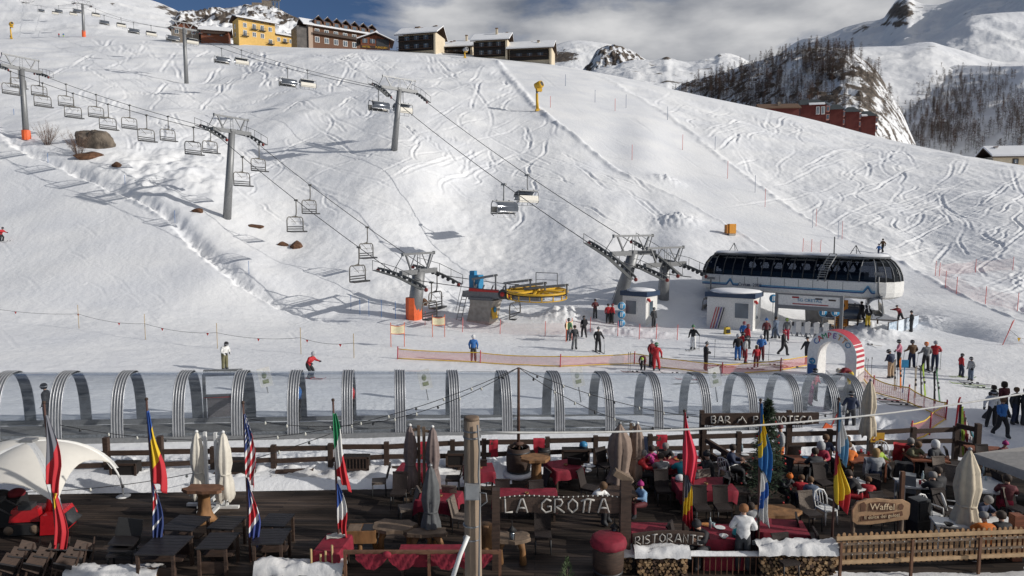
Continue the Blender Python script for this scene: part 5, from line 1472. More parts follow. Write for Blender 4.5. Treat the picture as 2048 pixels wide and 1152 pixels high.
# winding gear at the lower end
p = Gz(1700, 830, -.4)
t = thing('conveyor_drive', 'grey steel drive frame at the lower end of the conveyor', 'machine', p, .3)
m = MB(); m.box((.2,.6,.8), (.9,.8,.7)); m.bar((-.4,0,0),(-.1,.2,1.6),.1); m.bar((.8,0,0),(.4,.2,1.6),.1); m.lathe([(.3,-.3),(.3,.3)], (.2,.1,1.2), 14, axis=rotm(0,math.pi/2,0)); m.build('frame', [M_GREY], t)
# ------------------------------------------------------------------ learner sign panels beyond the tunnel
for i, (u, v, lab) in enumerate(((540,800,'white picture board on a pole behind the left tunnel hoops'),(858,805,'white picture board on a pole behind the middle of the tunnel'),(1162,800,'white picture board leaning behind the right half of the tunnel'),(1435,800,'white picture board on a pole below the standing man in black'))):
    p = Gz(u, v, 0); t = thing('picture_board', lab, 'sign', p, .2, 'white picture boards by the conveyor')
    m = MB(); m.tube([(0,0,-.1),(-.15,0,.8)], .03, 6); m.build('post', [M_STEEL], t)
    m = MB(); m.box((-.2,-.04,1.2), (.62,.03,1.0), rot=(0,math.radians(-12),0)); b = m.build('board', [M_WHITE], t)
    m = MB(); m.ball((-.24,-.05,1.3), .14, 0, sq=(1,.1,1.3)); m.box((-.16,-.06,.98),(.3,.01,.2), rot=(0,math.radians(-12),0)); m.build('picture', [mat('green_brown_print',(.20,.22,.10),.6,var=.5,scale=6)], b)
# ------------------------------------------------------------------ people
# one skinned body per pose; each person shares that mesh and gets clothes of its own colours through object-linked materials
HIP = .92
def pose(pelvis=(0,0,.93), chest=(0,0,1.24), neck=(0,.0,1.46), head=(0,-.03,1.60), el=(.27,.03,1.16), er=None, hl=(.25,-.09,.90), hr=None, kl=(.11,-.02,.50), kr=None, al=(.12,.02,.10), ar=None, hd=(0,-1,0)):
    mir = lambda p: (-p[0], p[1], p[2])
    return dict(pelvis=pelvis, chest=chest, neck=neck, head=head, el=el, er=er or mir(el), hl=hl, hr=hr or mir(hl), kl=kl, kr=kr or mir(kl), al=al, ar=ar or mir(al), hd=hd)
POSES = {
 'stand': pose(),
 'relaxed': pose(pelvis=(.03,0,.92), chest=(.0,.0,1.23), el=(.28,.06,1.17), hl=(.22,-.16,1.0), er=(-.30,.02,1.15), hr=(-.33,-.05,.90), kr=(-.16,-.10,.50), ar=(-.20,-.02,.10)),
 'poles': pose(el=(.29,.02,1.17), hl=(.33,-.26,1.02), er=(-.28,.04,1.16), hr=(-.30,-.20,.98), kl=(.14,-.04,.5), al=(.16,.02,.1)),
 'pole_out': pose(el=(.36,-.06,1.22), hl=(.56,-.22,1.12), er=(-.29,.03,1.15), hr=(-.30,-.08,.92), hd=(.3,-1,-.1)),
 'folded': pose(el=(.32,.0,1.15), hl=(.02,-.22,1.14), er=(-.32,.0,1.15), hr=(-.02,-.24,1.08), hd=(0,-1,-.25)),
 'looking_down': pose(chest=(0,-.04,1.23), neck=(0,-.08,1.43), head=(0,-.17,1.54), el=(.28,-.08,1.13), hl=(.12,-.30,1.02), hd=(0,-1,-.9)),
 'walk': pose(kl=(.10,-.22,.53), al=(.10,-.24,.10), kr=(-.10,.05,.50), ar=(-.10,.34,.16), el=(.27,.12,1.17), hl=(.28,.06,.92), er=(-.27,-.08,1.16), hr=(-.26,-.26,.98)),
 'ski': pose(pelvis=(0,.12,.78), chest=(0,-.06,1.04), neck=(0,-.18,1.24), head=(0,-.25,1.38), el=(.34,-.16,1.02), hl=(.38,-.42,.95), kl=(.15,-.14,.48), al=(.15,.0,.10)),
 'bend': pose(pelvis=(0,.12,.90), chest=(0,-.16,1.06), neck=(0,-.36,1.06), head=(0,-.50,1.02), el=(.24,-.42,.80), hl=(.16,-.50,.56), kl=(.12,-.02,.50), hd=(0,-.6,-.8)),
 'reach': pose(pelvis=(0,.14,.90), chest=(0,-.06,1.18), neck=(0,-.16,1.36), head=(0,-.24,1.48), el=(.26,-.40,1.22), hl=(.22,-.68,1.24), kl=(.10,.30,.52), al=(.10,.62,.14), kr=(-.10,.02,.48), ar=(-.10,.10,.10)),
 'sit': pose(pelvis=(0,.06,.52), chest=(0,.03,.84), neck=(0,.0,1.05), head=(0,-.04,1.19), el=(.27,-.10,.80), hl=(.16,-.34,.80), kl=(.13,-.40,.52), al=(.14,-.38,.10)),
 'sit_lean': pose(pelvis=(0,.04,.52), chest=(0,-.10,.82), neck=(0,-.20,1.0), head=(0,-.28,1.12), el=(.27,-.30,.80), hl=(.10,-.48,.82), kl=(.13,-.40,.52), al=(.14,-.36,.10), hd=(0,-1,-.6)),
 'sit_eat': pose(pelvis=(0,.06,.52), chest=(0,-.02,.84), neck=(0,-.06,1.04), head=(0,-.10,1.18), el=(.28,-.22,.84), hl=(.06,-.28,1.06), er=(-.27,-.22,.80), hr=(-.14,-.42,.80), kl=(.13,-.40,.52), al=(.14,-.38,.10)),
 'sit_turn': pose(pelvis=(0,.06,.52), chest=(.02,.02,.84), neck=(.04,.0,1.05), head=(.08,-.03,1.19), el=(.30,.0,.80), hl=(.26,-.24,.74), er=(-.26,-.16,.80), hr=(-.10,-.38,.80), kl=(.13,-.40,.52), al=(.14,-.38,.10), hd=(.9,-.6,0)),
 'ride': pose(pelvis=(0,.06,.52), chest=(0,.10,.84), neck=(0,.08,1.05), head=(0,.05,1.19), el=(.26,-.06,.80), hl=(.18,-.30,.72), kl=(.12,-.38,.48), al=(.13,-.42,.06)),
}
BODY = {}
BODY_MATS = ['jacket','trousers','skin','boots','gloves','eye']
def body_mesh(name):
    if name in BODY: return BODY[name]
    p = POSES[name]; V = Vector
    vs, es, rs = [], [], []
    segs = []     # (a, b, material slot)
    def add(pt, r, parent=None, slot=0):
        vs.append(V(pt)); rs.append(r); i = len(vs)-1
        if parent is not None: es.append((parent, i)); segs.append((vs[parent], vs[i], slot))
        return i
    pel, ch, nk, hd = V(p['pelvis']), V(p['chest']), V(p['neck']), V(p['head'])
    f = V(p['hd']).normalized(); up = (hd-nk).normalized()
    i0 = add(pel, .178, None)
    w = add(pel.lerp(ch, .5), .168, i0, 0)
    c = add(ch, .186, w, 0)
    s_ = add(ch.lerp(nk, .62), .155, c, 0)
    n = add(nk, .058, s_, 0)
    n2 = add(nk.lerp(hd, .55), .062, n, 2)
    h = add(hd + up*.04, .098, n2, 2)
    add(hd + up*.115, .062, h, 2)
    add(hd + up*.00 + f*.088, .024, h, 2)          # nose and chin side of the face
    side = f.cross(V((0,0,1))); side = side.normalized() if side.length > .1 else V((1,0,0))
    ax_ = (nk-ch).normalized()
    for sg, e_, h_ in ((1,'el','hl'),(-1,'er','hr')):
        sh = ch.lerp(nk, .70) + V((sg*.175, 0, -.01)); e, hand = V(p[e_]), V(p[h_])
        a = add(sh, .100, s_, 0); b = add(e, .078, a, 0)
        d = (hand-e).normalized()
        wr = add(hand - d*.085, .046, b, 0)
        pm = add(hand, .042, wr, 4)
        lat = d.cross(V((0,1,0.2))); lat = lat.normalized() if lat.length > .1 else V((1,0,0))
        nor = lat.cross(d).normalized()
        for k, (o_, l_) in enumerate(((-.03,.062),(-.010,.075),(.010,.07),(.03,.055))):
            q = add(hand + d*.045 + lat*o_, .0125, pm, 4); add(hand + d*(.045+l_*.8) + lat*o_*1.15 - nor*.02*(1+.3*k), .0105, q, 4)
        q = add(hand - d*.01 + lat*.052*-sg, .014, pm, 4); add(hand + d*.03 + lat*.075*-sg - nor*.015, .012, q, 4)
    for sg, k_, a_ in ((1,'kl','al'),(-1,'kr','ar')):
        hp = pel + V((sg*.095, 0, -.03)); k, an = V(p[k_]), V(p[a_])
        hpi = add(hp, .128, i0, 1); kn = add(k, .098, hpi, 1); lo = add(k.lerp(an, .62), .088, kn, 1)
        ai = add(an, .068, lo, 3); add(an + V((sg*.02,-.16,-.05)), .052, ai, 3); add(an + V((0,.06,-.06)), .05, ai, 3)
    me = bpy.data.meshes.new('tmp'); me.from_pydata(vs, es, [])
    o = bpy.data.objects.new('tmp', me); COL.objects.link(o)
    md = o.modifiers.new('skin', 'SKIN'); md.use_smooth_shade = True
    for i, r in enumerate(rs): sv = me.skin_vertices[0].data[i]; sv.radius = (r, r); sv.use_root = (i == 0)
    sb = o.modifiers.new('s', 'SUBSURF'); sb.levels = 1
    out = bpy.data.meshes.new_from_object(o.evaluated_get(bpy.context.evaluated_depsgraph_get()))
    bpy.data.objects.remove(o); bpy.data.meshes.remove(me)
    out.name = 'person_' + name
    out.materials.clear()
    for m_ in BODY_MATS: out.materials.append(None)
    A = np.array([s[0] for s in segs]); B = np.array([s[1] for s in segs]); D = B-A; L2 = (D*D).sum(1)+1e-9
    R_ = np.array([.12 if s[2] in (0,1) else .06 for s in segs]); SL_ = [s[2] for s in segs]
    eyes = [hd + up*.035 + f*.085 + side*sx*.035 for sx in (-1,1)]
    for pl in out.polygons:
        c_ = np.array(pl.center); t_ = np.clip(((c_-A)*D).sum(1)/L2, 0, 1); q = A + D*t_[:,None]
        d = np.linalg.norm(c_-q, axis=1) - R_*.45
        pl.material_index = SL_[int(np.argmin(d))]
        pl.use_smooth = True
    # eyes as small set-in balls of the same mesh
    bm = bmesh.new(); bm.from_mesh(out)
    for e in eyes:
        r = bmesh.ops.create_icosphere(bm, subdivisions=1, radius=.014, matrix=Matrix.Translation(e))
        for v in r['verts']:
            for fc in v.link_faces: fc.material_index = 5
    bm.to_mesh(out); bm.free()
    BODY[name] = (out, hd + up*.055, f, up)
    return BODY[name]
CM = {}
def cloth(c):
    k = tuple(round(x, 3) for x in c)
    if k not in CM: CM[k] = mat('cloth_%d' % len(CM), c, .75, var=.22, scale=9, bump=.25, bscale=22)
    return CM[k]
CL = dict(black=(.014,.014,.017), charcoal=(.035,.037,.042), grey=(.16,.165,.17), lgrey=(.36,.37,.38), white=(.70,.70,.69), red=(.46,.022,.030), dred=(.20,.014,.022), crimson=(.34,.02,.05), blue=(.03,.14,.40), navy=(.018,.028,.065), lblue=(.20,.34,.52), teal=(.02,.25,.30), green=(.08,.19,.10), lime=(.35,.50,.06), orange=(.68,.17,.02), yellow=(.60,.42,.04), brown=(.12,.065,.03), tan=(.38,.27,.17), pink=(.55,.20,.27), magenta=(.36,.02,.16), purple=(.08,.04,.24), khaki=(.14,.13,.07), skin=(.50,.30,.21), beige=(.50,.44,.35), hair=(.035,.022,.015), blond=(.38,.24,.10), ginger=(.26,.11,.04), ghair=(.22,.21,.20), silver=(.42,.43,.45), bluegrey=(.13,.17,.24), maroon=(.11,.02,.025))
HAT = {}
def head_mesh(kind):
    if kind in HAT: return HAT[kind]
    m = MB()
    if kind == 'helmet':
        m.lathe([(.100,-.10),(.122,-.05),(.130,0),(.126,.045),(.104,.09),(.058,.122),(.01,.132)], n=14); m.lathe([(.129,-.012),(.133,-.004),(.132,.016),(.127,.018)], n=14, mi=1); m.box((0,-.112,-.004), (.14,.05,.06), 1)
    elif kind == 'beanie':
        m.lathe([(.112,-.02),(.128,-.01),(.126,.04),(.112,.09),(.07,.135),(.01,.15)], n=14, fold=.02, folds=7); m.ball((0,0,.16), .035, 0, 8, 5)
    elif kind == 'cap':
        m.lathe([(.112,.01),(.120,.03),(.10,.09),(.05,.115),(.01,.12)], n=14); m.box((0,-.15,.025), (.14,.12,.014), 0)
    elif kind == 'hair':
        m.lathe([(.105,-.07),(.118,-.02),(.120,.03),(.105,.08),(.06,.115),(.01,.12)], (0,.022,0), n=14, fold=.03, folds=5)
    elif kind == 'long_hair':
        m.lathe([(.06,-.24),(.11,-.16),(.118,-.08),(.122,-.0),(.120,.04),(.105,.085),(.06,.118),(.01,.122)], (0,.03,0), n=14, fold=.035, folds=6)
    elif kind == 'hood':
        m.lathe([(.13,-.15),(.14,-.08),(.142,0),(.13,.07),(.08,.125),(.01,.14)], (0,.03,0), n=14, fold=.03, folds=5)
    HAT[kind] = m.mesh(kind, [None, None]); return HAT[kind]
NP = [0]
def person(label, loc, face, ps, jacket, trousers, hat=('helmet','black'), boots='charcoal', gloves='black', scale=1.0, skis=None, group=None, skin='skin', pack=None):
    me, hp, f, up = body_mesh(ps)
    o = bpy.data.objects.new('person', me); COL.objects.link(o)
    o.location = loc; o.rotation_euler = (0,0,math.radians(face)); o.scale = (scale,)*3
    for i, c in enumerate((jacket, trousers, skin, boots, gloves, 'black')):
        o.material_slots[i].link = 'OBJECT'; o.material_slots[i].material = cloth(CL[c])
    tag(o, label, 'person', group)
    if hat:
        h = bpy.data.objects.new(hat[0], head_mesh(hat[0])); COL.objects.link(h); h.parent = o; h.location = hp
        y = -Vector((f.x,f.y,f.z*.6)).normalized(); z = (up - y*up.dot(y)).normalized(); x = y.cross(z)
        h.rotation_euler = Matrix((x,y,z)).transposed().to_euler()
        for i, c in enumerate((hat[1], hat[2] if len(hat) > 2 else 'silver')):
            h.material_slots[i].link = 'OBJECT'; h.material_slots[i].material = cloth(CL[c])
    if pack:
        p = POSES[ps]; c = Vector(p['chest']); n = Vector(p['neck']); m = MB()
        m.box(c.lerp(n,.2)+Vector((0,.21,0)), (.30,.17,.46), taper=(.8,.7)); m.build('rucksack', [cloth(CL[pack])], o)
    if skis:
        for sx in (-1,1):
            a = Vector(POSES[ps]['al' if sx > 0 else 'ar']); m = MB()
            m.grid([[Vector((a.x-.04, y, a.z-.095+zz)) for y, zz in ((.75,.0),(-.75,.0),(-.88,.04),(-.95,.10))], [Vector((a.x+.04, y, a.z-.095+zz)) for y, zz in ((.75,.0),(-.75,.0),(-.88,.04),(-.95,.10))]]); m.grid([[Vector((a.x+.04, y, a.z-.08+zz)) for y, zz in ((.75,.0),(-.75,.0),(-.88,.04),(-.95,.10))], [Vector((a.x-.04, y, a.z-.08+zz)) for y, zz in ((.75,.0),(-.75,.0),(-.88,.04),(-.95,.10))]])
            m.box((a.x, a.y-.02, a.z-.06), (.07,.34,.05)); m.build('ski', [cloth(CL[skis])], o)
    NP[0] += 1
    return o
def ski_pole(label, o, hand, lean=(.05,-.1)):
    """a pole hanging from a standing person's hand to the snow"""
    h = Vector(POSES[hand[1]][hand[0]]); w = Matrix.Rotation(o.rotation_euler.z,3,'Z') @ (h*o.scale.x) + Vector(o.location)
    d = Matrix.Rotation(o.rotation_euler.z,3,'Z') @ Vector((lean[0],lean[1],0)); b = Vector((w.x+d.x, w.y+d.y, o.location.z+.02))
    m = MB(); q = w-b; m.tube([(0,0,0), q*1.08], .011, 5); m.tube([q*.98, q*1.10], .018, 5); m.lathe([(.01,.06),(.045,.07),(.01,.08)], n=8); p = m.build('ski_pole', [M_DARK], None, b); tag(p, label, 'ski pole', 'ski poles')
# ---- people on the snow (foot pixel, heading in degrees: 0 faces the camera)
SN = [
 ('person in white and black jacket with brown trousers left of the flat run',450,741,60,'looking_down','white','khaki',('helmet','black'),None),
 ('skier in a red jacket gliding behind the tunnel hoops',620,757,70,'ski','red','black',('helmet','silver'),'red'),
 ('skier in red at the left edge of the run',3,483,80,'ski','red','black',('helmet','black'),'black'),
 ('person in a bright blue jacket seen from behind at the net',947,724,180,'stand','blue','charcoal',('helmet','white'),None),
 ('person in a green jacket beside the narrow cream panel',1137,682,150,'stand','green','grey',('helmet','black'),None),
 ('person in dark jacket in front of the green jacket',1149,699,20,'relaxed','charcoal','grey',('hair','hair'),None),
 ('person in black with a blue pack facing the lift',1168,676,190,'walk','black','black',('helmet','black'),None),
 ('person in black with yellow badge on short skis',1196,704,10,'poles','black','black',('beanie','grey'),'black'),
 ('person in dark red holding a blue board by the carpet end',1190,637,10,'folded','maroon','charcoal',('hair','hair'),None),
 ('person in red jacket with back turned by the left hut',1216,647,170,'stand','red','black',('hair','hair'),None),
 ('second red jacket close beside the left hut posts',1224,647,120,'stand','red','charcoal',('helmet','dred'),None),
 ('person in grey behind the gates of the left white hut',1307,655,30,'stand','charcoal','charcoal',('helmet','black'),None),
 ('person in black jacket and white trousers standing alone',1386,699,-40,'pole_out','black','white',('beanie','green'),'lgrey'),
 ('child in dark red bending over skis left of the pair in red',1286,741,-20,'bend','maroon','black',('helmet','lime'),None),
 ('ski teacher in dark red jacket behind the red suit',1303,734,30,'stand','dred','black',('helmet','white'),None),
 ('person in a full red suit with green helmet',1312,742,170,'relaxed','red','red',('helmet','green'),None),
 ('stout person in black holding poles beyond the tunnel',1411,741,90,'folded','black','black',('beanie','grey'),None),
 ('person in black jacket and blue trousers at the waiting group',1475,721,170,'stand','black','blue',('helmet','silver'),None),
 ('person in red and white bib at the waiting group',1484,716,130,'stand','red','dred',('helmet','black'),None),
 ('person in red jacket standing furthest back in the waiting group',1494,697,100,'relaxed','red','charcoal',('helmet','dred'),None),
 ('person in blue jacket behind the red jacket at the waiting group',1487,690,150,'stand','blue','black',('helmet','dred'),None),
 ('person in white striped jacket at the waiting group',1490,727,60,'relaxed','lgrey','dred',('helmet','charcoal'),None),
 ('tall person in bright blue jacket and white helmet',1522,722,160,'looking_down','blue','maroon',('helmet','white'),None),
 ('child in red jacket with white bib in front of the blue jacket',1512,735,180,'stand','red','maroon',('long_hair','brown'),None),
 ('person in black jacket with dark trousers near the hut door',1532,683,170,'stand','maroon','black',('beanie','blue'),None),
 ('person in dark blue leaning by the left portal post',1551,678,200,'walk','bluegrey','bluegrey',('hair','hair'),None),
 ('person in grey jacket and dark red trousers at the gates',1573,682,180,'stand','grey','crimson',('helmet','lime'),None),
 ('person in black with patterned helmet stepping along the net',1566,711,60,'walk','black','black',('helmet','red'),None),
 ('instructor in black with blue collar left of the arch',1614,728,-60,'walk','charcoal','black',('cap','black'),None),
 ('person in purple jacket and white helmet on the platform',1692,655,170,'stand','purple','navy',('helmet','white'),None),
 ('person in black on the boarding platform',1722,648,200,'walk','black','black',('hair','hair'),None),
 ('person in black with yellow trousers on the platform',1735,657,180,'stand','black','yellow',('hood','black'),None),
 ('lift attendant in black and red pushing the bubble chair',1797,650,-75,'reach','dred','charcoal',('cap','black'),None),
 ('person in dark jacket with red sleeves by the banners',1822,664,-100,'stand','charcoal','charcoal',('beanie','black'),None),
 ('person in brown walking down beside the station roof',1765,506,-60,'walk','brown','black',('hair','hair'),None),
 ('child in blue beside the walker above the station roof',1757,511,-60,'walk','blue','navy',('beanie','navy'),None),
 ('person in dark blue jacket and tan trousers with skis',1781,757,200,'looking_down','navy','tan',('helmet','black'),None),
 ('person in pink jacket with a rucksack',1797,735,-120,'pole_out','pink','black',('helmet','charcoal'),None),
 ('person in brown jacket with poles in the right group',1823,736,180,'poles','brown','navy',('helmet','black'),None),
 ('person in red and grey jacket leaning on poles',1851,741,180,'poles','grey','black',('helmet','orange'),'charcoal'),
 ('person in red jacket and silver helmet in the right group',1869,738,150,'folded','red','navy',('helmet','silver'),'black'),
 ('tall person in red ski school jacket facing the grey child',1921,754,80,'relaxed','red','navy',('helmet','black'),'lime'),
 ('child in grey jacket facing the red ski school jacket',1941,762,-80,'stand','lgrey','bluegrey',('helmet','charcoal'),None),
 ('person in dark red hood walking away at the right edge',2005,835,180,'walk','maroon','charcoal',('hood','hair'),None),
 ('man in dark jacket behind the white jacket',1983,843,20,'walk','charcoal','charcoal',('hair','hair'),None),
 ('person in white jacket with black trousers and black helmet',1982,854,-20,'relaxed','white','black',('helmet','black'),None),
 ('man in blue and black jacket walking with gloves in hand',2001,874,10,'walk','blue','black',('hair','brown'),None),
 ('man in dark grey jacket shading his eyes at the right',2028,848,20,'relaxed','charcoal','navy',('hair','brown'),None),
 ('person in black cut by the right frame edge behind the grey jacket',2046,850,40,'stand','black','charcoal',('helmet','black'),None),
 ('distant skier in red on the top left run',118,69,20,'stand','red','black',None,None),
 ('distant skier in blue and yellow on the top left run',127,69,20,'stand','blue','lime',None,None),
 ('distant skier in grey on the top left run',90,68,20,'stand','bluegrey','black',None,None),
 ('distant skier in navy below the yellow snow gun top left',21,77,60,'ski','navy','black',None,None),
]
SNP = []
for (lab, u, v, fc, ps, j, tr, hat, sk) in SN:
    p = T(u, v)
    if v < 100: p = T(u, max(v, 74))
    sc = .80 if 'child' in lab else 1.0
    if 'platform' in lab or 'attendant' in lab: p = p + Vector((0,0,.12))
    SNP.append(person(lab, p, fc, ps, j, tr, hat, scale=sc, skis=sk, pack='black' if 'pack' in lab else None))
p = Gz(1625, 800, -.3)
person('man in red ski school jacket beyond the tunnel end', Gz(1627, 803, -.3), 20, 'relaxed', 'red', 'black', ('helmet','black'))
person('child in pink suit beside the tunnel wall', Gz(1620, 812, -.3), 90, 'stand', 'magenta', 'pink', ('hood','pink'), scale=.75)
person('person in red and yellow bending beside the arch foot', Gz(1697, 778, -.2), -110, 'bend', 'dred', 'yellow', ('helmet','beige'))
person('person in dark blue inside the tunnel end', Gz(1700, 858, -.4), 160, 'poles', 'navy', 'charcoal', ('helmet','charcoal'))
person('person in dark clothes riding inside the left tunnel hoops', Gz(95, 852, .75), -70, 'stand', 'charcoal', 'black', ('helmet','black'))
person('person in blue riding the carpet behind the picture board', Gz(598, 842, .55), -70, 'stand', 'blue', 'charcoal', ('helmet','black'))
person('person in red riding the carpet left of the tunnel centre', Gz(704, 842, .45), -70, 'stand', 'red', 'black', ('helmet','black'))
for i, o in enumerate(SNP):
    lab = o['label']
    ps = SN[i][4]
    if ps == 'poles':
        for hnd in ('hl','hr'): ski_pole(('left' if hnd=='hl' else 'right')+' hand ski pole of the '+lab.replace('person ','skier ')[:70].rsplit(' ',1)[0] if len(lab)>60 else ('left' if hnd=='hl' else 'right')+' hand ski pole of the '+lab, o, (hnd, ps))
    if ps == 'pole_out': ski_pole('ski pole held out by the '+lab, o, ('hl', ps))
# loose skis and poles on the snow
def loose_ski(label, u, v, rz, c, up=0, z=0.0):
    p = T(u, v) + Vector((0,0,.03+z)); m = MB()
    prof = [(-.85,.0,.05),(-.8,0,.055),(0,0,.037),(.7,0,.055),(.85,.06,.04),(.90,.11,.015)]
    m.grid([[Vector((-w_,y,z_)) for y,z_,w_ in prof],[Vector((w_,y,z_)) for y,z_,w_ in prof]]); m.grid([[Vector((w_,y,z_+.018)) for y,z_,w_ in prof],[Vector((-w_,y,z_+.018)) for y,z_,w_ in prof]])
    m.box((0,-.12,.05), (.07,.14,.07), 1); m.box((0,.14,.045), (.07,.1,.06), 1)
    o = m.build('ski', [cloth(CL[c]), M_DARK]); o.location = p + (Vector((0,0,.8)) if up else Vector()); o.rotation_euler = (math.radians(up), 0, math.radians(rz)); return tag(o, label, 'ski', 'skis lying and standing in the snow')
for i, (u, v, rz, c, up, lab) in enumerate(((1350,748,80,'black',0,'black ski lying left of the stout person in black'),(1440,733,85,'red',0,'red ski lying right of the stout person in black'),(1446,736,95,'charcoal',0,'dark ski beside the red ski behind the stout person'),(1500,739,80,'black',0,'black ski lying left of the child in white bib'),(1545,731,82,'lime',0,'pale green ski lying in front of the arch group'),(1570,735,86,'charcoal',0,'dark ski lying nearer the arch group'),(1590,736,84,'black',0,'black ski touching the arch side'),(1380,760,80,'red',0,'red ski lying by the tunnel roof'),(1372,768,100,'black',0,'black ski crossing by the tunnel roof'),(1270,745,85,'dred',0,'dark red ski under the bending child'),
      (1740,690,40,'beige',0,'pale ski dug into the snow heap'),(1935,770,60,'lime',0,'bright green ski lying in the right foreground snow'),(1962,777,62,'green',0,'second green ski end to end with the first'),(1950,768,58,'charcoal',0,'dark ski lying beyond the green skis'),
      (1840,792,15,'charcoal',84,'dark ski standing in the snow near the sagging net'),(1846,790,10,'lime',80,'lime ski standing beside the dark ski'),(1867,806,-10,'black',82,'black snowboard like ski standing in snow'),(1874,802,20,'green',80,'green ski standing right of the black one'),(1829,795,0,'beige',88,'pale ski standing left of the dark ski'),(1799,776,10,'orange',84,'orange ski held upright by the tan trousers person'),(1788,780,-8,'beige',84,'cream ski held upright by the tan trousers person'),
      (1765,800,70,'red',0,'red ski lying behind the sagging net'),(1790,806,75,'black',0,'black ski lying behind the sagging net'),(1808,812,75,'charcoal',0,'grey ski lying behind the sagging net'))):
    loose_ski(lab, u, v, rz, c, up)
for i, (u, v) in enumerate(((1256,745),(1260,744),(1537,722),(1730,757),(1734,760),(1742,756),(1793,780),(1880,740),(1429,716))):
    p = T(u, v); m = MB(); m.tube([(0,0,-.05),(.02,.02,1.2)], .012, 5); m.tube([(.018,.018,1.1),(.02,.02,1.25)], .022, 5); m.lathe([(.01,.08),(.05,.09),(.01,.1)], n=8); o = m.build('ski_pole', [M_DARK], None, p)
    tag(o, f'{ORD[i]} lone ski pole planted in the snow, counted from the middle of the net', 'ski pole', 'lone ski poles')
p = T(1454, 668); m = MB(); m.box((0,0,.28), (.5,.32,.56), 0, taper=(.8,.8)); m.box((0,-.17,.25), (.34,.08,.3), 1, taper=(.9,.9)); m.tube([(-.1,0,.55),(0,0,.66),(.1,0,.55)], .02, 5, 1); o = m.build('rucksack', [cloth(CL['yellow']), cloth(CL['black'])], None, p, .3); tag(o, 'yellow and black rucksack standing on the snow by the right hut', 'rucksack')
# blue shovel sign, red pennants at right
p = T(1805, 785); m = MB(); m.tube([(0,0,0),(.05,0,1.5)], .03, 6); m.box((.06,0,1.6), (.36,.06,.42)); o = m.build('blue_shovel', [M_BLUE], None, p); tag(o, 'blue plastic snow shovel planted handle down by the net', 'shovel')
p = Gz(1658, 862, -.5); m = MB(); m.tube([(0,0,0),(.5,.05,1.1)], .025, 6, 1); m.box((-.1,0,.12), (.36,.08,.42), 0, rot=(0,.5,0)); o = m.build('red_shovel', [M_ORANGE, M_RED], None, p); tag(o, 'orange red snow shovel stuck in the snow at the tunnel end', 'shovel')
p = T(2005, 690); t = thing('pennant_line', 'leaning pole with a line of orange and red pennants at the right edge', 'pennants', p)
m = MB(); m.tube([(0,0,0),(.75,0,1.9)], .03, 6); m.tube([(.1,.1,0),(.65,0,1.8)], .02, 6); m.build('pole', [M_PINK], t)
m = MB(); m.tube([(.45,0,1.15),(1.2,0,.55),(2.2,0,.35)], .012, 4); m.build('cord', [M_DARK], t)
for k, (x, z, mt) in enumerate(((1.2,.55,M_YEL),(1.75,.42,M_DRED))):
    m = MB(); m.add([(x-.14,0,z),(x+.14,0,z),(x,0,z-.32)], [(0,1,2)]); m.add([(x-.14,.006,z),(x+.14,.006,z),(x,.006,z-.32)], [(2,1,0)]); m.build('pennant', [mt], t)
# ------------------------------------------------------------------ terrace
M_DECK = bpy.data.materials.new('wet_deck_boards'); M_DECK.use_nodes = True
_t = M_DECK.node_tree; _b = _t.nodes['Principled BSDF']
_tc = _t.nodes.new('ShaderNodeTexCoord'); _mp = _t.nodes.new('ShaderNodeMapping'); _mp.inputs['Rotation'].default_value = (0,0,math.radians(2))
_br = _t.nodes.new('ShaderNodeTexBrick'); _br.inputs['Scale'].default_value = 1.0; _br.inputs['Brick Width'].default_value = 4.0; _br.inputs['Row Height'].default_value = .14; _br.inputs['Mortar Size'].default_value = .010
_br.inputs['Color1'].default_value = (.056,.040,.030,1); _br.inputs['Color2'].default_value = (.017,.013,.011,1); _br.inputs['Mortar'].default_value = (.006,.005,.005,1); _br.offset = .37
_nz = _t.nodes.new('ShaderNodeTexNoise'); _nz.inputs['Scale'].default_value = .9; _nz.inputs['Detail'].default_value = 7
_mp2 = _t.nodes.new('ShaderNodeMapping'); _mp2.inputs['Scale'].default_value = (.35,1.6,1)
_rm = _t.nodes.new('ShaderNodeMapRange'); _rm.inputs[1].default_value = .35; _rm.inputs[2].default_value = .7; _rm.inputs[3].default_value = .4; _rm.inputs[4].default_value = 2.0
_mx = _t.nodes.new('ShaderNodeMix'); _mx.data_type = 'RGBA'; _mx.blend_type = 'MULTIPLY'; _mx.inputs['Factor'].default_value = 1
_t.links.new(_tc.outputs['Object'], _mp.inputs[0]); _t.links.new(_mp.outputs[0], _br.inputs[0]); _t.links.new(_tc.outputs['Object'], _mp2.inputs[0]); _t.links.new(_mp2.outputs[0], _nz.inputs['Vector']); _t.links.new(_nz.outputs['Fac'], _rm.inputs[0])
_t.links.new(_br.outputs['Color'], _mx.inputs[6]); _t.links.new(_rm.outputs[0], _mx.inputs[7]); _t.links.new(_mx.outputs[2], _b.inputs['Base Color'])
_rr = _t.nodes.new('ShaderNodeMapRange'); _rr.inputs[1].default_value = .4; _rr.inputs[2].default_value = .65; _rr.inputs[3].default_value = .85; _rr.inputs[4].default_value = .5
_b.inputs['Specular IOR Level'].default_value = .22
_t.links.new(_nz.outputs['Fac'], _rr.inputs[0]); _t.links.new(_rr.outputs[0], _b.inputs['Roughness'])
_bp = _t.nodes.new('ShaderNodeBump'); _bp.inputs['Strength'].default_value = .6; _bp.inputs['Distance'].default_value = .01; _t.links.new(_br.outputs['Fac'], _bp.inputs['Height']); _bp.invert = True; _t.links.new(_bp.outputs[0], _b.inputs['Normal'])
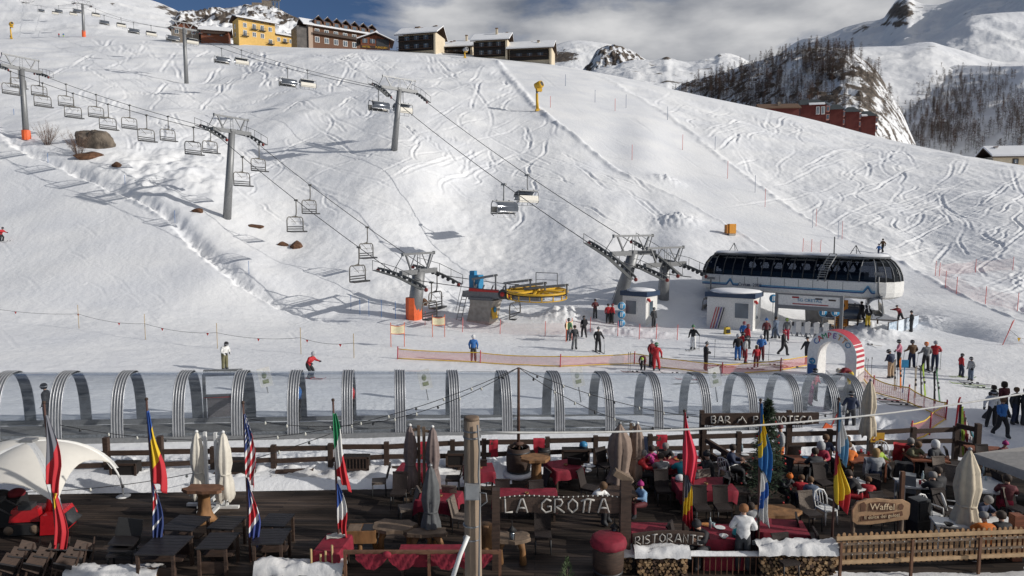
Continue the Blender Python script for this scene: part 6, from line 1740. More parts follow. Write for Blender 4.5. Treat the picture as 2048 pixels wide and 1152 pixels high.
edge = [(-40,21.4),(-16,22.35),(-8,22.8),(-2.2,23.1),(-1.0,24.2),(6,24.9),(12,25.3),(16.5,25.6),(17.0,25.2),(40,25.0)]
m = MB()
bot = [(40,16.9),(7.6,16.9),(7.6,15.6),(-40,15.6)]
poly_ = edge + bot
nn = len(poly_)
m.add([(x,y,0) for x, y in poly_] + [(x,y,-.25) for x, y in poly_], [tuple(reversed(range(nn)))] + [(j,(j+1)%nn,nn+(j+1)%nn,nn+j) for j in range(nn)])
o = m.build('terrace_deck', [M_DECK]); tag(o, 'dark wet plank deck of the restaurant terrace', 'deck', kind='structure')
# ragged snow along the deck edge
SB = random.Random(5)
rows = []
xs = np.arange(-24, -1.2, .12); ys = np.interp(xs, [e[0] for e in edge], [e[1] for e in edge])
X = xs[None,:] + 0*np.linspace(0,1,26)[:,None]; tt = np.linspace(0,1,26)[:,None]
Yb_ = ys[None,:] - .25 + 1.7*tt + .22*fbm(xs*.9, xs*0+3, 3)[None,:]*(1-tt)
hh = .01 + .24*np.sin(np.pi*np.clip(tt*1.02,0,1))**.8*(1+1.1*fbm(X*1.3, Yb_*1.6, 4)) + .15*np.abs(fbm(X*2.6, Yb_*2.8, 5))
Zb_ = np.where(tt < .02, -.02, hh)
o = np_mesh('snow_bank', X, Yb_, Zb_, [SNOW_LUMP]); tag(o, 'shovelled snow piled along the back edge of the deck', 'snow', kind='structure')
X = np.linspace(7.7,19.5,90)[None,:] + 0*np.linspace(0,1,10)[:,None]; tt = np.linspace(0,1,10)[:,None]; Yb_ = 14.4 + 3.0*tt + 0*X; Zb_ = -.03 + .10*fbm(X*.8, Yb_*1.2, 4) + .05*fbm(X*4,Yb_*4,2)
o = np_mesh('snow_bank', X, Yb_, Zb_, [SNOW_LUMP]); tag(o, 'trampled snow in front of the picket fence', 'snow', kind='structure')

M_RED_CLOTH = mat('crimson_tablecloth', (.21,.010,.026), .8, var=.25, scale=6, bump=.3, bscale=14)
M_WICK = mat('brown_wicker', (.022,.014,.012), .75, var=.35, scale=30, bump=.6, bscale=60)
M_WICKL = mat('grey_wicker', (.15,.12,.098), .75, var=.3, scale=30, bump=.6, bscale=60)
M_LOG = mat('honey_log', (.23,.115,.045), .7, var=.45, scale=4, stretch=(1,1,.4), bump=.5, bscale=10)
M_SLAB = mat('weathered_slab', (.15,.105,.072), .8, var=.4, scale=3, bump=.5, bscale=12)
M_TBLK = mat('black_brown_tabletop', (.014,.012,.013), .5, var=.3, scale=4)
M_PLAST = mat('white_plastic', (.72,.72,.70), .4, var=.05)
# ---- back fence of dark timber
FX = [(-21,23.7)]
def fy(x): return float(np.interp(x, [-24,-14.5,-4.6,1.5,11,17.2], [22.4,23.1,23.95,24.55,25.4,25.9]))
def ux(u, v=900):
    r = ray(u, v); k = r[0]/r[1]; x = 0
    for _ in range(20): x = k*fy(x)
    return x
POST_U = [92,213,321,426,547,661,773,905,968,1095,1191,1300,1407,1477,1577,1658,1740,1825,1910]
px_ = [ux(u) for u in POST_U]
tall = {213:1.55, 321:1.55, 92:1.3, 1407:1.25, 1577:1.6}
fence_ps = []
t = thing('timber_fence', 'long dark timber rail fence along the back of the terrace', 'fence', (0,0,0))
for u, x in zip(POST_U, px_):
    h = tall.get(u, 1.12); m = MB(); m.box((x,fy(x),h/2-.2), (.17,.17,h+.4)); m.build('post', [M_DWOOD], t)
for i in range(len(px_)-1):
    xa, xb = px_[i], px_[i+1]; j = SB.uniform(-.03,.03)
    m = MB(); m.bar((xa+.09,fy(xa)-.02,.98+j),(xb-.09,fy(xb)-.02,.98-j),.07,.17)
    m.build('rail', [M_DWOOD], t)
    m = MB(); m.bar((xa+.09,fy(xa)-.02,.56-j),(xb-.09,fy(xb)-.02,.56+j),.07,.16); m.build('rail', [M_DWOOD], t)
    if i % 3 != 2: m = MB(); m.bar((xa+.2,fy(xa)-.42,.26),(xb-.5,fy(xb)-.42,.26),.18,.18); m.build('kerb_log', [M_DWOOD], t)
m = MB(); x = ux(1932); m.box((x,25.3,.6), (.18,.18,1.6)); m.box((x,26.2,.6),(.18,.18,1.6)); m.bar((px_[-1],fy(px_[-1]),1.15),(x,25.3,1.15),.08,.18); m.bar((px_[-1],fy(px_[-1]),.5),(x,25.3,.5),.08,.18); m.build('corner_panel', [M_DWOOD], t)
for i, (u0, u1, vv, lab) in enumerate(((237,288,928,'dark planter box on the fence right of the white tent'),(455,513,920,'dark planter box on the fence behind the striped flag'),(690,743,911,'slatted dark planter box left of the brown umbrellas'),(896,930,912,'dark planter box on the fence behind the concrete pole'),(1123,1174,899,'dark planter box on the fence under the blue helmet'))):
    xa, xb = ux(u0), ux(u1); y = fy(xa)-.32; t = thing('planter_box', lab, 'planter', ((xa+xb)/2,y,.55), 0, 'planter boxes on the fence'); w = xb-xa
    m = MB(); m.box((0,0,0),(w,.4,.46)); m.build('box', [mat('black_box',(.012,.009,.008),.8)], t)
    m = MB()
    for z in (-.21,.21): m.box((0,-.215,z),(w+.04,.03,.07))
    for x in (-w/2,w/2): m.box((x,-.215,0),(.07,.03,.46))
    if i == 2:
        for k in range(8): m.box((-w/2+w*(k+.5)/8,-.215,0),(.035,.028,.4))
    m.build('frame', [M_DWOOD], t)
for i, (u, w, lab) in enumerate(((850,.32,'red blanket on the fence between the brown umbrellas'),(987,.34,'red blanket on the fence right of the concrete pole'),(1078,.42,'red blanket on the fence right of the barrel'),(1250,.2,'narrow red blanket on the fence behind the taupe umbrellas'),(1323,.40,'red blanket on the fence behind the big lunch party'))):
    x = ux(u); y = fy(x); m = MB()
    rows = [[Vector((x-w/2+w*k/6+.01*math.sin(k), y-.07-.012*math.sin(k*1.7+j), 1.08-j*.125)) for k in range(7)] for j in range(6)]
    back = [[Vector((p.x, y+.06, p.z)) for p in r] for r in rows[:4]]
    m.grid(list(reversed(back)) + [[Vector((p.x, y, 1.085)) for p in rows[0]]] + rows); o = m.build('blanket', [mat('red_blanket',(.42,.02,.04),.85)]); tag(o, lab, 'blanket', 'red blankets on the fence')
# ---- furniture prototypes
def wicker(mt, lab='', leg=M_DARK):
    t = thing('wicker_chair', lab, 'chair', group='wicker chairs on the terrace')
    m = MB(); m.box((0,0,.45), (.46,.46,.07)); m.build('seat', [mt], t)
    m = MB(); m.grid([[Vector((-.23+.46*k/4, .22+.02*math.cos(k-2)+.13*j/5, .48+.5*j/5)) for k in range(5)] for j in range(6)]); m.grid([[Vector((.23-.46*k/4, .25+.02*math.cos(k-2)+.13*j/5, .48+.5*j/5)) for k in range(5)] for j in range(6)]); m.bar((-.24,.37,.98),(.24,.37,.98),.05,.05); m.build('backrest', [mt], t)
    for x in (-.2,.2):
        for y in (-.2,.2): m = MB(); m.tube([(x,y,.43),(x*1.05,y*1.12,0)], .018, 6); m.build('leg', [leg], t)
    return t
def plastic_chair(lab, p, rz):
    t = thing('plastic_chair', lab, 'chair', p, rz, 'white plastic chairs')
    m = MB(); m.box((0,0,.43), (.44,.44,.04)); m.build('seat', [M_PLAST], t)
    m = MB(); arch = [(-.22,.2,.43),(-.23,.27,.7),(-.16,.32,.86),(0,.34,.91),(.16,.32,.86),(.23,.27,.7),(.22,.2,.43)]; m.tube(arch, .025, 6)
    for k in (-.1,0,.1): m.tube([(k,.22,.45),(k,.33,.88)], .014, 5)
    m.build('backrest', [M_PLAST], t)
    m = MB()
    for x in (-.24,.24): m.tube([(x,.2,.64),(x,-.2,.64),(x,-.22,.45)], .02, 5)
    m.build('armrests', [M_PLAST], t)
    for x in (-.2,.2):
        for y in (-.2,.2): m = MB(); m.tube([(x,y,.43),(x*1.1,y*1.15,0)], .022, 6); m.build('leg', [M_PLAST], t)
WD = wicker(M_WICK); WL = wicker(M_WICKL); WUSE = {'d':[False,WD],'l':[False,WL]}
def wchair(kind, u, vtop, face, lab):
    p = Gz(u, vtop, .98); p.z = 0; k = WUSE[kind]
    rz = math.radians(face); off = Matrix.Rotation(rz,3,'Z') @ Vector((0,.35,0)); p = p - off; p.z = 0
    if not k[0]: k[0] = True; o = k[1]; o.location = p; o.rotation_euler = (0,0,rz); o['label'] = lab
    else: o = dup(k[1], p, rz, lab)
    return o
def table(lab, u, v, w, d, rz, mt=M_DWOOD, h=.74, group='plain wooden tables'):
    p = Gz(u, v, h); p.z = 0; t = thing('table', lab, 'table', p, math.radians(rz), group)
    m = MB(); m.box((0,0,h-.025), (w,d,.05)); m.build('tabletop', [mt], t)
    for x in (-1,1):
        for y in (-1,1): m = MB(); m.bar((x*(w/2-.07),y*(d/2-.07),0),(x*(w/2-.07),y*(d/2-.07),h-.05),.06); m.build('leg', [mt], t)
    return t, p
def cloth_on(lab, p, w, d, rz, mt=M_RED_CLOTH, drop=.34, h=.745, seed=1):
    r = random.Random(seed); m = MB()
    n = 10; o_ = .02; per = []
    for (x0,y0,x1,y1) in ((-1,-1,1,-1),(1,-1,1,1),(1,1,-1,1),(-1,1,-1,-1)):
        for k in range(n): f = k/n; per.append((x0+(x1-x0)*f, y0+(y1-y0)*f))
    top = [Vector((x*(w/2+o_), y*(d/2+o_), h+.006)) for x, y in per]
    m.add(top, [tuple(range(len(top)))])
    rows = [top]
    for j, f in enumerate((.15,.55,1.0)):
        row = []
        for k, (x,y) in enumerate(per):
            cor = abs(abs(x)-1) < .01 and abs(abs(y)-1) < .01
            sway = .05*math.sin(k*1.25+seed)*f; dr = drop*f*(1.35 if cor else 1.0)
            nx, ny = (x if abs(x) > .99 else 0), (y if abs(y) > .99 else 0)
            row.append(Vector((x*(w/2+o_)+nx*(.02+sway*.8), y*(d/2+o_)+ny*(.02+sway*.8), h-dr)))
        rows.append(row)
    m.grid(rows[::-1], 0, True, True)
    o = m.build('tablecloth', [mt], None, Vector((p.x,p.y,0)), math.radians(rz)); return tag(o, lab, 'tablecloth', 'red tablecloths')
def ashtray(lab, p, dx=0, dy=0):
    m = MB(); m.lathe([(.06,0),(.065,.045),(.05,.045),(.045,.015)], n=10); o = m.build('wooden_holder', [M_LOG], None, Vector((p.x+dx,p.y+dy,.755))); tag(o, lab, 'table holder', 'small wooden holders on red tables')
RT = [('left of the brown umbrellas by the fence',826,935,.95,.85,-6),('behind the concrete pole by the fence',958,936,.95,.85,8),('with two grey chairs right of the grey umbrella',878,992,1.15,.95,-12),('right of the barrel under the rustic tall table',1128,930,1.0,.95,20),('behind the big rustic sign board',1050,987,1.9,.8,0),('large one in the middle between the flags',1408,968,1.75,1.1,0),('just above the small restaurant lettering',1300,1058,1.0,.75,-4),('by the white jacketed woman at the firewood',1562,1053,1.25,.9,-10),('crowded with lunch things near the firewood',1430,1064,1.0,.9,0),('under the newspaper beside the green white red flag',666,1086,.62,.95,-6),('wide one behind the draped railing',868,1098,1.7,.42,0),('long lunch table of the big party by the fence',1345,921,2.0,.85,2)]
for i, (lab, u, v, w, d, rz) in enumerate(RT):
    _, p = table('dark table under the red cloth '+lab, u, v, w, d, rz, group='tables under red cloths')
    cloth_on('red tablecloth '+lab, p, w, d, rz, seed=i)
    if i in (0,1,2,3,4,5): ashtray('small wooden holder on the red table '+lab, p, .05, -.05)
for i, (k, u, v, f, lab) in enumerate((('l',779,930,-80,'grey wicker chair left of the fence side red table'),('d',800,945,0,'dark wicker chair in front of the fence side red table'),('d',960,920,180,'dark wicker chair facing the camera behind the concrete pole table'),('d',926,926,-90,'wicker chair left of the concrete pole table'),('l',836,978,-70,'grey wicker chair left of the red table by the grey umbrella'),('l',898,972,170,'grey wicker chair behind the red table by the grey umbrella'),('l',902,996,70,'grey wicker chair at the right end of the red table by the grey umbrella'),
    ('d',1005,960,0,'wicker chair at the left of the long red table behind the sign'),('d',1072,962,10,'wicker chair right of the centre behind the sign'),('d',1095,940,-70,'dark wicker chair left of the red table near the barrel'),('d',1160,940,60,'dark wicker chair right of the red table near the barrel'),('d',1148,917,160,'dark wicker chair behind the red table near the barrel'),
    ('d',1200,896,30,'brown wicker chair standing alone by the fence'),('d',1222,898,40,'brown wicker chair behind the taupe umbrella'),('d',1322,940,0,'empty dark wicker chair with its back to us at the lunch party'),('l',1408,940,20,'light wicker chair at the right of the lunch party'),('d',1398,972,0,'dark wicker chair in front of the middle red table, left one'),('d',1440,972,0,'dark wicker chair in front of the middle red table, right one'),('d',1462,948,80,'dark wicker chair at the right end of the middle red table'),
    ('d',1085,1022,0,'wicker chair below the rustic sign board'),('d',1340,1048,60,'dark wicker chair right of the small red table'),('d',1594,1032,70,'dark wicker chair right of the red table at the firewood'),('d',1632,1062,80,'dark wicker chair nearest the picket fence'),('d',1560,1068,10,'dark wicker chair in front of the red table at the firewood'),
    ('d',1590,892,180,'dark wicker chair behind the brown table by the tree'),('l',1610,983,10,'light wicker chair behind the red jacketed child'),('d',1576,915,-60,'dark wicker chair left of the brown table by the tree'),('d',1637,927,10,'wicker chair with a striped jacket near the brown table'),
    ('l',1876,914,5,'grey chair with high back at the far right table'),('d',1892,897,70,'dark chair beside the grey haired hood'),('l',1908,932,-30,'light wicker chair between the two white tables'),('d',1926,950,-30,'dark wicker chair left of the cream umbrella'),('l',2016,975,20,'light wicker chair under the square parasol'),('d',1748,958,-60,'dark wicker chair behind the children at the white table'),('d',1752,985,10,'dark wicker chair in front of the white table with the red jacket'),('d',1876,978,10,'dark wicker chair of the couple in black'),('d',1745,950,0,'chair carrying the white jacket'),('d',1963,890,0,'dark chair by the far right fence gap'),('d',1992,945,90,'dark chair right of the white table behind the parasol'))):
    wchair(k, u, v, f, lab)
plastic_chair('white plastic chair left of the waffle board', Gz(1670,1062,.0)+Vector((0,.6,0)), .3)
plastic_chair('white plastic chair by the menu board at the fence', Gz(1762,935,0), -.4)
plastic_chair('white plastic chair with a teal towel behind the fence', Gz(1905,1058,0)+Vector((.2,.3,0)), 1.2)
plastic_chair('white plastic chair with a red towel behind the fence', Gz(1868,1062,0)+Vector((0,.2,0)), .4)
plastic_chair('white plastic chair beside the ramp in shade', Gz(1455,962,0), 2.2)
for i, (lab, u, v, w, d, rz, mt) in enumerate((('brown table under a blue plate by the spruce',1598,918,1.25,.8,-6,M_RWOOD),('brown table of the orange and camouflage jackets',1728,916,1.3,.85,0,M_RWOOD),('brown table of the grey haired couple at the right',1852,914,1.25,.85,-8,M_RWOOD),('dark table of the man by the ramp',1490,912,1.0,.7,0,M_DWOOD),('low brown table at the far right fence gap',1972,898,1.2,.8,-10,M_RWOOD),('dark table of the woman in the white headband',1235,981,1.1,.8,0,M_DWOOD))):
    table(lab, u, v, w, d, rz, mt)
for i, (lab, u, v, w, d, rz) in enumerate((('white plastic table of the two children by the red and yellow flag',1716,968,.8,.8,20),('white plastic table of the couple in black',1828,966,.95,.8,-10),('long white table behind the cream umbrella',1972,968,1.1,1.5,-12),('white table of the man reading at the bottom right',1975,1036,1.2,.7,-8),('white table with a black cap left of the cream umbrella',1906,1044,1.0,.6,-14))):
    table(lab, u, v, w, d, rz, M_PLAST, group='white plastic tables')
# crockery and small things on the tables
def dish(lab, u, v, kind, c=None):
    p = Gz(u, v, .752); m = MB()
    if kind == 'plate': m.lathe([(.02,0),(.10,.004),(.14,.02),(.135,.022),(.02,.01)], n=14)
    elif kind == 'cup': m.lathe([(.035,0),(.045,.12),(.04,.12),(.03,.01)], n=10)
    elif kind == 'bottle': m.lathe([(.036,0),(.038,.17),(.03,.21),(.013,.25),(.014,.30)], n=10)
    elif kind == 'helmet': m.lathe([(.14,0),(.155,.07),(.14,.15),(.08,.20),(.01,.215)], n=14); m.lathe([(.157,.03),(.159,.06),(.150,.07)], n=14, mi=1)
    elif kind == 'bowl': m.lathe([(.05,0),(.11,.06),(.12,.075),(.1,.07),(.04,.02)], n=12)
    o = m.build(kind, [c or M_PLAST, M_DARK], None, p); tag(o, lab, kind, 'things on the tables')
M_FOOD = mat('orange_food', (.50,.20,.05), .7, var=.4, scale=12); M_CUPR = mat('red_cup', (.50,.03,.05), .4); M_BOT = mat('clear_bottle', (.40,.50,.52), .15, spec=.8)
for lab, u, v, k, c in (('white plate at the left of the lunch party',1308,916,'plate',None),('bowl of orange fruit at the lunch party',1342,912,'bowl',M_FOOD),('plate of food in the middle of the lunch party',1356,919,'plate',M_FOOD),('white plate at the right of the lunch party',1396,922,'plate',None),('green bottle at the lunch party',1379,912,'bottle',mat('green_bottle',(.02,.10,.03),.2)),('small plate nearest us at the lunch party',1330,926,'plate',None),
    ('blue plate on the brown table by the spruce',1612,915,'plate',M_BLUE),('red cup on the brown table by the spruce',1600,908,'cup',M_CUPR),('white plate by the man at the ramp',1490,910,'plate',None),('pale bottle by the man at the ramp',1484,903,'bottle',M_BOT),('red cup on the orange jacket table, left',1722,905,'cup',M_CUPR),('red cup on the orange jacket table, right',1737,910,'cup',M_CUPR),('pale bottle on the table of the couple in black',1845,960,'bottle',M_BOT),('red cup on the table of the couple in black',1840,968,'cup',M_CUPR),('white plate on the table of the grey haired couple',1856,915,'plate',None),('white helmet on the table of the grey haired couple',1868,908,'helmet',M_PLAST),('glass on the long white table, left',1962,955,'cup',M_BOT),('glass on the long white table, right',1972,960,'cup',M_BOT),('pale bottle on the long white table',1966,948,'bottle',M_BOT),
    ('black and white striped helmet on the middle red table',1360,962,'helmet',M_PLAST),('black helmet with white marks on the middle red table',1388,956,'helmet',M_BLACK),('turquoise helmet on the railing table',1476,1072,'helmet',mat('turquoise',(.02,.32,.33),.4)),('dark cap like bowl on the white table behind the fence',1897,1052,'bowl',M_BLACK),('white cup on the children table',1716,962,'cup',None),
    ('yellow napkin plate on the crowded red table',1412,1050,'plate',M_FOOD),('white plate on the crowded red table',1440,1056,'plate',None),('tall glass on the crowded red table',1427,1054,'cup',M_BOT),('pale bottle on the crowded red table',1420,1056,'bottle',M_BOT),('white bowl on the crowded red table near the railing',1447,1076,'bowl',None)):
    dish(lab, u, v, k, c)
# ---- rustic tables
def blob_slab(w, d, th, seed, n=18):
    r = random.Random(seed); k = [r.uniform(.85,1.12) for _ in range(n)]; m = MB()
    pts = []
    for i in range(n):
        a = 2*math.pi*i/n; c, s_ = math.cos(a), math.sin(a); q = (abs(c)**4+abs(s_)**4)**-.25
        pts.append((c*q*w/2*k[i], s_*q*d/2*k[i]))
    m.add([(x,y,0) for x,y in pts]+[(x*1.02,y*1.02,-th) for x,y in pts], [tuple(range(n)), tuple(reversed(range(n,2*n)))]+[(j,n+j,n+(j+1)%n,(j+1)%n) for j in range(n)]); return m
def rustic(lab, u, v, h, w, d, rz, seed, legs='trunk', mt=None):
    p = Gz(u, v, h); p.z = 0; t = thing('rustic_table', lab, 'table', p, math.radians(rz), 'rustic log tables'); r = random.Random(seed)
    m = blob_slab(w, d, .09, seed); o = m.build('slab', [mt or M_SLAB], t); o.location = (0,0,h)
    if legs == 'trunk':
        m = MB(); m.lathe([(.34,0),(.26,.12),(.17,.35),(.15,h-.25),(.22,h-.09)], n=14, fold=.16, folds=5, wob=.12); m.build('stump_foot', [M_LOG], t)
    else:
        for i, (x, y) in enumerate(legs):
            m = MB(); m.tube([(x*1.15,y*1.2,0),(x+r.uniform(-.06,.06),y,h*.5),(x*.8,y*.8,h-.09)], [.10,.075,.12], 9); m.build('leg', [M_LOG], t)
rustic('rustic stump table with a broad slab near the white umbrellas', 408, 975, 1.02, 1.15, .6, -6, 3, mt=mat('red_brown_slab',(.16,.075,.04),.75,var=.3,scale=4,bump=.4))
rustic('tall rustic table beside the black barrel', 1072, 914, 1.08, .95, .75, 4, 5, mt=M_LOG)
rustic('low weathered slab bench table in the middle foreground', 788, 1050, .74, 1.15, .75, -4, 8, [(-.3,-.1),(.35,.05)])
rustic('smaller weathered slab table right of the first slab', 850, 1062, .70, 1.1, .42, 3, 11, [(-.3,0),(.1,.1),(.38,-.05)])
rustic('slab table under the lantern left of the entrance', 1022, 1072, .80, .95, .6, 2, 14, [(-.25,.1),(.28,.05)])
rustic('honey log table beneath the blue and yellow flag', 1545, 1020, .62, 1.5, .8, 8, 17, [(-.5,0),(.5,.1)], M_LOG)
p = Gz(725, 1062, .62); p.z = 0
t = thing('log_bench', 'box shaped log bench left of the weathered slabs', 'bench', p, .05)
m = MB(); m.box((0,0,.55), (.78,.5,.34)); m.build('box', [M_LOG], t)
m = MB(); m.box((-.2,0,.725),(.34,.42,.012),0); m.build('seat_recess', [M_SLAB], t); m = MB(); m.box((.18,0,.725),(.34,.42,.012),0); m.build('dark_recess', [M_TBLK], t)
for x, y in ((-.28,.15),(.28,.15),(-.05,-.18)): m = MB(); m.tube([(x*1.3,y,0),(x,y*.8,.25),(x*.8,y*.6,.4)], [.09,.06,.10], 8); m.build('leg', [M_LOG], t)
for i, (u, v, r_, h, lab) in enumerate(((972,1100,.16,.75,'upright honey log standing behind the concrete pole'),(962,1100,.13,.7,'second upright log beside the concrete pole'),(868,1095,.14,.35,'gnarled root at the foot of the grey umbrella'))):
    m = MB(); m.lathe([(r_*1.2,0),(r_,.1),(r_*.85,h*.6),(r_*1.05,h)], n=10, fold=.12, folds=4); o = m.build('log', [M_LOG], None, Gz(u, v, 0)); tag(o, lab, 'log', 'upright logs')
# barrels
def barrel(lab, u, v, r, h, mt):
    t = thing('barrel', lab, 'barrel', Gz(u, v, 0), 0, 'wooden barrels'); m = MB(); m.lathe([(r*.88,0),(r,h*.35),(r,h*.65),(r*.9,h),(r*.8,h),(r*.8,h-.12)], n=18, smooth=True); m.build('staves', [mt], t)
    for z in (.15,.85): m = MB(); m.lathe([(r*(.955),h*z-.03),(r*.965,h*z+.03)], n=18); m.build('hoop', [M_DARK], t)
    return t
barrel('big dark barrel holding the rusty lamp mast', 1037, 948, .44, 1.0, M_DWOOD); barrel('small black barrel right of the rustic tall table', 1088, 935, .24, .8, mat('black_barrel',(.015,.013,.012),.8))
b = barrel('tall barrel with a red cloth top beside the entrance post', 1216, 1150, .40, 1.0, M_DWOOD); p = b.location
m = MB(); m.lathe([(.01,1.04),(.37,1.035),(.42,1.0),(.45,.90),(.47,.82)], n=24, fold=.03, folds=9); o = m.build('tablecloth', [M_RED_CLOTH], None, Vector((p.x,p.y,0))); tag(o, 'round red cloth over the tall barrel by the entrance post', 'tablecloth', 'red tablecloths')
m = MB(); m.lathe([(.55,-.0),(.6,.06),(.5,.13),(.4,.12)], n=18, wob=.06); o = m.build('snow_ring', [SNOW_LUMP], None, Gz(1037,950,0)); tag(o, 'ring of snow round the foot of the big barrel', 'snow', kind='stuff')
# lamp mast with strings of bulbs
pm = Gz(1037, 946, 0); pm.z = .5
topz = W(1038, 735, pm.y).z
t = thing('lamp_mast', 'thin rusty mast rising from the big barrel', 'mast', pm); m = MB(); m.tube([(0,0,0),(0,0,topz-.5)], [.06,.045], 8); m.lathe([(.16,.55),(.2,.6),(.05,.66)], n=10); m.build('pole', [mat('rusty_iron',(.09,.045,.03),.8,var=.4,scale=8)], t)
for sx in (-1,1): m = MB(); m.tube([(0,0,.55),(sx*.14,0,.45),(sx*.12,0,.32)], .02, 5); m.lathe([(.03,.2),(.06,.3),(.02,.34)], (sx*.12,0,0), n=8); m.build('hook_lamp', [M_DARK], t)
M_BULB = mat('bulb_glass', (.55,.55,.5), .2)
def string_lights(lab, a, b, sag, n, r=.012):
    t = thing('light_string', lab, 'string lights', a, 0, 'strings of bulbs'); d = b-a
    f = lambda k: d*k - Vector((0,0,4*sag*k*(1-k)))
    m = MB(); m.tube([f(k/24) for k in range(25)], r, 4); m.build('wire', [M_BLACK], t)
    for k in range(n): q = f((k+.7)/(n+.4)); m = MB(); m.lathe([(.02,-.10),(.045,-.07),(.03,-.0),(.015,.02)], q, n=7); m.build('bulb', [M_BULB if k % 3 else M_DARK], t)
mt_ = Vector((pm.x,pm.y,topz))
string_lights('string of bulbs from the mast to the striped flag pole', mt_, W(500,838,24), 1.0, 12)
string_lights('string of bulbs from the mast to the left tent side', mt_, W(120,850,23.5), 1.4, 16)
string_lights('string of bulbs from the mast to the lettered bar board', mt_, W(1440,850,26.3), .9, 10)
string_lights('string of bulbs from the mast to the cream umbrella', mt_, W(1725,815,26.6), 1.1, 14)
string_lights('low string of bulbs across the white tent and umbrellas', W(0,985,20.5), W(660,868,22.0), .5, 10)
# ---- closed umbrellas
def umbrella(lab, u, vt, vb, Y, mt, rmax, pole_side=None, base=None, neck=.62):
    top = W(u, vt, Y); zt, zb_ = top.z, max(W(u, vb, Y).z, .25); L_ = zt-zb_
    t = thing('closed_umbrella', lab, 'umbrella', (top.x, Y, 0), 0, 'closed umbrellas on the terrace')
    m = MB()
    prof = [(.03,zt),(.10,zt-.06*L_),(rmax*.72,zt-.25*L_),(rmax*.85,zt-.45*L_),(rmax*.62,zt-neck*L_),(rmax*.9,zt-(neck+.15)*L_),(rmax,zb_+.03*L_),(rmax*.8,zb_)]
    n = 28; rows = []
    rr = random.Random(int(u))
    ph = [rr.uniform(0,6) for _ in prof]
    for i, (r, z) in enumerate(prof[::-1]):
        rows.append([Vector((math.cos(2*math.pi*j/n)*r*(1+.17*math.cos(7*2*math.pi*j/n+ph[i]*.25)), math.sin(2*math.pi*j/n)*r*(1+.17*math.cos(7*2*math.pi*j/n+ph[i]*.25)), z + (.10*math.sin(5*2*math.pi*j/n+1) if i == 0 else 0))) for j in range(n)])
    m.grid(rows, 0, True, True); m.build('canopy', [mt], t)
    zk = zt-neck*L_
    m = MB(); m.lathe([(rmax*.70,zk-.03),(rmax*.72,zk+.03)], n=18); m.build('tie', [mt], t)
    m = MB(); m.tube([(0,0,0),(0,0,zt+.03)], .03, 8); m.lathe([(.05,zt),(.06,zt+.04),(.02,zt+.08)], n=8); m.build('pole', [M_STEEL if pole_side is None else M_PLAST], t)
    if pole_side:
        m = MB(); m.bar((pole_side,.0,0),(pole_side,0,zt+.02),.09,.09); m.bar((pole_side,0,zt-.1),(0,0,zt-.15),.06,.08); m.build('side_mast', [base or M_PLAST], t)
        m = MB(); m.box((pole_side,0,.05),(1.3,.12,.08)); m.box((pole_side,0,.055),(.12,1.3,.075)); m.build('cross_base', [base or M_PLAST], t)
M_UW = mat('off_white_canvas', (.66,.62,.54), .85, var=.08, bump=.2); M_UT = mat('taupe_canvas', (.20,.155,.145), .85, var=.15, bump=.2); M_UT2 = mat('brown_taupe_canvas', (.25,.185,.15), .85, var=.15, bump=.2); M_UG = mat('grey_canvas', (.10,.105,.11), .85, var=.15, bump=.2); M_UC = mat('cream_canvas', (.58,.50,.38), .85, var=.1, bump=.2)
umbrella('closed white umbrella standing further left of the white pair', 393, 865, 992, 21.0, M_UW, .24, .26)
umbrella('closed white umbrella on the right of the white pair', 446, 866, 997, 20.8, M_UW, .27, -.24)
umbrella('closed taupe umbrella left of the red fence blanket', 820, 852, 975, 21.7, M_UT, .24, .28, M_SLAB)
umbrella('closed taupe umbrella right of the red fence blanket', 865, 855, 985, 21.4, M_UT, .25, -.28, M_SLAB)
umbrella('closed dark grey umbrella nearest the concrete pole', 861, 933, 1076, 18.0, M_UG, .27)
umbrella('wide closed taupe umbrella near the entrance post', 1240, 848, 965, 22.1, M_UT2, .44, neck=.8)
umbrella('slim closed taupe umbrella beside the lunch party', 1275, 848, 955, 22.5, M_UT2, .26, -.22, M_SLAB)
umbrella('closed cream umbrella by the yellow menu at the fence', 1741, 762, 872, 25.0, M_UC, .28)
umbrella('closed cream umbrella nearest the picket fence', 1940, 900, 1060, 18.2, M_UC, .36, neck=.68)
# square parasol at the right edge
p = W(2080, 905, 21.0)
t = thing('square_parasol', 'pale square parasol with deep valance at the right edge', 'parasol', (p.x+.9, 21.0, 0), .30)
zt = p.z
m = MB(); a = 1.75
m.add([(-a,-a,zt-.42),(a,-a,zt-.42),(a,a,zt-.42),(-a,a,zt-.42),(0,0,zt+.1)], [(0,1,4),(1,2,4),(2,3,4),(3,0,4)]); m.build('canopy', [mat('beige_canvas',(.46,.43,.39),.85)], t)
m = MB()
q = [Vector((-a,-a,0)),Vector((a,-a,0)),Vector((a,a,0)),Vector((-a,a,0)),Vector((-a,-a,0))]
for i in range(4): m.grid([[q[i].lerp(q[i+1],k/8)+Vector((0,0,zt-.42-.30-.02*math.sin(k*2))) for k in range(9)],[q[i].lerp(q[i+1],k/8)+Vector((0,0,zt-.42)) for k in range(9)]])
m.build('valance', [MATS['beige_canvas']], t)
m = MB(); m.tube([(0,0,0),(0,0,zt)], .04, 8); m.build('pole', [M_STEEL], t)
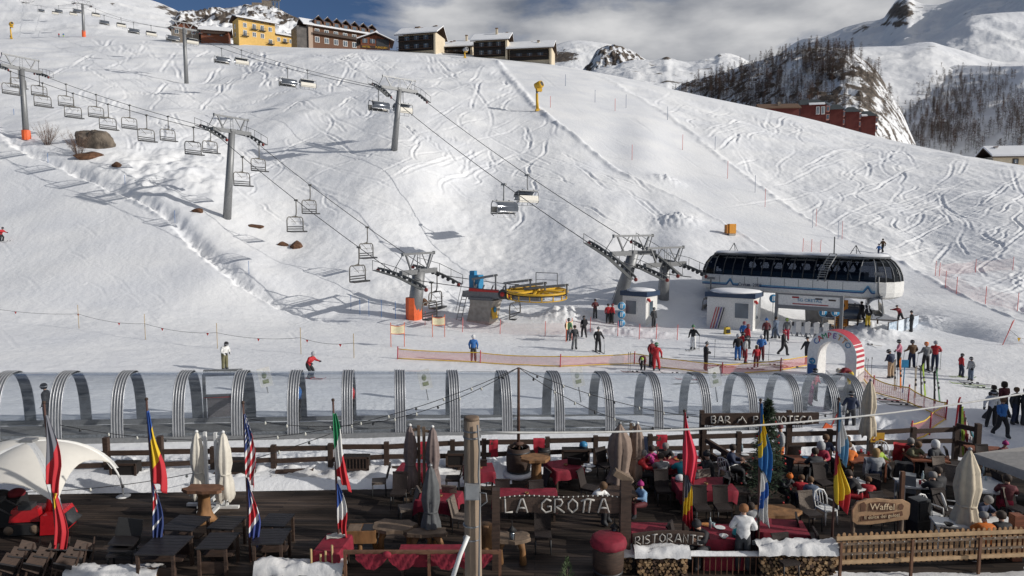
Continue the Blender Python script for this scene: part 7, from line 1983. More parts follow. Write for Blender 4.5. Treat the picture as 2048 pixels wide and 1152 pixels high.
# ---- white tent at the left
def tent():
    t = thing('white_tent', 'white arched tent at the left of the terrace', 'tent', (0,0,0))
    apex = W(58, 884, 20.5)
    legA, legB, legC, legD = Gz(247, 993, .0), Gz(128, 1104, 0), Gz(-130, 1105, 0), Gz(-40, 985, 0)
    legs_ = [legA, legB, legC, legD]
    def arcp(l, f):        # arch from foot to apex, bulging outward
        q = l.lerp(apex, f); e = l.lerp(Vector((apex.x,apex.y,0)), 1-(math.cos(f*math.pi/2)))
        return Vector((e.x, e.y, apex.z*math.sin(f*math.pi/2)**.9))
    n = 12
    for i in range(4):
        a, b = legs_[i], legs_[(i+1)%4]; rows = []
        m = MB(); vs = []
        cut = .34
        for k in range(n+1):
            f = cut + (1-cut)*k/n
            pa, pb = arcp(a, f), arcp(b, f); row = []
            for j in range(11):
                s_ = j/10; q = pa.lerp(pb, s_); up_ = 4*s_*(1-s_)
                lift = up_*(.55*(1-k/n)**1.2)*apex.z*.42
                row.append(Vector((q.x, q.y, q.z + lift)) + Vector((apex.x-q.x, apex.y-q.y, 0))*(.10*up_*(1-k/n)))
            rows.append(row)
        m.grid(rows); m.grid([[p+Vector((0,0,-.02)) for p in reversed(r)] for r in rows]); m.build('canvas_panel', [mat('white_canvas',(.70,.67,.61),.8,var=.06,scale=1.5,bump=.15,bscale=6)], t)
        m = MB(); m.tube([arcp(a, f/14) for f in range(15)], .035, 6); m.lathe([(.22,.0),(.22,.02)], a, n=14); m.build('arch_pole', [M_PLAST], t)
        m = MB(); m.grid([[arcp(a, cut*.75+(1-cut*.75)*k/12)+Vector((dx,dy,.03)) for k in range(13)] for dx, dy in ((-.09,-.05),(0,0),(.09,.05))]); m.build('seam', [M_PLAST], t)
    m = MB(); m.box(apex+Vector((0,0,.05)), (.4,.3,.1)); m.build('apex_cap', [M_STEEL], t)
tent()
# ---- snow blower
p = Gz(62, 1062, 0)
t = thing('snow_blower', 'red tracked snow blower parked under the white tent', 'snow blower', p, math.radians(8))
for sy in (-.28,.28):
    m = MB(); pr = [(-.55,.16),(-.42,.04),(.32,.04),(.46,.14),(.36,.34),(-.40,.36)]; m.prism(pr, .16, Matrix.Translation((0,sy,0))); tr_ = m.build('track', [M_BLACK], t)
    for x in (-.4,.28): m = MB(); m.lathe([(.03,-.09),(.13,-.085),(.13,.085),(.03,.09)], (x,sy,.19), 12, axis=rotm(math.pi/2,0,0)); m.build('track_wheel', [M_SLAB], tr_)
M_BRED = mat('glossy_red', (.42,.012,.018), .25, spec=.6)
m = MB(); m.box((-.02,0,.56), (.85,.52,.36), taper=(.82,.85)); m.build('engine_cover', [M_BRED], t)
m = MB(); m.box((.0,-.1,.80), (.35,.3,.14)); m.box((-.2,.1,.78),(.2,.2,.12)); m.build('engine', [M_DARK], t)
m = MB(); m.tube([(.55,0,.5),(.6,0,.9),(.72,-.05,1.12)], [.13,.12,.15], 10); m.build('chute', [M_BRED], t)
m = MB(); m.prism([(.45,.03),(1.05,.03),(1.1,.35),(.95,.62),(.5,.6)], .85); m.build('auger_housing', [M_BRED], t)
m = MB(); m.lathe([(.05,-.38),(.24,-.3),(.24,.3),(.05,.38)], (.98,0,.28), 10, axis=rotm(math.pi/2,0,0), fold=.3, folds=4); m.build('auger', [M_DARK], t)
m = MB()
for sy in (-.25,.25): m.tube([(-.35,sy,.6),(-.85,sy,.95),(-1.0,sy,1.0)], .025, 6)
m.box((-.8,0,.95), (.12,.5,.1)); m.build('handlebar', [M_DARK], t)
p = Gz(18, 1045, 0); t = thing('black_bin', 'dark plastic bin with bags behind the snow blower', 'bin', p, .2)
m = MB(); m.box((0,0,.4), (.9,.7,.8), taper=(.9,.9)); m.build('tub', [M_BLACK], t); m = MB(); m.ball((-.2,0,.85), .28, 0, sq=(1,1,.6)); m.ball((.2,.1,.85), .25, 1, sq=(1,1,.6)); m.build('bags', [cloth(CL['charcoal']), cloth(CL['dred'])], t)
# ---- dark stacked tables at the left
for i, (u0, u1, vt, vb, Y_, lab) in enumerate(((327,415,1030,1060,0,'dark slatted table furthest left of the back row'),(419,489,1031,1057,0,'dark table in the middle of the back row'),(518,588,1026,1052,0,'dark table right of the striped flag in the back row'),(278,381,1070,1108,0,'dark table at the left of the front row'),(397,476,1064,1096,0,'dark table in the middle of the front row'),(504,583,1056,1087,0,'dark table right of the striped flag in the front row'))):
    h = .78; c = Gz((u0+u1)/2, (vt+vb)/2, h); w = (u1-u0)*.80/PX(c.y); d = Gz(1024, vt, h).y - Gz(1024, vb, h).y
    t = thing('dark_table', lab, 'table', (c.x,c.y,0), math.radians(-7+2*i), 'dark tables stored at the left'); 
    m = MB()
    for k in range(6): m.box((0,-d/2+d*(k+.5)/6,h-.02), (w,d/6-.012,.035))
    m.build('top', [M_TBLK], t)
    for x in (-1,1):
        for y in (-1,1): m = MB(); m.bar((x*(w/2-.06),y*(d/2-.06),0),(x*(w/2-.06),y*(d/2-.06),h-.04),.07); m.build('leg', [M_DWOOD], t)
    m = MB(); m.box((0,0,.42), (w*.98,.28,.05)); m.box((0,-d*.35,.2),(w*.9,.04,.3)); m.build('folded_bench', [M_DWOOD], t)
for i in range(9):
    u = 20 + i*17 + (8 if i > 4 else 0); v = 1136 - (i % 3)*14
    c = Gz(u, v, .3); t = thing('folding_chair', f'{ORD[i]} stacked brown folding chair from the left frame edge', 'chair', (c.x,c.y,0), math.radians(15+8*(i%3)), 'stacked folding chairs')
    m = MB(); m.box((0,0,.42), (.40,.05,.42), rot=(math.radians(-40),math.radians(28),0)); m.build('back', [M_DWOOD], t)
    m = MB(); m.box((0,-.16,.38), (.42,.4,.04), rot=(math.radians(-50),math.radians(20),0)); m.build('seat', [M_TBLK], t)
    for x in (-.2,.2): m = MB(); m.bar((x,-.3,0),(x+.1,.2,.62),.035); m.build('leg', [M_DWOOD], t)
c = Gz(245, 1105, .4); t = thing('black_chair_stack', 'stack of black chairs beside the dark tables', 'stacked chairs', (c.x,c.y,0), .2)
for k in range(3):
    m = MB(); m.box((.03*k,0,.4+.16*k), (.62,.5,.05), rot=(0,.12,0)); m.build('seat', [M_TBLK], t)
    m = MB(); m.box((.08,.26+.03*k,.75+.1*k), (.6,.05,.42), rot=(-.25,.2,0)); m.build('backrest', [M_BLACK], t)
m = MB()
for x in (-.28,.28):
    for y in (-.2,.2): m.bar((x,y,0),(x,y,.42),.04)
m.build('legs', [M_BLACK], t)
# ---- flagpoles and flags
def stripes(name, kind, cols_):
    """flag cloth: bands across or along the cloth's own uv"""
    m = bpy.data.materials.new(name); m.use_nodes = True; t = m.node_tree; b = t.nodes['Principled BSDF']; b.inputs['Roughness'].default_value = .8
    uv = t.nodes.new('ShaderNodeUVMap'); sp_ = t.nodes.new('ShaderNodeSeparateXYZ'); t.links.new(uv.outputs[0], sp_.inputs[0])
    r = t.nodes.new('ShaderNodeValToRGB'); r.color_ramp.interpolation = 'CONSTANT'; e = r.color_ramp.elements
    while len(e) < len(cols_): e.new(.5)
    for i, c in enumerate(cols_): e[i].position = i/len(cols_); e[i].color = (*c, 1)
    if kind == 'usa':
        mul = t.nodes.new('ShaderNodeMath'); mul.operation = 'MULTIPLY'; mul.inputs[1].default_value = 6.5; fr = t.nodes.new('ShaderNodeMath'); fr.operation = 'FRACT'
        t.links.new(sp_.outputs['Y'], mul.inputs[0]); t.links.new(mul.outputs[0], fr.inputs[0]); t.links.new(fr.outputs[0], r.inputs['Fac'])
    else: t.links.new(sp_.outputs['X' if kind == 'v' else 'Y'], r.inputs['Fac'])
    out = r.outputs['Color']
    def band(inp, lo, hi):
        a = t.nodes.new('ShaderNodeMath'); a.operation = 'GREATER_THAN'; a.inputs[1].default_value = lo; c = t.nodes.new('ShaderNodeMath'); c.operation = 'LESS_THAN'; c.inputs[1].default_value = hi
        d = t.nodes.new('ShaderNodeMath'); d.operation = 'MULTIPLY'; t.links.new(inp, a.inputs[0]); t.links.new(inp, c.inputs[0]); t.links.new(a.outputs[0], d.inputs[0]); t.links.new(c.outputs[0], d.inputs[1]); return d.outputs[0]
    def over(fac, col):
        nonlocal out
        x = t.nodes.new('ShaderNodeMix'); x.data_type = 'RGBA'; t.links.new(fac, x.inputs['Factor']); t.links.new(out, x.inputs[6]); x.inputs[7].default_value = (*col, 1); out = x.outputs[2]
    def mul2(a, b_):
        x = t.nodes.new('ShaderNodeMath'); x.operation = 'MULTIPLY'; t.links.new(a, x.inputs[0]); t.links.new(b_, x.inputs[1]); return x.outputs[0]
    if kind in ('usa','aus'):
        cant = mul2(band(sp_.outputs['X'], -1, .42), band(sp_.outputs['Y'], .46, 2))
        if kind == 'usa':
            over(cant, (.03,.05,.16))
            vo = t.nodes.new('ShaderNodeTexVoronoi'); vo.inputs['Scale'].default_value = 14; vo.inputs['Randomness'].default_value = .1; t.links.new(uv.outputs[0], vo.inputs['Vector'])
            lt = t.nodes.new('ShaderNodeMath'); lt.operation = 'LESS_THAN'; lt.inputs[1].default_value = .22; t.links.new(vo.outputs['Distance'], lt.inputs[0]); over(mul2(cant, lt.outputs[0]), (.7,.7,.7))
        else:
            for ax_, lo, hi, cl in (('X',.12,.30,(.7,.7,.7)),('Y',.65,.82,(.7,.7,.7)),('X',.17,.25,(.5,.03,.04)),('Y',.70,.77,(.5,.03,.04))): over(mul2(cant, band(sp_.outputs[ax_], lo, hi)), cl)
            for sx, sy in ((.7,.8),(.78,.5),(.62,.45),(.7,.2),(.22,.22)): over(mul2(band(sp_.outputs['X'], sx-.035, sx+.035), band(sp_.outputs['Y'], sy-.05, sy+.05)), (.7,.7,.7))
    if kind == 'uk':
        for ax_, lo, hi, cl in (('X',.40,.60,(.7,.7,.7)),('Y',.33,.67,(.7,.7,.7)),('X',.44,.56,(.5,.03,.04)),('Y',.41,.59,(.5,.03,.04))): over(band(sp_.outputs[ax_], lo, hi), cl)
        dsum = t.nodes.new('ShaderNodeMath'); dsum.operation = 'SUBTRACT'; t.links.new(sp_.outputs['X'], dsum.inputs[0]); t.links.new(sp_.outputs['Y'], dsum.inputs[1]); 
    if kind == 'cross':
        for ax_, lo, hi in (('X',.30,.44),('Y',.42,.58)): over(band(sp_.outputs[ax_], lo, hi), (.70,.48,.02) if cols_[0][2] > .2 and cols_[0][0] < .2 else (.03,.12,.42))
    if kind == 'star': over(mul2(band(sp_.outputs['X'], .10,.26), band(sp_.outputs['Y'], .62,.86)), (.75,.50,.03))
    n = t.nodes.new('ShaderNodeTexNoise'); n.inputs['Scale'].default_value = 30
    t.links.new(out, b.inputs['Base Color'])
    return m
def flag(lab, pole_x, Y, u_top, v_top, v_bot, wpx, m_):
    """slack cloth hanging along its staff in upright folds; the fly has dropped, so the bands slant"""
    a = W(u_top, v_top, Y); b = W(u_top + (v_bot-v_top)*.07*(1 if u_top < 1024 else -.25), v_bot, Y); h = a.z-b.z; w = wpx/PX(Y)
    m = bpy.data.meshes.new('flag'); nu, nv = 22, 30; vs = []; uvs = []
    rr = random.Random(int(u_top+v_top)); ph = rr.uniform(0,6); k1 = rr.uniform(.8,1.2)
    for j in range(nv+1):
        t_ = j/nv; wd = w*.92*(.20 + .80*min(1, t_*1.5)**.9)*(.92+.12*math.sin(6*t_+ph))
        for i in range(nu+1):
            s_ = i/nu
            x = a.x + (b.x-a.x)*t_ + wd*(s_-.12) + .03*math.sin(6*t_+ph)*s_
            y = Y - .03 - .075*math.sin(s_*15*k1+ph+2*t_)*(.35+t_*.6) - .05*math.sin(3*t_+ph)
            z = a.z - h*t_*(1-.10*s_*(1-t_)) - .22*h*(s_-.6)*t_**2 + .02*math.sin(s_*9+ph)
            vs.append((x, y, z)); uvs.append((min(.99,max(.01,.95*t_+.30*(s_-.5))), min(.99,max(.01,1-(.82*t_+.36*(s_-.35))))))
    fs = [(j*(nu+1)+i, (j+1)*(nu+1)+i, (j+1)*(nu+1)+i+1, j*(nu+1)+i+1) for j in range(nv) for i in range(nu)]
    m.from_pydata(vs, [], fs); ul_ = m.uv_layers.new(name='UVMap')
    for l in m.loops: ul_.data[l.index].uv = uvs[l.vertex_index]
    m.materials.append(m_); m.polygons.foreach_set('use_smooth', [True]*len(fs)); m.update()
    o = bpy.data.objects.new('flag', m); COL.objects.link(o); sd = o.modifiers.new('cloth_thickness','SOLIDIFY'); sd.thickness = .006
    tag(o, lab, 'flag', 'national flags on the terrace poles')
cW, cR, cB, cG, cY, cK = (.66,.65,.63), (.48,.025,.035), (.03,.08,.30), (.02,.22,.09), (.68,.45,.02), (.02,.02,.022)
FL = [(88,122,805,[('grey over red flag, upper one on the pole by the tent',832,980,34,stripes('flag_grey_red','h',[cR,(.15,.155,.18)])),('red flag with a small yellow star under the grey and red flag',972,1108,28,stripes('flag_red','star',[cR,cR]))]),
      (293,317,798,[('blue yellow red striped flag on the second pole',822,975,30,stripes('flag_byr','v',[(.03,.09,.34),cY,cR])),('navy ensign with a corner cross below the blue yellow red flag',968,1086,26,stripes('flag_aus','aus',[(.03,.05,.16),(.03,.05,.16)]))]),
      (486,503,805,[('stars and stripes flag on the third pole',830,966,26,stripes('flag_usa','usa',[cR,cW])),('blue flag with red and white crosses below the stars and stripes',960,1082,26,stripes('flag_uk','uk',[(.04,.06,.22),(.04,.06,.22)]))]),
      (666,681,800,[('green white red striped flag on the fourth pole',826,974,28,stripes('flag_gwr','v',[cG,cW,cR])),('blue white red flag under the green white red flag',968,1066,26,stripes('flag_bwr','v',[cB,cW,cR]))]),
      (1369,1366,822,[('plain red flag hanging high right of the entrance post',826,958,30,stripes('flag_redplain','h',[(.55,.03,.06),(.55,.03,.06)])),('black yellow red flag under the plain red flag',950,1056,28,stripes('flag_kyr','v',[(.10,.10,.12),cY,cR]))]),
      (1521,1516,800,[('blue flag with a yellow cross in front of the spruce',808,950,26,stripes('flag_swe','cross',[(.03,.16,.40),(.03,.16,.40)])),('white flag with a blue cross under the yellow cross flag',944,1048,28,stripes('flag_fin','cross',[cW,cW]))]),
      (1678,1660,798,[('pale blue and white flag near the end of the tunnel',806,924,22,stripes('flag_arg','h',[(.14,.32,.48),cW,(.14,.32,.48)])),('red yellow red striped flag left of the waffle board',904,1018,34,stripes('flag_esp','h',[cR,cY,cY,cR]))])]
for i, (ut, ub, vt, fl) in enumerate(FL):
    Y = 17.3; a = W(ut, vt, Y); b = W(ub, 1150, Y+.1)
    t = thing('flagpole', ['thin brown flagpole left of the white tent entrance','thin brown flagpole by the dark tables','thin brown flagpole between the stored tables','thin brown flagpole beside the newspaper table','thin dark flagpole right of the entrance post','thin dark flagpole in front of the spruce','thin dark flagpole beside the white plastic chair'][i], 'flagpole', b, 0, 'flagpoles along the front railing')
    m = MB(); m.tube([(0,0,-.6), a-b], [.035,.026], 8); m.build('staff', [mat('brown_staff',(.09,.045,.035),.6)], t); m = MB(); m.ball(a-b, .045, 0, 8, 6); m.build('finial', [M_DWOOD], t)
    for lab, v0, v1, wp_, mm in fl: flag(lab, a.x, Y-.03, ut+(ub-ut)*(v0-vt)/(1150-vt)+1, v0, v1, wp_, mm)
# ---- concrete pole with box and white cable
pc = Vector((W(945,900,13.2).x, 13.2, -1.5)); pt = W(943, 839, 13.2)
t = thing('concrete_pole', 'thick weathered concrete pole with grey junction box', 'utility pole', pc)
m = MB(); m.tube([(W(949,1152,13.2).x-pc.x,0,0), (pt.x-pc.x,0,pt.z+1.5)], [.19,.155], 18); m.lathe([(.158,0),(.15,.05),(.12,.06)], (pt.x-pc.x,0,pt.z+1.5), n=18, mi=1); m.build('shaft', [mat('pole_concrete',(.26,.195,.14),.9,var=.3,scale=3,bump=.4,bscale=25,stretch=(1,1,.25)), M_SLAB], t)
q = W(944, 983, 13.0); m = MB(); m.box((q.x-pc.x,-.2,q.z+1.5), (.28,.14,.30)); bx_ = m.build('junction_box', [mat('grey_box',(.27,.28,.29),.6)], t); m = MB(); m.box((q.x-pc.x,-.275,q.z+1.5), (.24,.012,.26)); m.build('lid', [MATS['grey_box']], bx_)
m = MB(); q1, q2 = W(957,995,13.0), W(972,1010,13.0); m.tube([W(955,850,13.0)-pc, W(959,900,13.0)-pc, W(957,950,13.0)-pc, W(960,1000,13.0)-pc, W(958,1152,13.0)-pc], .022, 6); m.tube([W(960,985,12.95)-pc,W(972,987,12.9)-pc,W(974,1003,12.9)-pc,W(962,1012,12.95)-pc], .014, 5); m.build('cables', [M_GREY], t)
m = MB(); m.tube([W(936,1072,12.8)-pc, W(920,1110,12.7)-pc, W(904,1160,12.6)-pc], .045, 8); m.build('guy_pipe', [M_PLAST], t)
m = MB()
for v in (860,873,1048,1075): q = W(944,v,13.2); m.lathe([(.18,-.015),(.185,.0),(.18,.015)], (q.x-pc.x,0,q.z+1.5), n=16)
m.build('straps', [M_GREY], t)
a, b = W(960,864,13.1), W(2150,768,15.5); m = MB(); d = b-a; m.tube([d*(k/20)-Vector((0,0,.35*4*(k/20)*(1-k/20))) for k in range(21)], .020, 6); o = m.build('white_cable', [mat('white_cable',(.62,.61,.58),.6)], None, a); tag(o, 'thick white cable running from the concrete pole to the right edge', 'cable')
# ---- lettering made of branches: a small stroke alphabet
STK = {'A':[[(0,0),(.35,1),(.5,1),(.85,0)],[(.15,.35),(.7,.35)]],'B':[[(0,0),(0,1),(.5,1),(.6,.8),(.45,.55),(0,.5)],[(.45,.52),(.65,.3),(.5,0),(0,0)]],'C':[[(.7,.9),(.35,1),(0,.7),(0,.3),(.35,0),(.7,.1)]],'E':[[(.6,1),(0,1),(0,0),(.6,0)],[(0,.5),(.5,.5)]],'G':[[(.75,.85),(.4,1),(.05,.7),(.02,.3),(.35,0),(.75,.15),(.75,.45),(.45,.45)]],'I':[[(0,0),(0,1)]],'L':[[(0,1),(.03,0),(.6,.05)]],'N':[[(0,0),(0,1),(.6,0),(.6,1)]],'O':[[(.35,0),(.02,.3),(.02,.7),(.35,1),(.7,.7),(.7,.3),(.35,0)]],'P':[[(0,0),(0,1),(.55,.95),(.6,.7),(.45,.5),(0,.48)]],'R':[[(0,0),(.02,1),(.5,.95),(.6,.75),(.45,.5),(.05,.48),(.75,0)]],'S':[[(.6,.9),(.3,1),(.02,.8),(.15,.55),(.5,.4),(.6,.2),(.3,0),(0,.1)]],'T':[[(0,1),(.75,1)],[(.38,1),(.35,0)]],'^':[[(0,0),(.35,.55),(.5,.4),(.75,.95),(1.0,.5),(1.35,.0)]],'t':[[(0,.85),(.55,1.0),(1.05,.9)],[(.3,.95),(.18,.0)],[(.75,.95),(.62,0)]]}
def branch_text(name, text, size, width, M, m_, parent, r=.03, warp=None):
    ws = [max(max(x for x,_ in s_) for s_ in STK[c]) if c != ' ' else .5 for c in text]; gap = .28
    tot = sum(ws)+gap*(len(text)-1); x = 0; sx = width/(tot*size)
    for c, w in zip(text, ws):
        if c != ' ':
            m = MB()
            for s_ in STK[c]:
                pts = [Vector(((x+px-tot/2)*size*sx, 0, (pz-.5)*size)) for px, pz in s_]
                if warp: pts = [p+Vector((0,0,warp(p.x))) for p in pts]
                m.tube([M @ p for p in pts], r, 6)
            m.build(name, [m_], parent)
        x += w+gap
M_SILV = mat('whitened_branches', (.42,.40,.37), .7, var=.2, scale=9)
# entrance sign
Ys = 17.0
pL, pR = W(992, 1000, Ys), W(1251, 985, Ys)
t = thing('entrance_sign', 'rustic entrance frame with a lettered dark board on dark posts', 'sign', (pL.x, Ys, -.3))
wS = pR.x-pL.x; zl = W(992,978,Ys).z+.3; zr = W(1251,958,Ys).z+.3
m = MB(); m.box((0,0,zl/2), (.20,.22,zl)); m.build('post', [M_DWOOD], t); m = MB(); m.box((wS,0,zr/2), (.27,.26,zr)); m.build('post', [M_DWOOD], t)
m = MB(); m.bar((wS-.30,-.0,zr+.20),(wS+.15,0,zr-.06),.22,.16); m.build('crooked_cap', [M_SLAB], t)
zbv = W(1120,1008,Ys).z+.3
m = MB(); nS = 12
top_ = lambda f: zbv + .18 + .05*math.sin(f*math.pi) + .03*math.sin(f*9)
m.grid([[Vector((.1+(wS-.2)*k/nS,-.06,zbv-.20+.03*math.sin(k))) for k in range(nS+1)],[Vector((.1+(wS-.2)*k/nS,-.06,top_(k/nS))) for k in range(nS+1)],[Vector((.1+(wS-.2)*k/nS,.02,top_(k/nS))) for k in range(nS+1)],[Vector((.1+(wS-.2)*k/nS,.02,zbv-.20+.03*math.sin(k))) for k in range(nS+1)]], 0, False); m.build('board', [M_DWOOD], t)
branch_text('branch_letter', 'LA GROtA', .36, wS*.80, Matrix.Translation((wS*.47,-.11,zbv)), M_SILV, t, .025)
m = MB()
for k in range(26): m.ball((.1+(wS-.2)*k/25,-.08,top_(k/25)+.02), .022, 0, 6, 4)
m.build('fairy_lights', [M_BULB], t)
def lantern(lab, u, v, Y):
    p = W(u, v, Y); t = thing('lantern', lab, 'lantern', p, 0, 'black hanging lanterns'); m = MB()
    for x in (-.07,.07):
        for y in (-.07,.07): m.bar((x,y,-.16),(x*.8,y*.8,.1),.015)
    m.box((0,0,-.17),(.18,.18,.02)); m.lathe([(.13,.1),(.05,.18),(.02,.22)], n=8); m.tube([(0,0,.22),(0,0,.36)], .012, 5); m.build('cage', [M_BLACK], t); m = MB(); m.lathe([(.05,-.14),(.05,.06)], n=8); m.build('glass', [M_GLASS], t)
lantern('black lantern hanging left under the entrance board', 1024, 1068, 17.0); lantern('black lantern hanging right under the entrance board', 1229, 1062, 17.0)
# low restaurant board on the rail
a, b = W(1268,1082,16.9), W(1405,1074,16.9)
t = thing('restaurant_board', 'low dark board with restaurant lettering made of branches', 'sign', (a+b)/2, 0)
wS = b.x-a.x
m = MB(); nS = 12; wv_ = lambda x: .09*math.sin((x/wS+.5)*3.0)-.03
m.grid([[Vector((-wS/2*1.05+wS*1.05*k/nS, y, wv_(-wS/2+wS*k/nS)+z)) for k in range(nS+1)] for y, z in ((-.03,-.17),(-.03,.17),(.03,.17),(.03,-.17))], 0, False); m.build('board', [M_DWOOD], t)
branch_text('branch_letter', 'RISTORANTE', .22, wS*.98, Matrix.Translation((0,-.06,0)), M_SILV, t, .015, wv_)
# bar board at the back
a, b = W(1405,840,24.8), W(1632,836,25.2)
t = thing('bar_board', 'long dark bar board with pale letters on tall posts', 'sign', (a+b)/2, 0)
wS = b.x-a.x; zc = ((a+b)/2).z
m = MB(); m.grid([[Vector((-wS/2+wS*k/10, y, .04*k/10-.02+z+(.05 if k in (0,10) and z<0 else 0))) for k in range(11)] for y, z in ((-.05,-.23),(-.05,.23),(.05,.23),(.05,-.23))], 0, False); m.add([(-wS/2,-.05,-.2),(-wS/2,.05,-.2),(-wS/2,.05,.21),(-wS/2,-.05,.21),(wS/2,-.05,-.2),(wS/2,.05,-.2),(wS/2,.05,.24),(wS/2,-.05,.24)], [(0,1,2,3),(7,6,5,4)]); m.build('board', [M_DWOOD], t)
branch_text('pale_letter', 'BAR ^ PANINOTECA', .26, wS*.86, Matrix.Translation((.05,-.09,0)), mat('pale_letters',(.60,.57,.52),.7), t, .026)
for xx in (-wS*.485, wS*.26): m = MB(); m.box((xx,.12,-zc/2+.1), (.16,.14,zc+.4)); m.build('post', [M_DWOOD], t)
# ramp rail beside it
p0, p1 = W(1412,880,24.4), W(1505,938,22.8)
t = thing('ramp_rail', 'dark timber ramp with a plank handrail sloping down from the fence', 'ramp', (p0.x,p0.y,0))
d = p1-p0; 
for off, hh_ in ((0,.0),(-.0,-.42)): m = MB(); m.bar((0,0,p0.z+hh_),(d.x,d.y,p1.z+hh_),.12,.16); m.build('plank', [M_DWOOD], t)
for k in range(4): m = MB(); m.bar((d.x*(k+.5)/4,d.y*(k+.5)/4,(p0.z+d.z*(k+.5)/4)),(d.x*(k+.5)/4,d.y*(k+.5)/4,0),.1); m.build('upright', [M_DWOOD], t)
m = MB()
for k in range(3): m.box((d.x*(.68+.13*k),d.y*(.68+.13*k)-.09,p0.z+d.z*(.68+.13*k)-.30),(.30,.02,.10),rot=(0,.5,0))
m.build('pale_patch', [M_SILV], t)
# ---- spruce with lights
p = Gz(1537, 1010, 0); p.y += .3
topw = W(1540, 803, p.y); hS = topw.z
t = thing('spruce_tree', 'dense green spruce hung with red baubles behind the flag', 'tree', (p.x,p.y,0)); rS = random.Random(4)
m = MB(); m.tube([(0,0,0),(0,0,hS*.95)], [.09,.02], 8); m.build('trunk', [M_DWOOD], t)
m = MB()
for k in range(560):
    f = rS.random()**.8; z = .15+f*(hS-.2); R = (1-f)**.85*.78+.05; a = rS.uniform(0,6.28); c_, s_ = math.cos(a), math.sin(a); L_ = R*rS.uniform(.75,1.1)
    for j in range(7):
        q = rS.uniform(.35,1); b0 = Vector((c_*L_*q, s_*L_*q, z-.18*L_*q+.02*j)); tip = b0+Vector((c_*.10+rS.uniform(-.10,.10), s_*.10+rS.uniform(-.10,.10), rS.uniform(-.06,.07))); w_ = Vector((-s_,c_,rS.uniform(-.4,.4)))*.032
        m.add([b0+w_, b0-w_, tip], [(0,1,2)])
m.build('crown', [mat('spruce_needles',(.022,.045,.020),.8,var=.55,scale=3)], t)
m = MB()
for k in range(26): f = rS.random(); R = (1-f)**.85*.80+.05; a = rS.uniform(3.0,6.4); m.ball((math.cos(a)*R,math.sin(a)*R,.2+f*(hS-.3)), .035, 0, 7, 5)
m.build('baubles', [M_RED], t)
p = Gz(1130, 1165, 0); t = thing('small_fir', 'small fir in the entrance of the terrace', 'tree', (p.x,p.y-.6,-.1)); m = MB(); m.tube([(0,0,0),(0,0,.9)], [.03,.01], 6); m.build('trunk', [M_DWOOD], t); m = MB()
for k in range(220):
    f = rS.random(); z = .1+f*.95; R = (1-f)*.34+.03; a = rS.uniform(0,6.28); b0 = Vector((math.cos(a)*R*.6,math.sin(a)*R*.6,z)); tip = b0+Vector((math.cos(a)*R*.6,math.sin(a)*R*.6,.07)); w_ = Vector((-math.sin(a),math.cos(a),0))*.02; m.add([b0+w_,b0-w_,tip],[(0,1,2)])
m.build('crown', [mat('young_fir_needles',(.06,.09,.035),.8,var=.4,scale=5)], t)
# ---- front railing, drapes, firewood
def firewood(lab, u0, u1, vtop, Y, h, snow=.18):
    a, b = W(u0,vtop,Y), W(u1,vtop,Y); w = b.x-a.x; zt = a.z; t = thing('firewood_stack', lab, 'firewood', ((a.x+b.x)/2, Y, zt-h), 0, 'firewood stacks along the front'); r = random.Random(int(u0))
    m = MB(); m.box((0,.25,h/2), (w-.06,.35,h-.02)); m.build('core', [M_TBLK], t)
    m = MB(); rad = .052
    ny = int(h/(rad*1.75)); nx = int(w/(rad*1.9))
    for j in range(ny):
        for i in range(nx):
            x = -w/2+(i+.5+(.5 if j%2 else 0))*w/nx; z = rad+j*h/ny; rr = rad*r.uniform(.75,1.15); k = r.choice((3,4,5,6)); a0 = r.uniform(0,6.3); yo = r.uniform(-.05,.05)
            ps_ = [Vector((x+math.cos(a0+2*math.pi*q/k)*rr,0,z+math.sin(a0+2*math.pi*q/k)*rr)) for q in range(k)]
            m.add([p_+Vector((0,yo,0)) for p_ in ps_]+[p_+Vector((0,.2,0)) for p_ in ps_], [tuple(reversed(range(k))) if False else tuple(range(k))]+[(q,k+q,k+(q+1)%k,(q+1)%k) for q in range(k)], r.choice((0,0,1,2)))
    m.build('logs', [mat('log_end',(.30,.19,.10),.85,var=.45,scale=14), mat('log_bark',(.10,.06,.04),.9,var=.4,scale=8), mat('log_split',(.42,.28,.15),.85,var=.35,scale=10)], t)
    tg = tag(t)
    if snow:
        X = np.linspace(-w/2-.08,w/2+.08,int(w*14))[None,:] + 0*np.zeros((12,1)); th = np.linspace(0,math.pi,12)[:,None]
        cap = snow*(1+.7*fbm(X*1.8+u0, th*1.2, 4)); Yc = .17-np.cos(th)*.27*(1+.3*fbm(X*3.5+u0,th,3)); Zc = h-.05+np.sin(th)**.7*cap*.85+.05*fbm(X*7,th*3,3)-.05*(np.cos(th)>.85)
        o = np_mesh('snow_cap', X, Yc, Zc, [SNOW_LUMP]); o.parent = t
    return t
firewood('firewood stack with a snow cap right of the entrance post', 1275, 1374, 1106, 16.6, 1.1)
firewood('firewood stack left behind the entrance post', 1222, 1262, 1104, 16.8, 1.0, .10)
firewood('firewood stack with a long snow cap left of the picket fence', 1522, 1672, 1101, 16.6, 1.1, .24)
firewood('firewood stack under thick snow left of the red drapes', 514, 680, 1141, 16.3, .8, .26)
firewood('low snow covered firewood below the dark tables', 136, 308, 1150, 16.3, .6, .22)
t = thing('front_railing', 'dark front railing with crimson cloth swags', 'railing', (0,16.2,0)); zr = W(800,1104,16.2).z
xa, xb = W(690,1110,16.2).x, W(1003,1110,16.2).x
m = MB(); m.bar((xa,0,zr),(xb,0,zr),.08,.08); m.build('rail', [M_MWOOD], t)
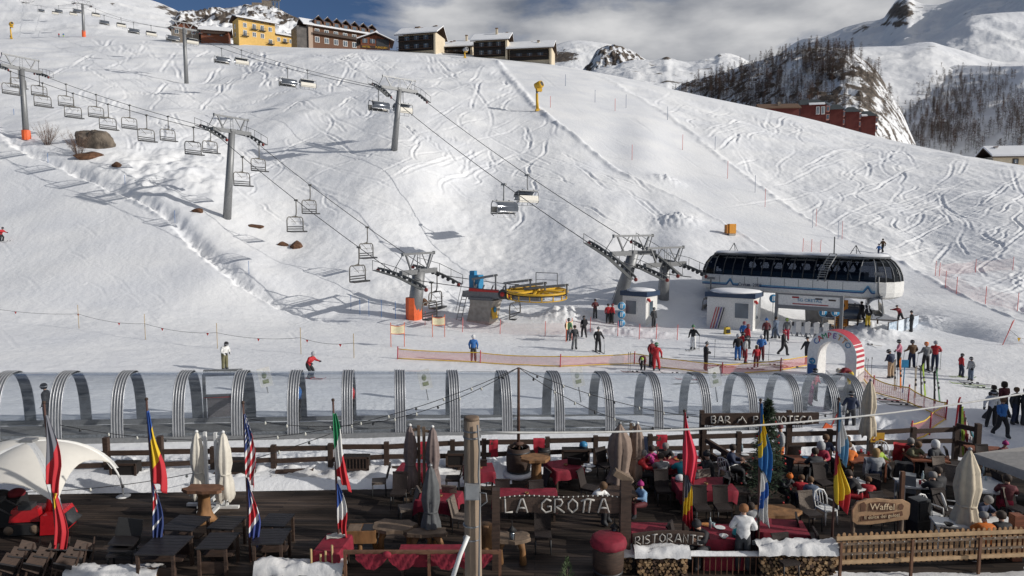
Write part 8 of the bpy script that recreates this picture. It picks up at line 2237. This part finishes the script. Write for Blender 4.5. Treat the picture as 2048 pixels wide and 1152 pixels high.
for u in (690, 858, 1000): x = W(u,1110,16.2).x; m = MB(); m.bar((x,0,-.4),(x,0,zr+.05),.07); m.build('post', [M_MWOOD], t)
for (u0, u1) in ((712,838),(862,985)):
    x0, x1 = W(u0,1110,16.2).x, W(u1,1110,16.2).x; m = MB()
    rows = [[Vector((x0+(x1-x0)*k/24, -.06-.03*math.sin(k*1.9+j), zr-.02-(.06+.30*abs(math.sin(math.pi*k/12))+.06)*j/7)) for k in range(25)] for j in range(8)]; m.grid(rows); m.ball(((x0+x1)/2,-.1,zr-.02), .09, 0, 8, 6, (1.3,.7,1)); m.build('swag', [M_RED_CLOTH], t)
xa, xb = W(1374,1110,16.7).x, W(1524,1110,16.7).x
t = thing('front_railing', 'wire panel railing with snow on its top between the firewood stacks', 'railing', (0,16.7,0)); zr = W(1450,1110,16.7).z
m = MB(); m.bar((xa,0,zr),(xb,0,zr),.1,.07); m.bar((xa,0,zr-1.0),(xb,0,zr-1.0),.06,.06)
for k in range(14): m.bar((xa+(xb-xa)*k/13,0,zr),(xa+(xb-xa)*k/13,0,zr-1.0),.02)
m.build('frame', [M_MWOOD], t)
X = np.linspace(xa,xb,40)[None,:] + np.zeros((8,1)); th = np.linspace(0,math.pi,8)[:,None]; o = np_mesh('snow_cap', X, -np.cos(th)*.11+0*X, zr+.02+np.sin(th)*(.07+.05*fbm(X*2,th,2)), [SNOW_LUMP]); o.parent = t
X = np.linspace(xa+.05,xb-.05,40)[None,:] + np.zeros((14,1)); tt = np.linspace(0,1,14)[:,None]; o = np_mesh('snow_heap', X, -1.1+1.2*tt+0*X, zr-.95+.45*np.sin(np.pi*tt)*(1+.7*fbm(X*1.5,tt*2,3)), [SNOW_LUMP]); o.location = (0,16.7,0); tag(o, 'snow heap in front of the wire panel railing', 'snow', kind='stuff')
m = MB(); rows = [[Vector((W(1405,1090,17).x+1.15*k/10,16.9,zr-.05-.62*j/5*(1-.25*abs(math.sin(k*.9))))) for k in range(11)] for j in range(6)]; m.grid(rows); o = m.build('red_cloth', [M_RED_CLOTH]); tag(o, 'red cloth hanging behind the wire panel railing', 'cloth')
# ---- picket fence
M_PICK = mat('tan_pickets', (.34,.205,.105), .8, var=.3, scale=5, stretch=(6,6,1), bump=.2)
a, b = W(1672,1066,16.7), W(2120,1050,17.2); dv = Vector((b.x-a.x,b.y-a.y,0)); L_ = dv.length
t = thing('picket_fence', 'tan picket fence with rope lit rails at the bottom right', 'fence', (a.x,a.y,0), math.atan2(dv.y,dv.x)); zt = a.z; r = random.Random(8)
nP = int(L_/.145); pk = MB()
for k in range(nP):
    x = L_*(k+.5)/nP; h = .84+r.uniform(-.015,.02); z0 = zt-.86; w = .042
    m = MB(); m.prism([(x-w,z0),(x+w,z0),(x+w,z0+h-.03),(x+w*.5,z0+h),(x-w*.5,z0+h),(x-w,z0+h-.03)], .022); m.build('picket', [M_PICK], t)
for z in (zt-.13, zt-.76): m = MB(); m.bar((0,-.04,z),(L_,-.04,z),.05,.09); m.build('rail', [mat('pale_rail',(.44,.30,.17),.8,var=.2,scale=5)], t)
for z in (zt-.24, zt-.50): m = MB(); m.bar((0,-.13,z),(L_,-.13,z),.05,.05); m.build('grey_rail', [M_SLAB], t)
for f in (.0,.31,.61): m = MB(); m.bar((L_*f+.04,-.18,zt-1.15),(L_*f+.04,-.18,zt-.18),.06,.06); m.build('steel_post', [M_MWOOD], t)
m = MB()
for k in range(40): m.ball((L_*(k+.3)/40,-.17,zt-.24+(.03 if k%2 else -.26)), .016, 0, 6, 4)
m.build('rope_lights', [M_BULB], t)
for u in (2032,): q = W(u,1060,17.5); m = MB(); m.box((0,0,.35), (.26,.24,2.2)); o = m.build('timber_post', [M_RWOOD], None, Vector((q.x,17.5,-.2))); tag(o, 'thick red brown timber post at the right end of the picket fence', 'post')
# ---- waffle board
c = W(1761,1024,17.4)
t = thing('waffle_board', 'carved light wooden waffle board on two posts', 'sign', (c.x,17.4,0), math.radians(-2))
sx = 1/PX(17.4)
outl = [(-57,-20),(-58,5),(-50,20),(-30,27),(-10,29),(20,26),(45,27),(58,20),(58,-2),(55,-14),(38,-16),(10,-21),(-20,-26),(-48,-26)]
m = MB(); m.prism([(x*sx,c.z+y*sx) for x,y in reversed(outl)], .07); m.build('board', [mat('light_carved_wood',(.44,.27,.15),.75,var=.25,scale=4,bump=.2)], t)
m = MB(); m.prism([(x*sx*.97,c.z+y*sx*.96) for x,y in reversed(outl)], .075, Matrix.Translation((0,.012,0))); m.build('bark_edge', [M_MWOOD], t)
m = MB()
m.prism([(x*sx,c.z+y*sx) for x,y in reversed([(-26,4),(-26,20),(-5,23),(28,20),(28,5),(0,2)])], .02, Matrix.Translation((0,-.04,0))); m.prism([(x*sx,c.z+y*sx) for x,y in reversed([(-42,2),(-44,18),(-36,22),(-32,18),(-32,3)])], .02, Matrix.Translation((0,-.04,0)))
m.prism([(x*sx,c.z+y*sx) for x,y in reversed([(34,10),(35,18),(41,20),(45,15),(43,8),(38,6)])], .02, Matrix.Translation((0,-.04,0)))
m.prism([(x*sx,c.z+y*sx) for x,y in reversed([(-42,-19),(-40,-8),(-10,-6),(20,-1),(42,4),(44,-5),(20,-12),(-10,-16)])], .02, Matrix.Translation((0,-.04,0))); m.build('dark_carving', [M_MWOOD], t)
letters('carved_lettering', 'Waffel', 19*sx, TM((1*sx,-.055,c.z+12.5*sx)), mat('light_letters',(.74,.58,.38),.7), t)
letters('carved_lettering', 'Il dolce dei golosi', 10.2*sx, TM((1*sx,-.055,c.z-7.5*sx), (0,math.radians(-6),0)), MATS['light_letters'], t)
for x, h in ((-.66,c.z+.1),(.60,c.z+.15)): m = MB(); m.tube([(x,.09,-.6),(x,.09,h)], .06, 8); m.build('post', [M_SLAB], t)
q = W(1805,960,19.0); m = MB(); m.box((0,0,q.z/2+.2), (.10,.10,q.z+.5)); o = m.build('timber_post', [M_MWOOD], None, Vector((q.x,19.0,-.2))); tag(o, 'thin brown post in front of the old grey monitor', 'post')
# menu, speakers
p = W(1755, 875, 25.2); t = thing('menu_board', 'yellow menu board with food pictures at the fence', 'sign', p); m = MB(); m.box((0,0,0),(.52,.03,.36)); b = m.build('board', [mat('yellow_print',(.62,.35,.04),.5)], t); m = MB(); m.ball((-.13,-.02,-.08),.07,0,sq=(1,.1,.5)); m.ball((.13,-.02,-.08),.07,0,sq=(1,.1,.5)); m.build('pictures', [M_DRED], b); m = MB(); m.bar((.2,.04,-1.2),(.2,.04,.1),.04); m.build('post', [M_DWOOD], t)
def speaker(lab, u, v, rz, mt, h=.62):
    p = Gz(u, v, .0); t = thing('loudspeaker', lab, 'loudspeaker', p, rz, 'loudspeakers'); m = MB(); m.box((0,0,h/2+.5), (.5,.42,h), taper=(.92,.85)); m.build('cabinet', [mt], t); m = MB(); m.box((0,-.215,h/2+.5),(.4,.02,h*.85)); m.build('grille', [M_BLACK], t); m = MB(); m.box((0,0,.25),(.46,.4,.5)); m.build('stand', [M_BLACK], t)
speaker('black loudspeaker right of the waffle board', 1834, 1072, .3, mat('black_plastic',(.03,.032,.034),.5))
speaker('grey monitor shaped cabinet on a stand above the waffle board', 1812, 1012, 2.6, mat('grey_plastic',(.16,.17,.18),.5), .55)
# newspaper, menu papers, jackets
p = Gz(672, 1072, .76); m = MB(); m.grid([[Vector((-.24+.48*k/5,-.15+.3*j/4,.01+.02*math.sin(k*1.5+j))) for k in range(6)] for j in range(5)]); o = m.build('newspaper', [mat('newsprint',(.52,.50,.44),.8,var=.35,scale=9)], None, p, .3); tag(o, 'crumpled newspaper on the red table by the fourth flagpole', 'newspaper')
for i, (u, v) in enumerate(((622,1098),(641,1108),(651,1102),(664,1090))):  # bare handles of tools standing upright, heads not modelled
    p = W(u, v, 16.4); m = MB(); m.tube([(0,0,-.9),(0,0,0)], .028, 7); o = m.build('tool_handle', [M_BAMBOO], None, p); tag(o, f'{ORD[i]} pale wooden tool handle sticking up behind the snowy firewood', 'tool handle', 'wooden tool handles')
def coat(lab, u, v, c, face=0):
    p = Gz(u, v, .98); m = MB(); rows = [[Vector((-.27+.54*k/8+.02*math.sin(j), .06+.03*math.sin(k*1.3+j*.8)+.02*j*.3 - (.05 if k in (0,8) else 0), -.02-.62*j/7)) for k in range(9)] for j in range(8)]; m.grid(rows[::-1]); m.grid([[q+Vector((0,.16,0)) for q in r] for r in rows]); m.grid([[q for q in rows[0]],[q+Vector((0,.16,.04)) for q in rows[0]]]); o = m.build('jacket', [cloth(CL[c])], None, Vector((p.x,p.y-.12,.98)), math.radians(face)); tag(o, lab, 'jacket', 'jackets hung on chair backs')
coat('white jacket hung over a chair back above the waffle board', 1745, 917, 'white'); coat('dark quilted jacket with pale piping over a chair', 1637, 925, 'charcoal'); coat('black jacket over the chair left of the old grey monitor', 1805, 925, 'black', -20); coat('red jacket over the chair of the grey haired couple', 1800, 888, 'red', -30); coat('black jacket over the chair by the ramp', 1462, 950, 'black', 60)
p = W(1160, 876, 25.6); m = MB(); m.lathe([(.14,0),(.155,.07),(.14,.15),(.08,.20),(.01,.215)], n=14); m.lathe([(.157,.03),(.159,.06),(.150,.07)], n=14, mi=1); o = m.build('helmet', [M_BLUE, M_DARK], None, Vector((p.x, fy(p.x)-.3, .80))); tag(o, 'blue helmet resting on the fence planter box', 'helmet')
p = ux(1284); m = MB(); m.box((p,fy(p)-.18,.78), (.36,.2,.55), taper=(.8,.8)); o = m.build('rucksack', [cloth(CL['navy'])]); tag(o, 'dark blue rucksack hanging on the fence by the lunch party', 'rucksack')
# leaning skis at the right end of the fence
for i, c in enumerate(('red','charcoal','lime','dred','white','black','teal','red')):
    b0 = Gz(1905+i*11, 905+3*i, 0); t_ = W(1918+i*3, 800+i*9, 26.1+.05*i); m = MB(); m.bar((0,0,0), t_-b0, .09, .025); d_ = (t_-b0); m.bar(d_, d_*1.06+Vector((0,-.06,0)), .07, .02); m.box(d_*.45+Vector((0,-.04,0)), (.06,.07,.3)); o = m.build('ski', [cloth(CL[c])], None, b0)
    tag(o, f'{["bright red","charcoal","lime green","dark red","white","black","teal","second bright red"][i]} ski leaning on the corner of the terrace fence', 'ski', 'skis leaning on the fence corner')
# ---- people on the terrace: (label, u, v of the face, heading, pose, ...)
def seat(lab, u, v, face, ps, j, tr, hat, sc=1.0, zf=None, gl='skin'):
    hz = POSES[ps]['head'][2]*sc; h = Vector(POSES[ps]['head'])*sc
    p = Gz(u, v, hz); rz = math.radians(face); off = Matrix.Rotation(rz,3,'Z') @ Vector((h.x,h.y,0)); p = p-off; p.z = 0
    return person(lab, p, face, ps, j, tr, hat, gloves=gl, scale=sc)
SE = [('woman in magenta jacket seated at the left of the lunch party',1304,900,60,'sit_eat','magenta','black',('hair','hair')),
 ('man in black seated facing us at the lunch party',1331,895,0,'sit_lean','black','black',('hair','ghair')),
 ('grey haired man in red at the left end of the lunch party',1287,909,80,'sit_eat','red','black',('hair','ghair')),
 ('person in grey jacket with their back to us at the lunch party',1322,916,180,'sit_lean','grey','black',('hair','hair')),
 ('person in turquoise seated with back to us at the lunch party',1361,917,185,'sit_lean','teal','black',('hair','hair')),
 ('person in black and grey at the right of the lunch party',1414,913,-100,'sit_eat','black','charcoal',('beanie','black')),
 ('man in dark blue seated alone by the ramp',1466,898,70,'sit','navy','black',('hair','hair')),
 ('woman with a white headband in pale jacket behind the entrance board',1206,975,60,'sit_lean','white','black',('hair','brown')),
 ('child in magenta beanie and pale jacket right of the entrance post',1282,972,-70,'sit','lblue','maroon',('beanie','magenta')),
 ('woman in red with dark hair by the spruce table',1642,893,-30,'sit','crimson','black',('hood','lgrey')),
 ('man in black seated beside the woman in red hood',1652,878,0,'sit','navy','black',('hair','brown')),
 ('person in grey vest with back to us at the brown table',1630,905,180,'sit','charcoal','black',('hair','hair')),
 ('child with orange and grey hat at the tree side',1578,955,20,'sit_lean','charcoal','black',('beanie','orange')),
 ('child in red jacket seated on the light wicker chair',1603,958,160,'sit_lean','red','navy',('hair','brown')),
 ('child in grey blue jacket beside the red jacketed child',1621,962,150,'sit_turn','bluegrey','navy',('hair','brown')),
 ('woman in white seated at the fence with sunglasses',1694,881,-20,'sit','white','black',('hair','brown')),
 ('person in orange and camouflage jacket',1697,893,160,'sit_lean','orange','khaki',('hair','brown')),
 ('blond woman seated behind the white jacket',1752,906,170,'sit','lgrey','navy',('long_hair','blond')),
 ('child in lime and dark top beside the blond woman',1761,900,30,'sit','lime','charcoal',('hair','hair')),
 ('grey haired man in black with a red jacket behind him',1822,885,-70,'sit_lean','black','black',('hair','ghair')),
 ('man in khaki leaning over the table of the grey haired couple',1836,892,20,'sit_lean','khaki','black',('hair','brown')),
 ('person with white fur hood in dark jacket at the right table',1872,890,30,'sit','charcoal','black',('hood','white')),
 ('person in black and red trousers at the children table',1698,950,-110,'sit_lean','black','red',('hair','hair')),
 ('child in red and orange jacket with back to us',1737,962,150,'sit_lean','red','navy',('hair','brown')),
 ('man in black with back to us at the white table',1866,954,170,'sit_lean','black','black',('hair','ghair')),
 ('woman in black beside the man in black',1876,944,200,'sit','black','black',('hair','hair')),
 ('child in pink cap beyond the far right table',2010,890,20,'sit','maroon','black',('beanie','magenta')),
 ('bald man in dark jersey leaning on the white table',1976,1003,30,'sit_lean','navy','charcoal',('hair','ghair')),
 ('grey haired person in orange red behind the picket fence',1968,1036,170,'sit_lean','orange','navy',('hair','ghair')),
 ('person in black reading a sheet behind the picket fence',2002,1034,180,'sit','black','navy',('hair','hair')),
 ('person in patterned dark red under the square parasol',2015,960,150,'sit','maroon','crimson',('hair','hair')),
 ('person in dark clothes at the crowded red table',1395,1052,-60,'sit_lean','black','charcoal',('beanie','black')),
]
for (lab, u, v, fc, ps, j, tr, hat) in SE: seat(lab, u, v, fc, ps, j, tr, hat, .82 if lab.startswith('child') else 1.0)
def stander(lab, u, vhead, face, ps, j, tr, hat, sc=1.0):
    p = Gz(u, vhead, POSES[ps]['head'][2]*sc); p.z = 0; person(lab, p, face, ps, j, tr, hat, gloves='skin', scale=sc)
stander('woman with ginger hair in a white jacket standing with her back to us', 1488, 1022, 170, 'folded', 'white', 'charcoal', ('hair','ginger'))
stander('child in grey jacket standing before the white jacketed woman', 1500, 1011, -10, 'looking_down', 'lgrey', 'charcoal', ('hair','hair'), .85)
stander('person in dark red beanie and orange trousers beside the spruce', 1562, 858, -100, 'stand', 'lgrey', 'orange', ('beanie','maroon'))
# hotel wing outside the frame on the right: it throws the broad shadow over the walkers
t = thing('hotel_wing', 'plain hotel wing just outside the right edge of the picture', 'building', (29.5, 23.6, 0))
m = MB(); m.box((3,3,2.3), (6,6.4,5.2)); m.build('wall', [M_CREAM], t); m = MB(); m.prism([(-.6,4.9),(3,6.0),(6.6,4.9),(6.6,5.2),(3,6.3),(-.6,5.2)], 7.2, Matrix.Translation((0,3,0))); m.build('roof', [M_DWOOD], t)
for y in (1.2,3.4,5.4): m = MB(); m.box((-.03,y,2.2),(.08,1.1,1.3)); f = m.build('window', [M_WHITE], t); m = MB(); m.box((-.08,y,2.2),(.04,.9,1.1)); m.build('pane', [M_GLASS], f)
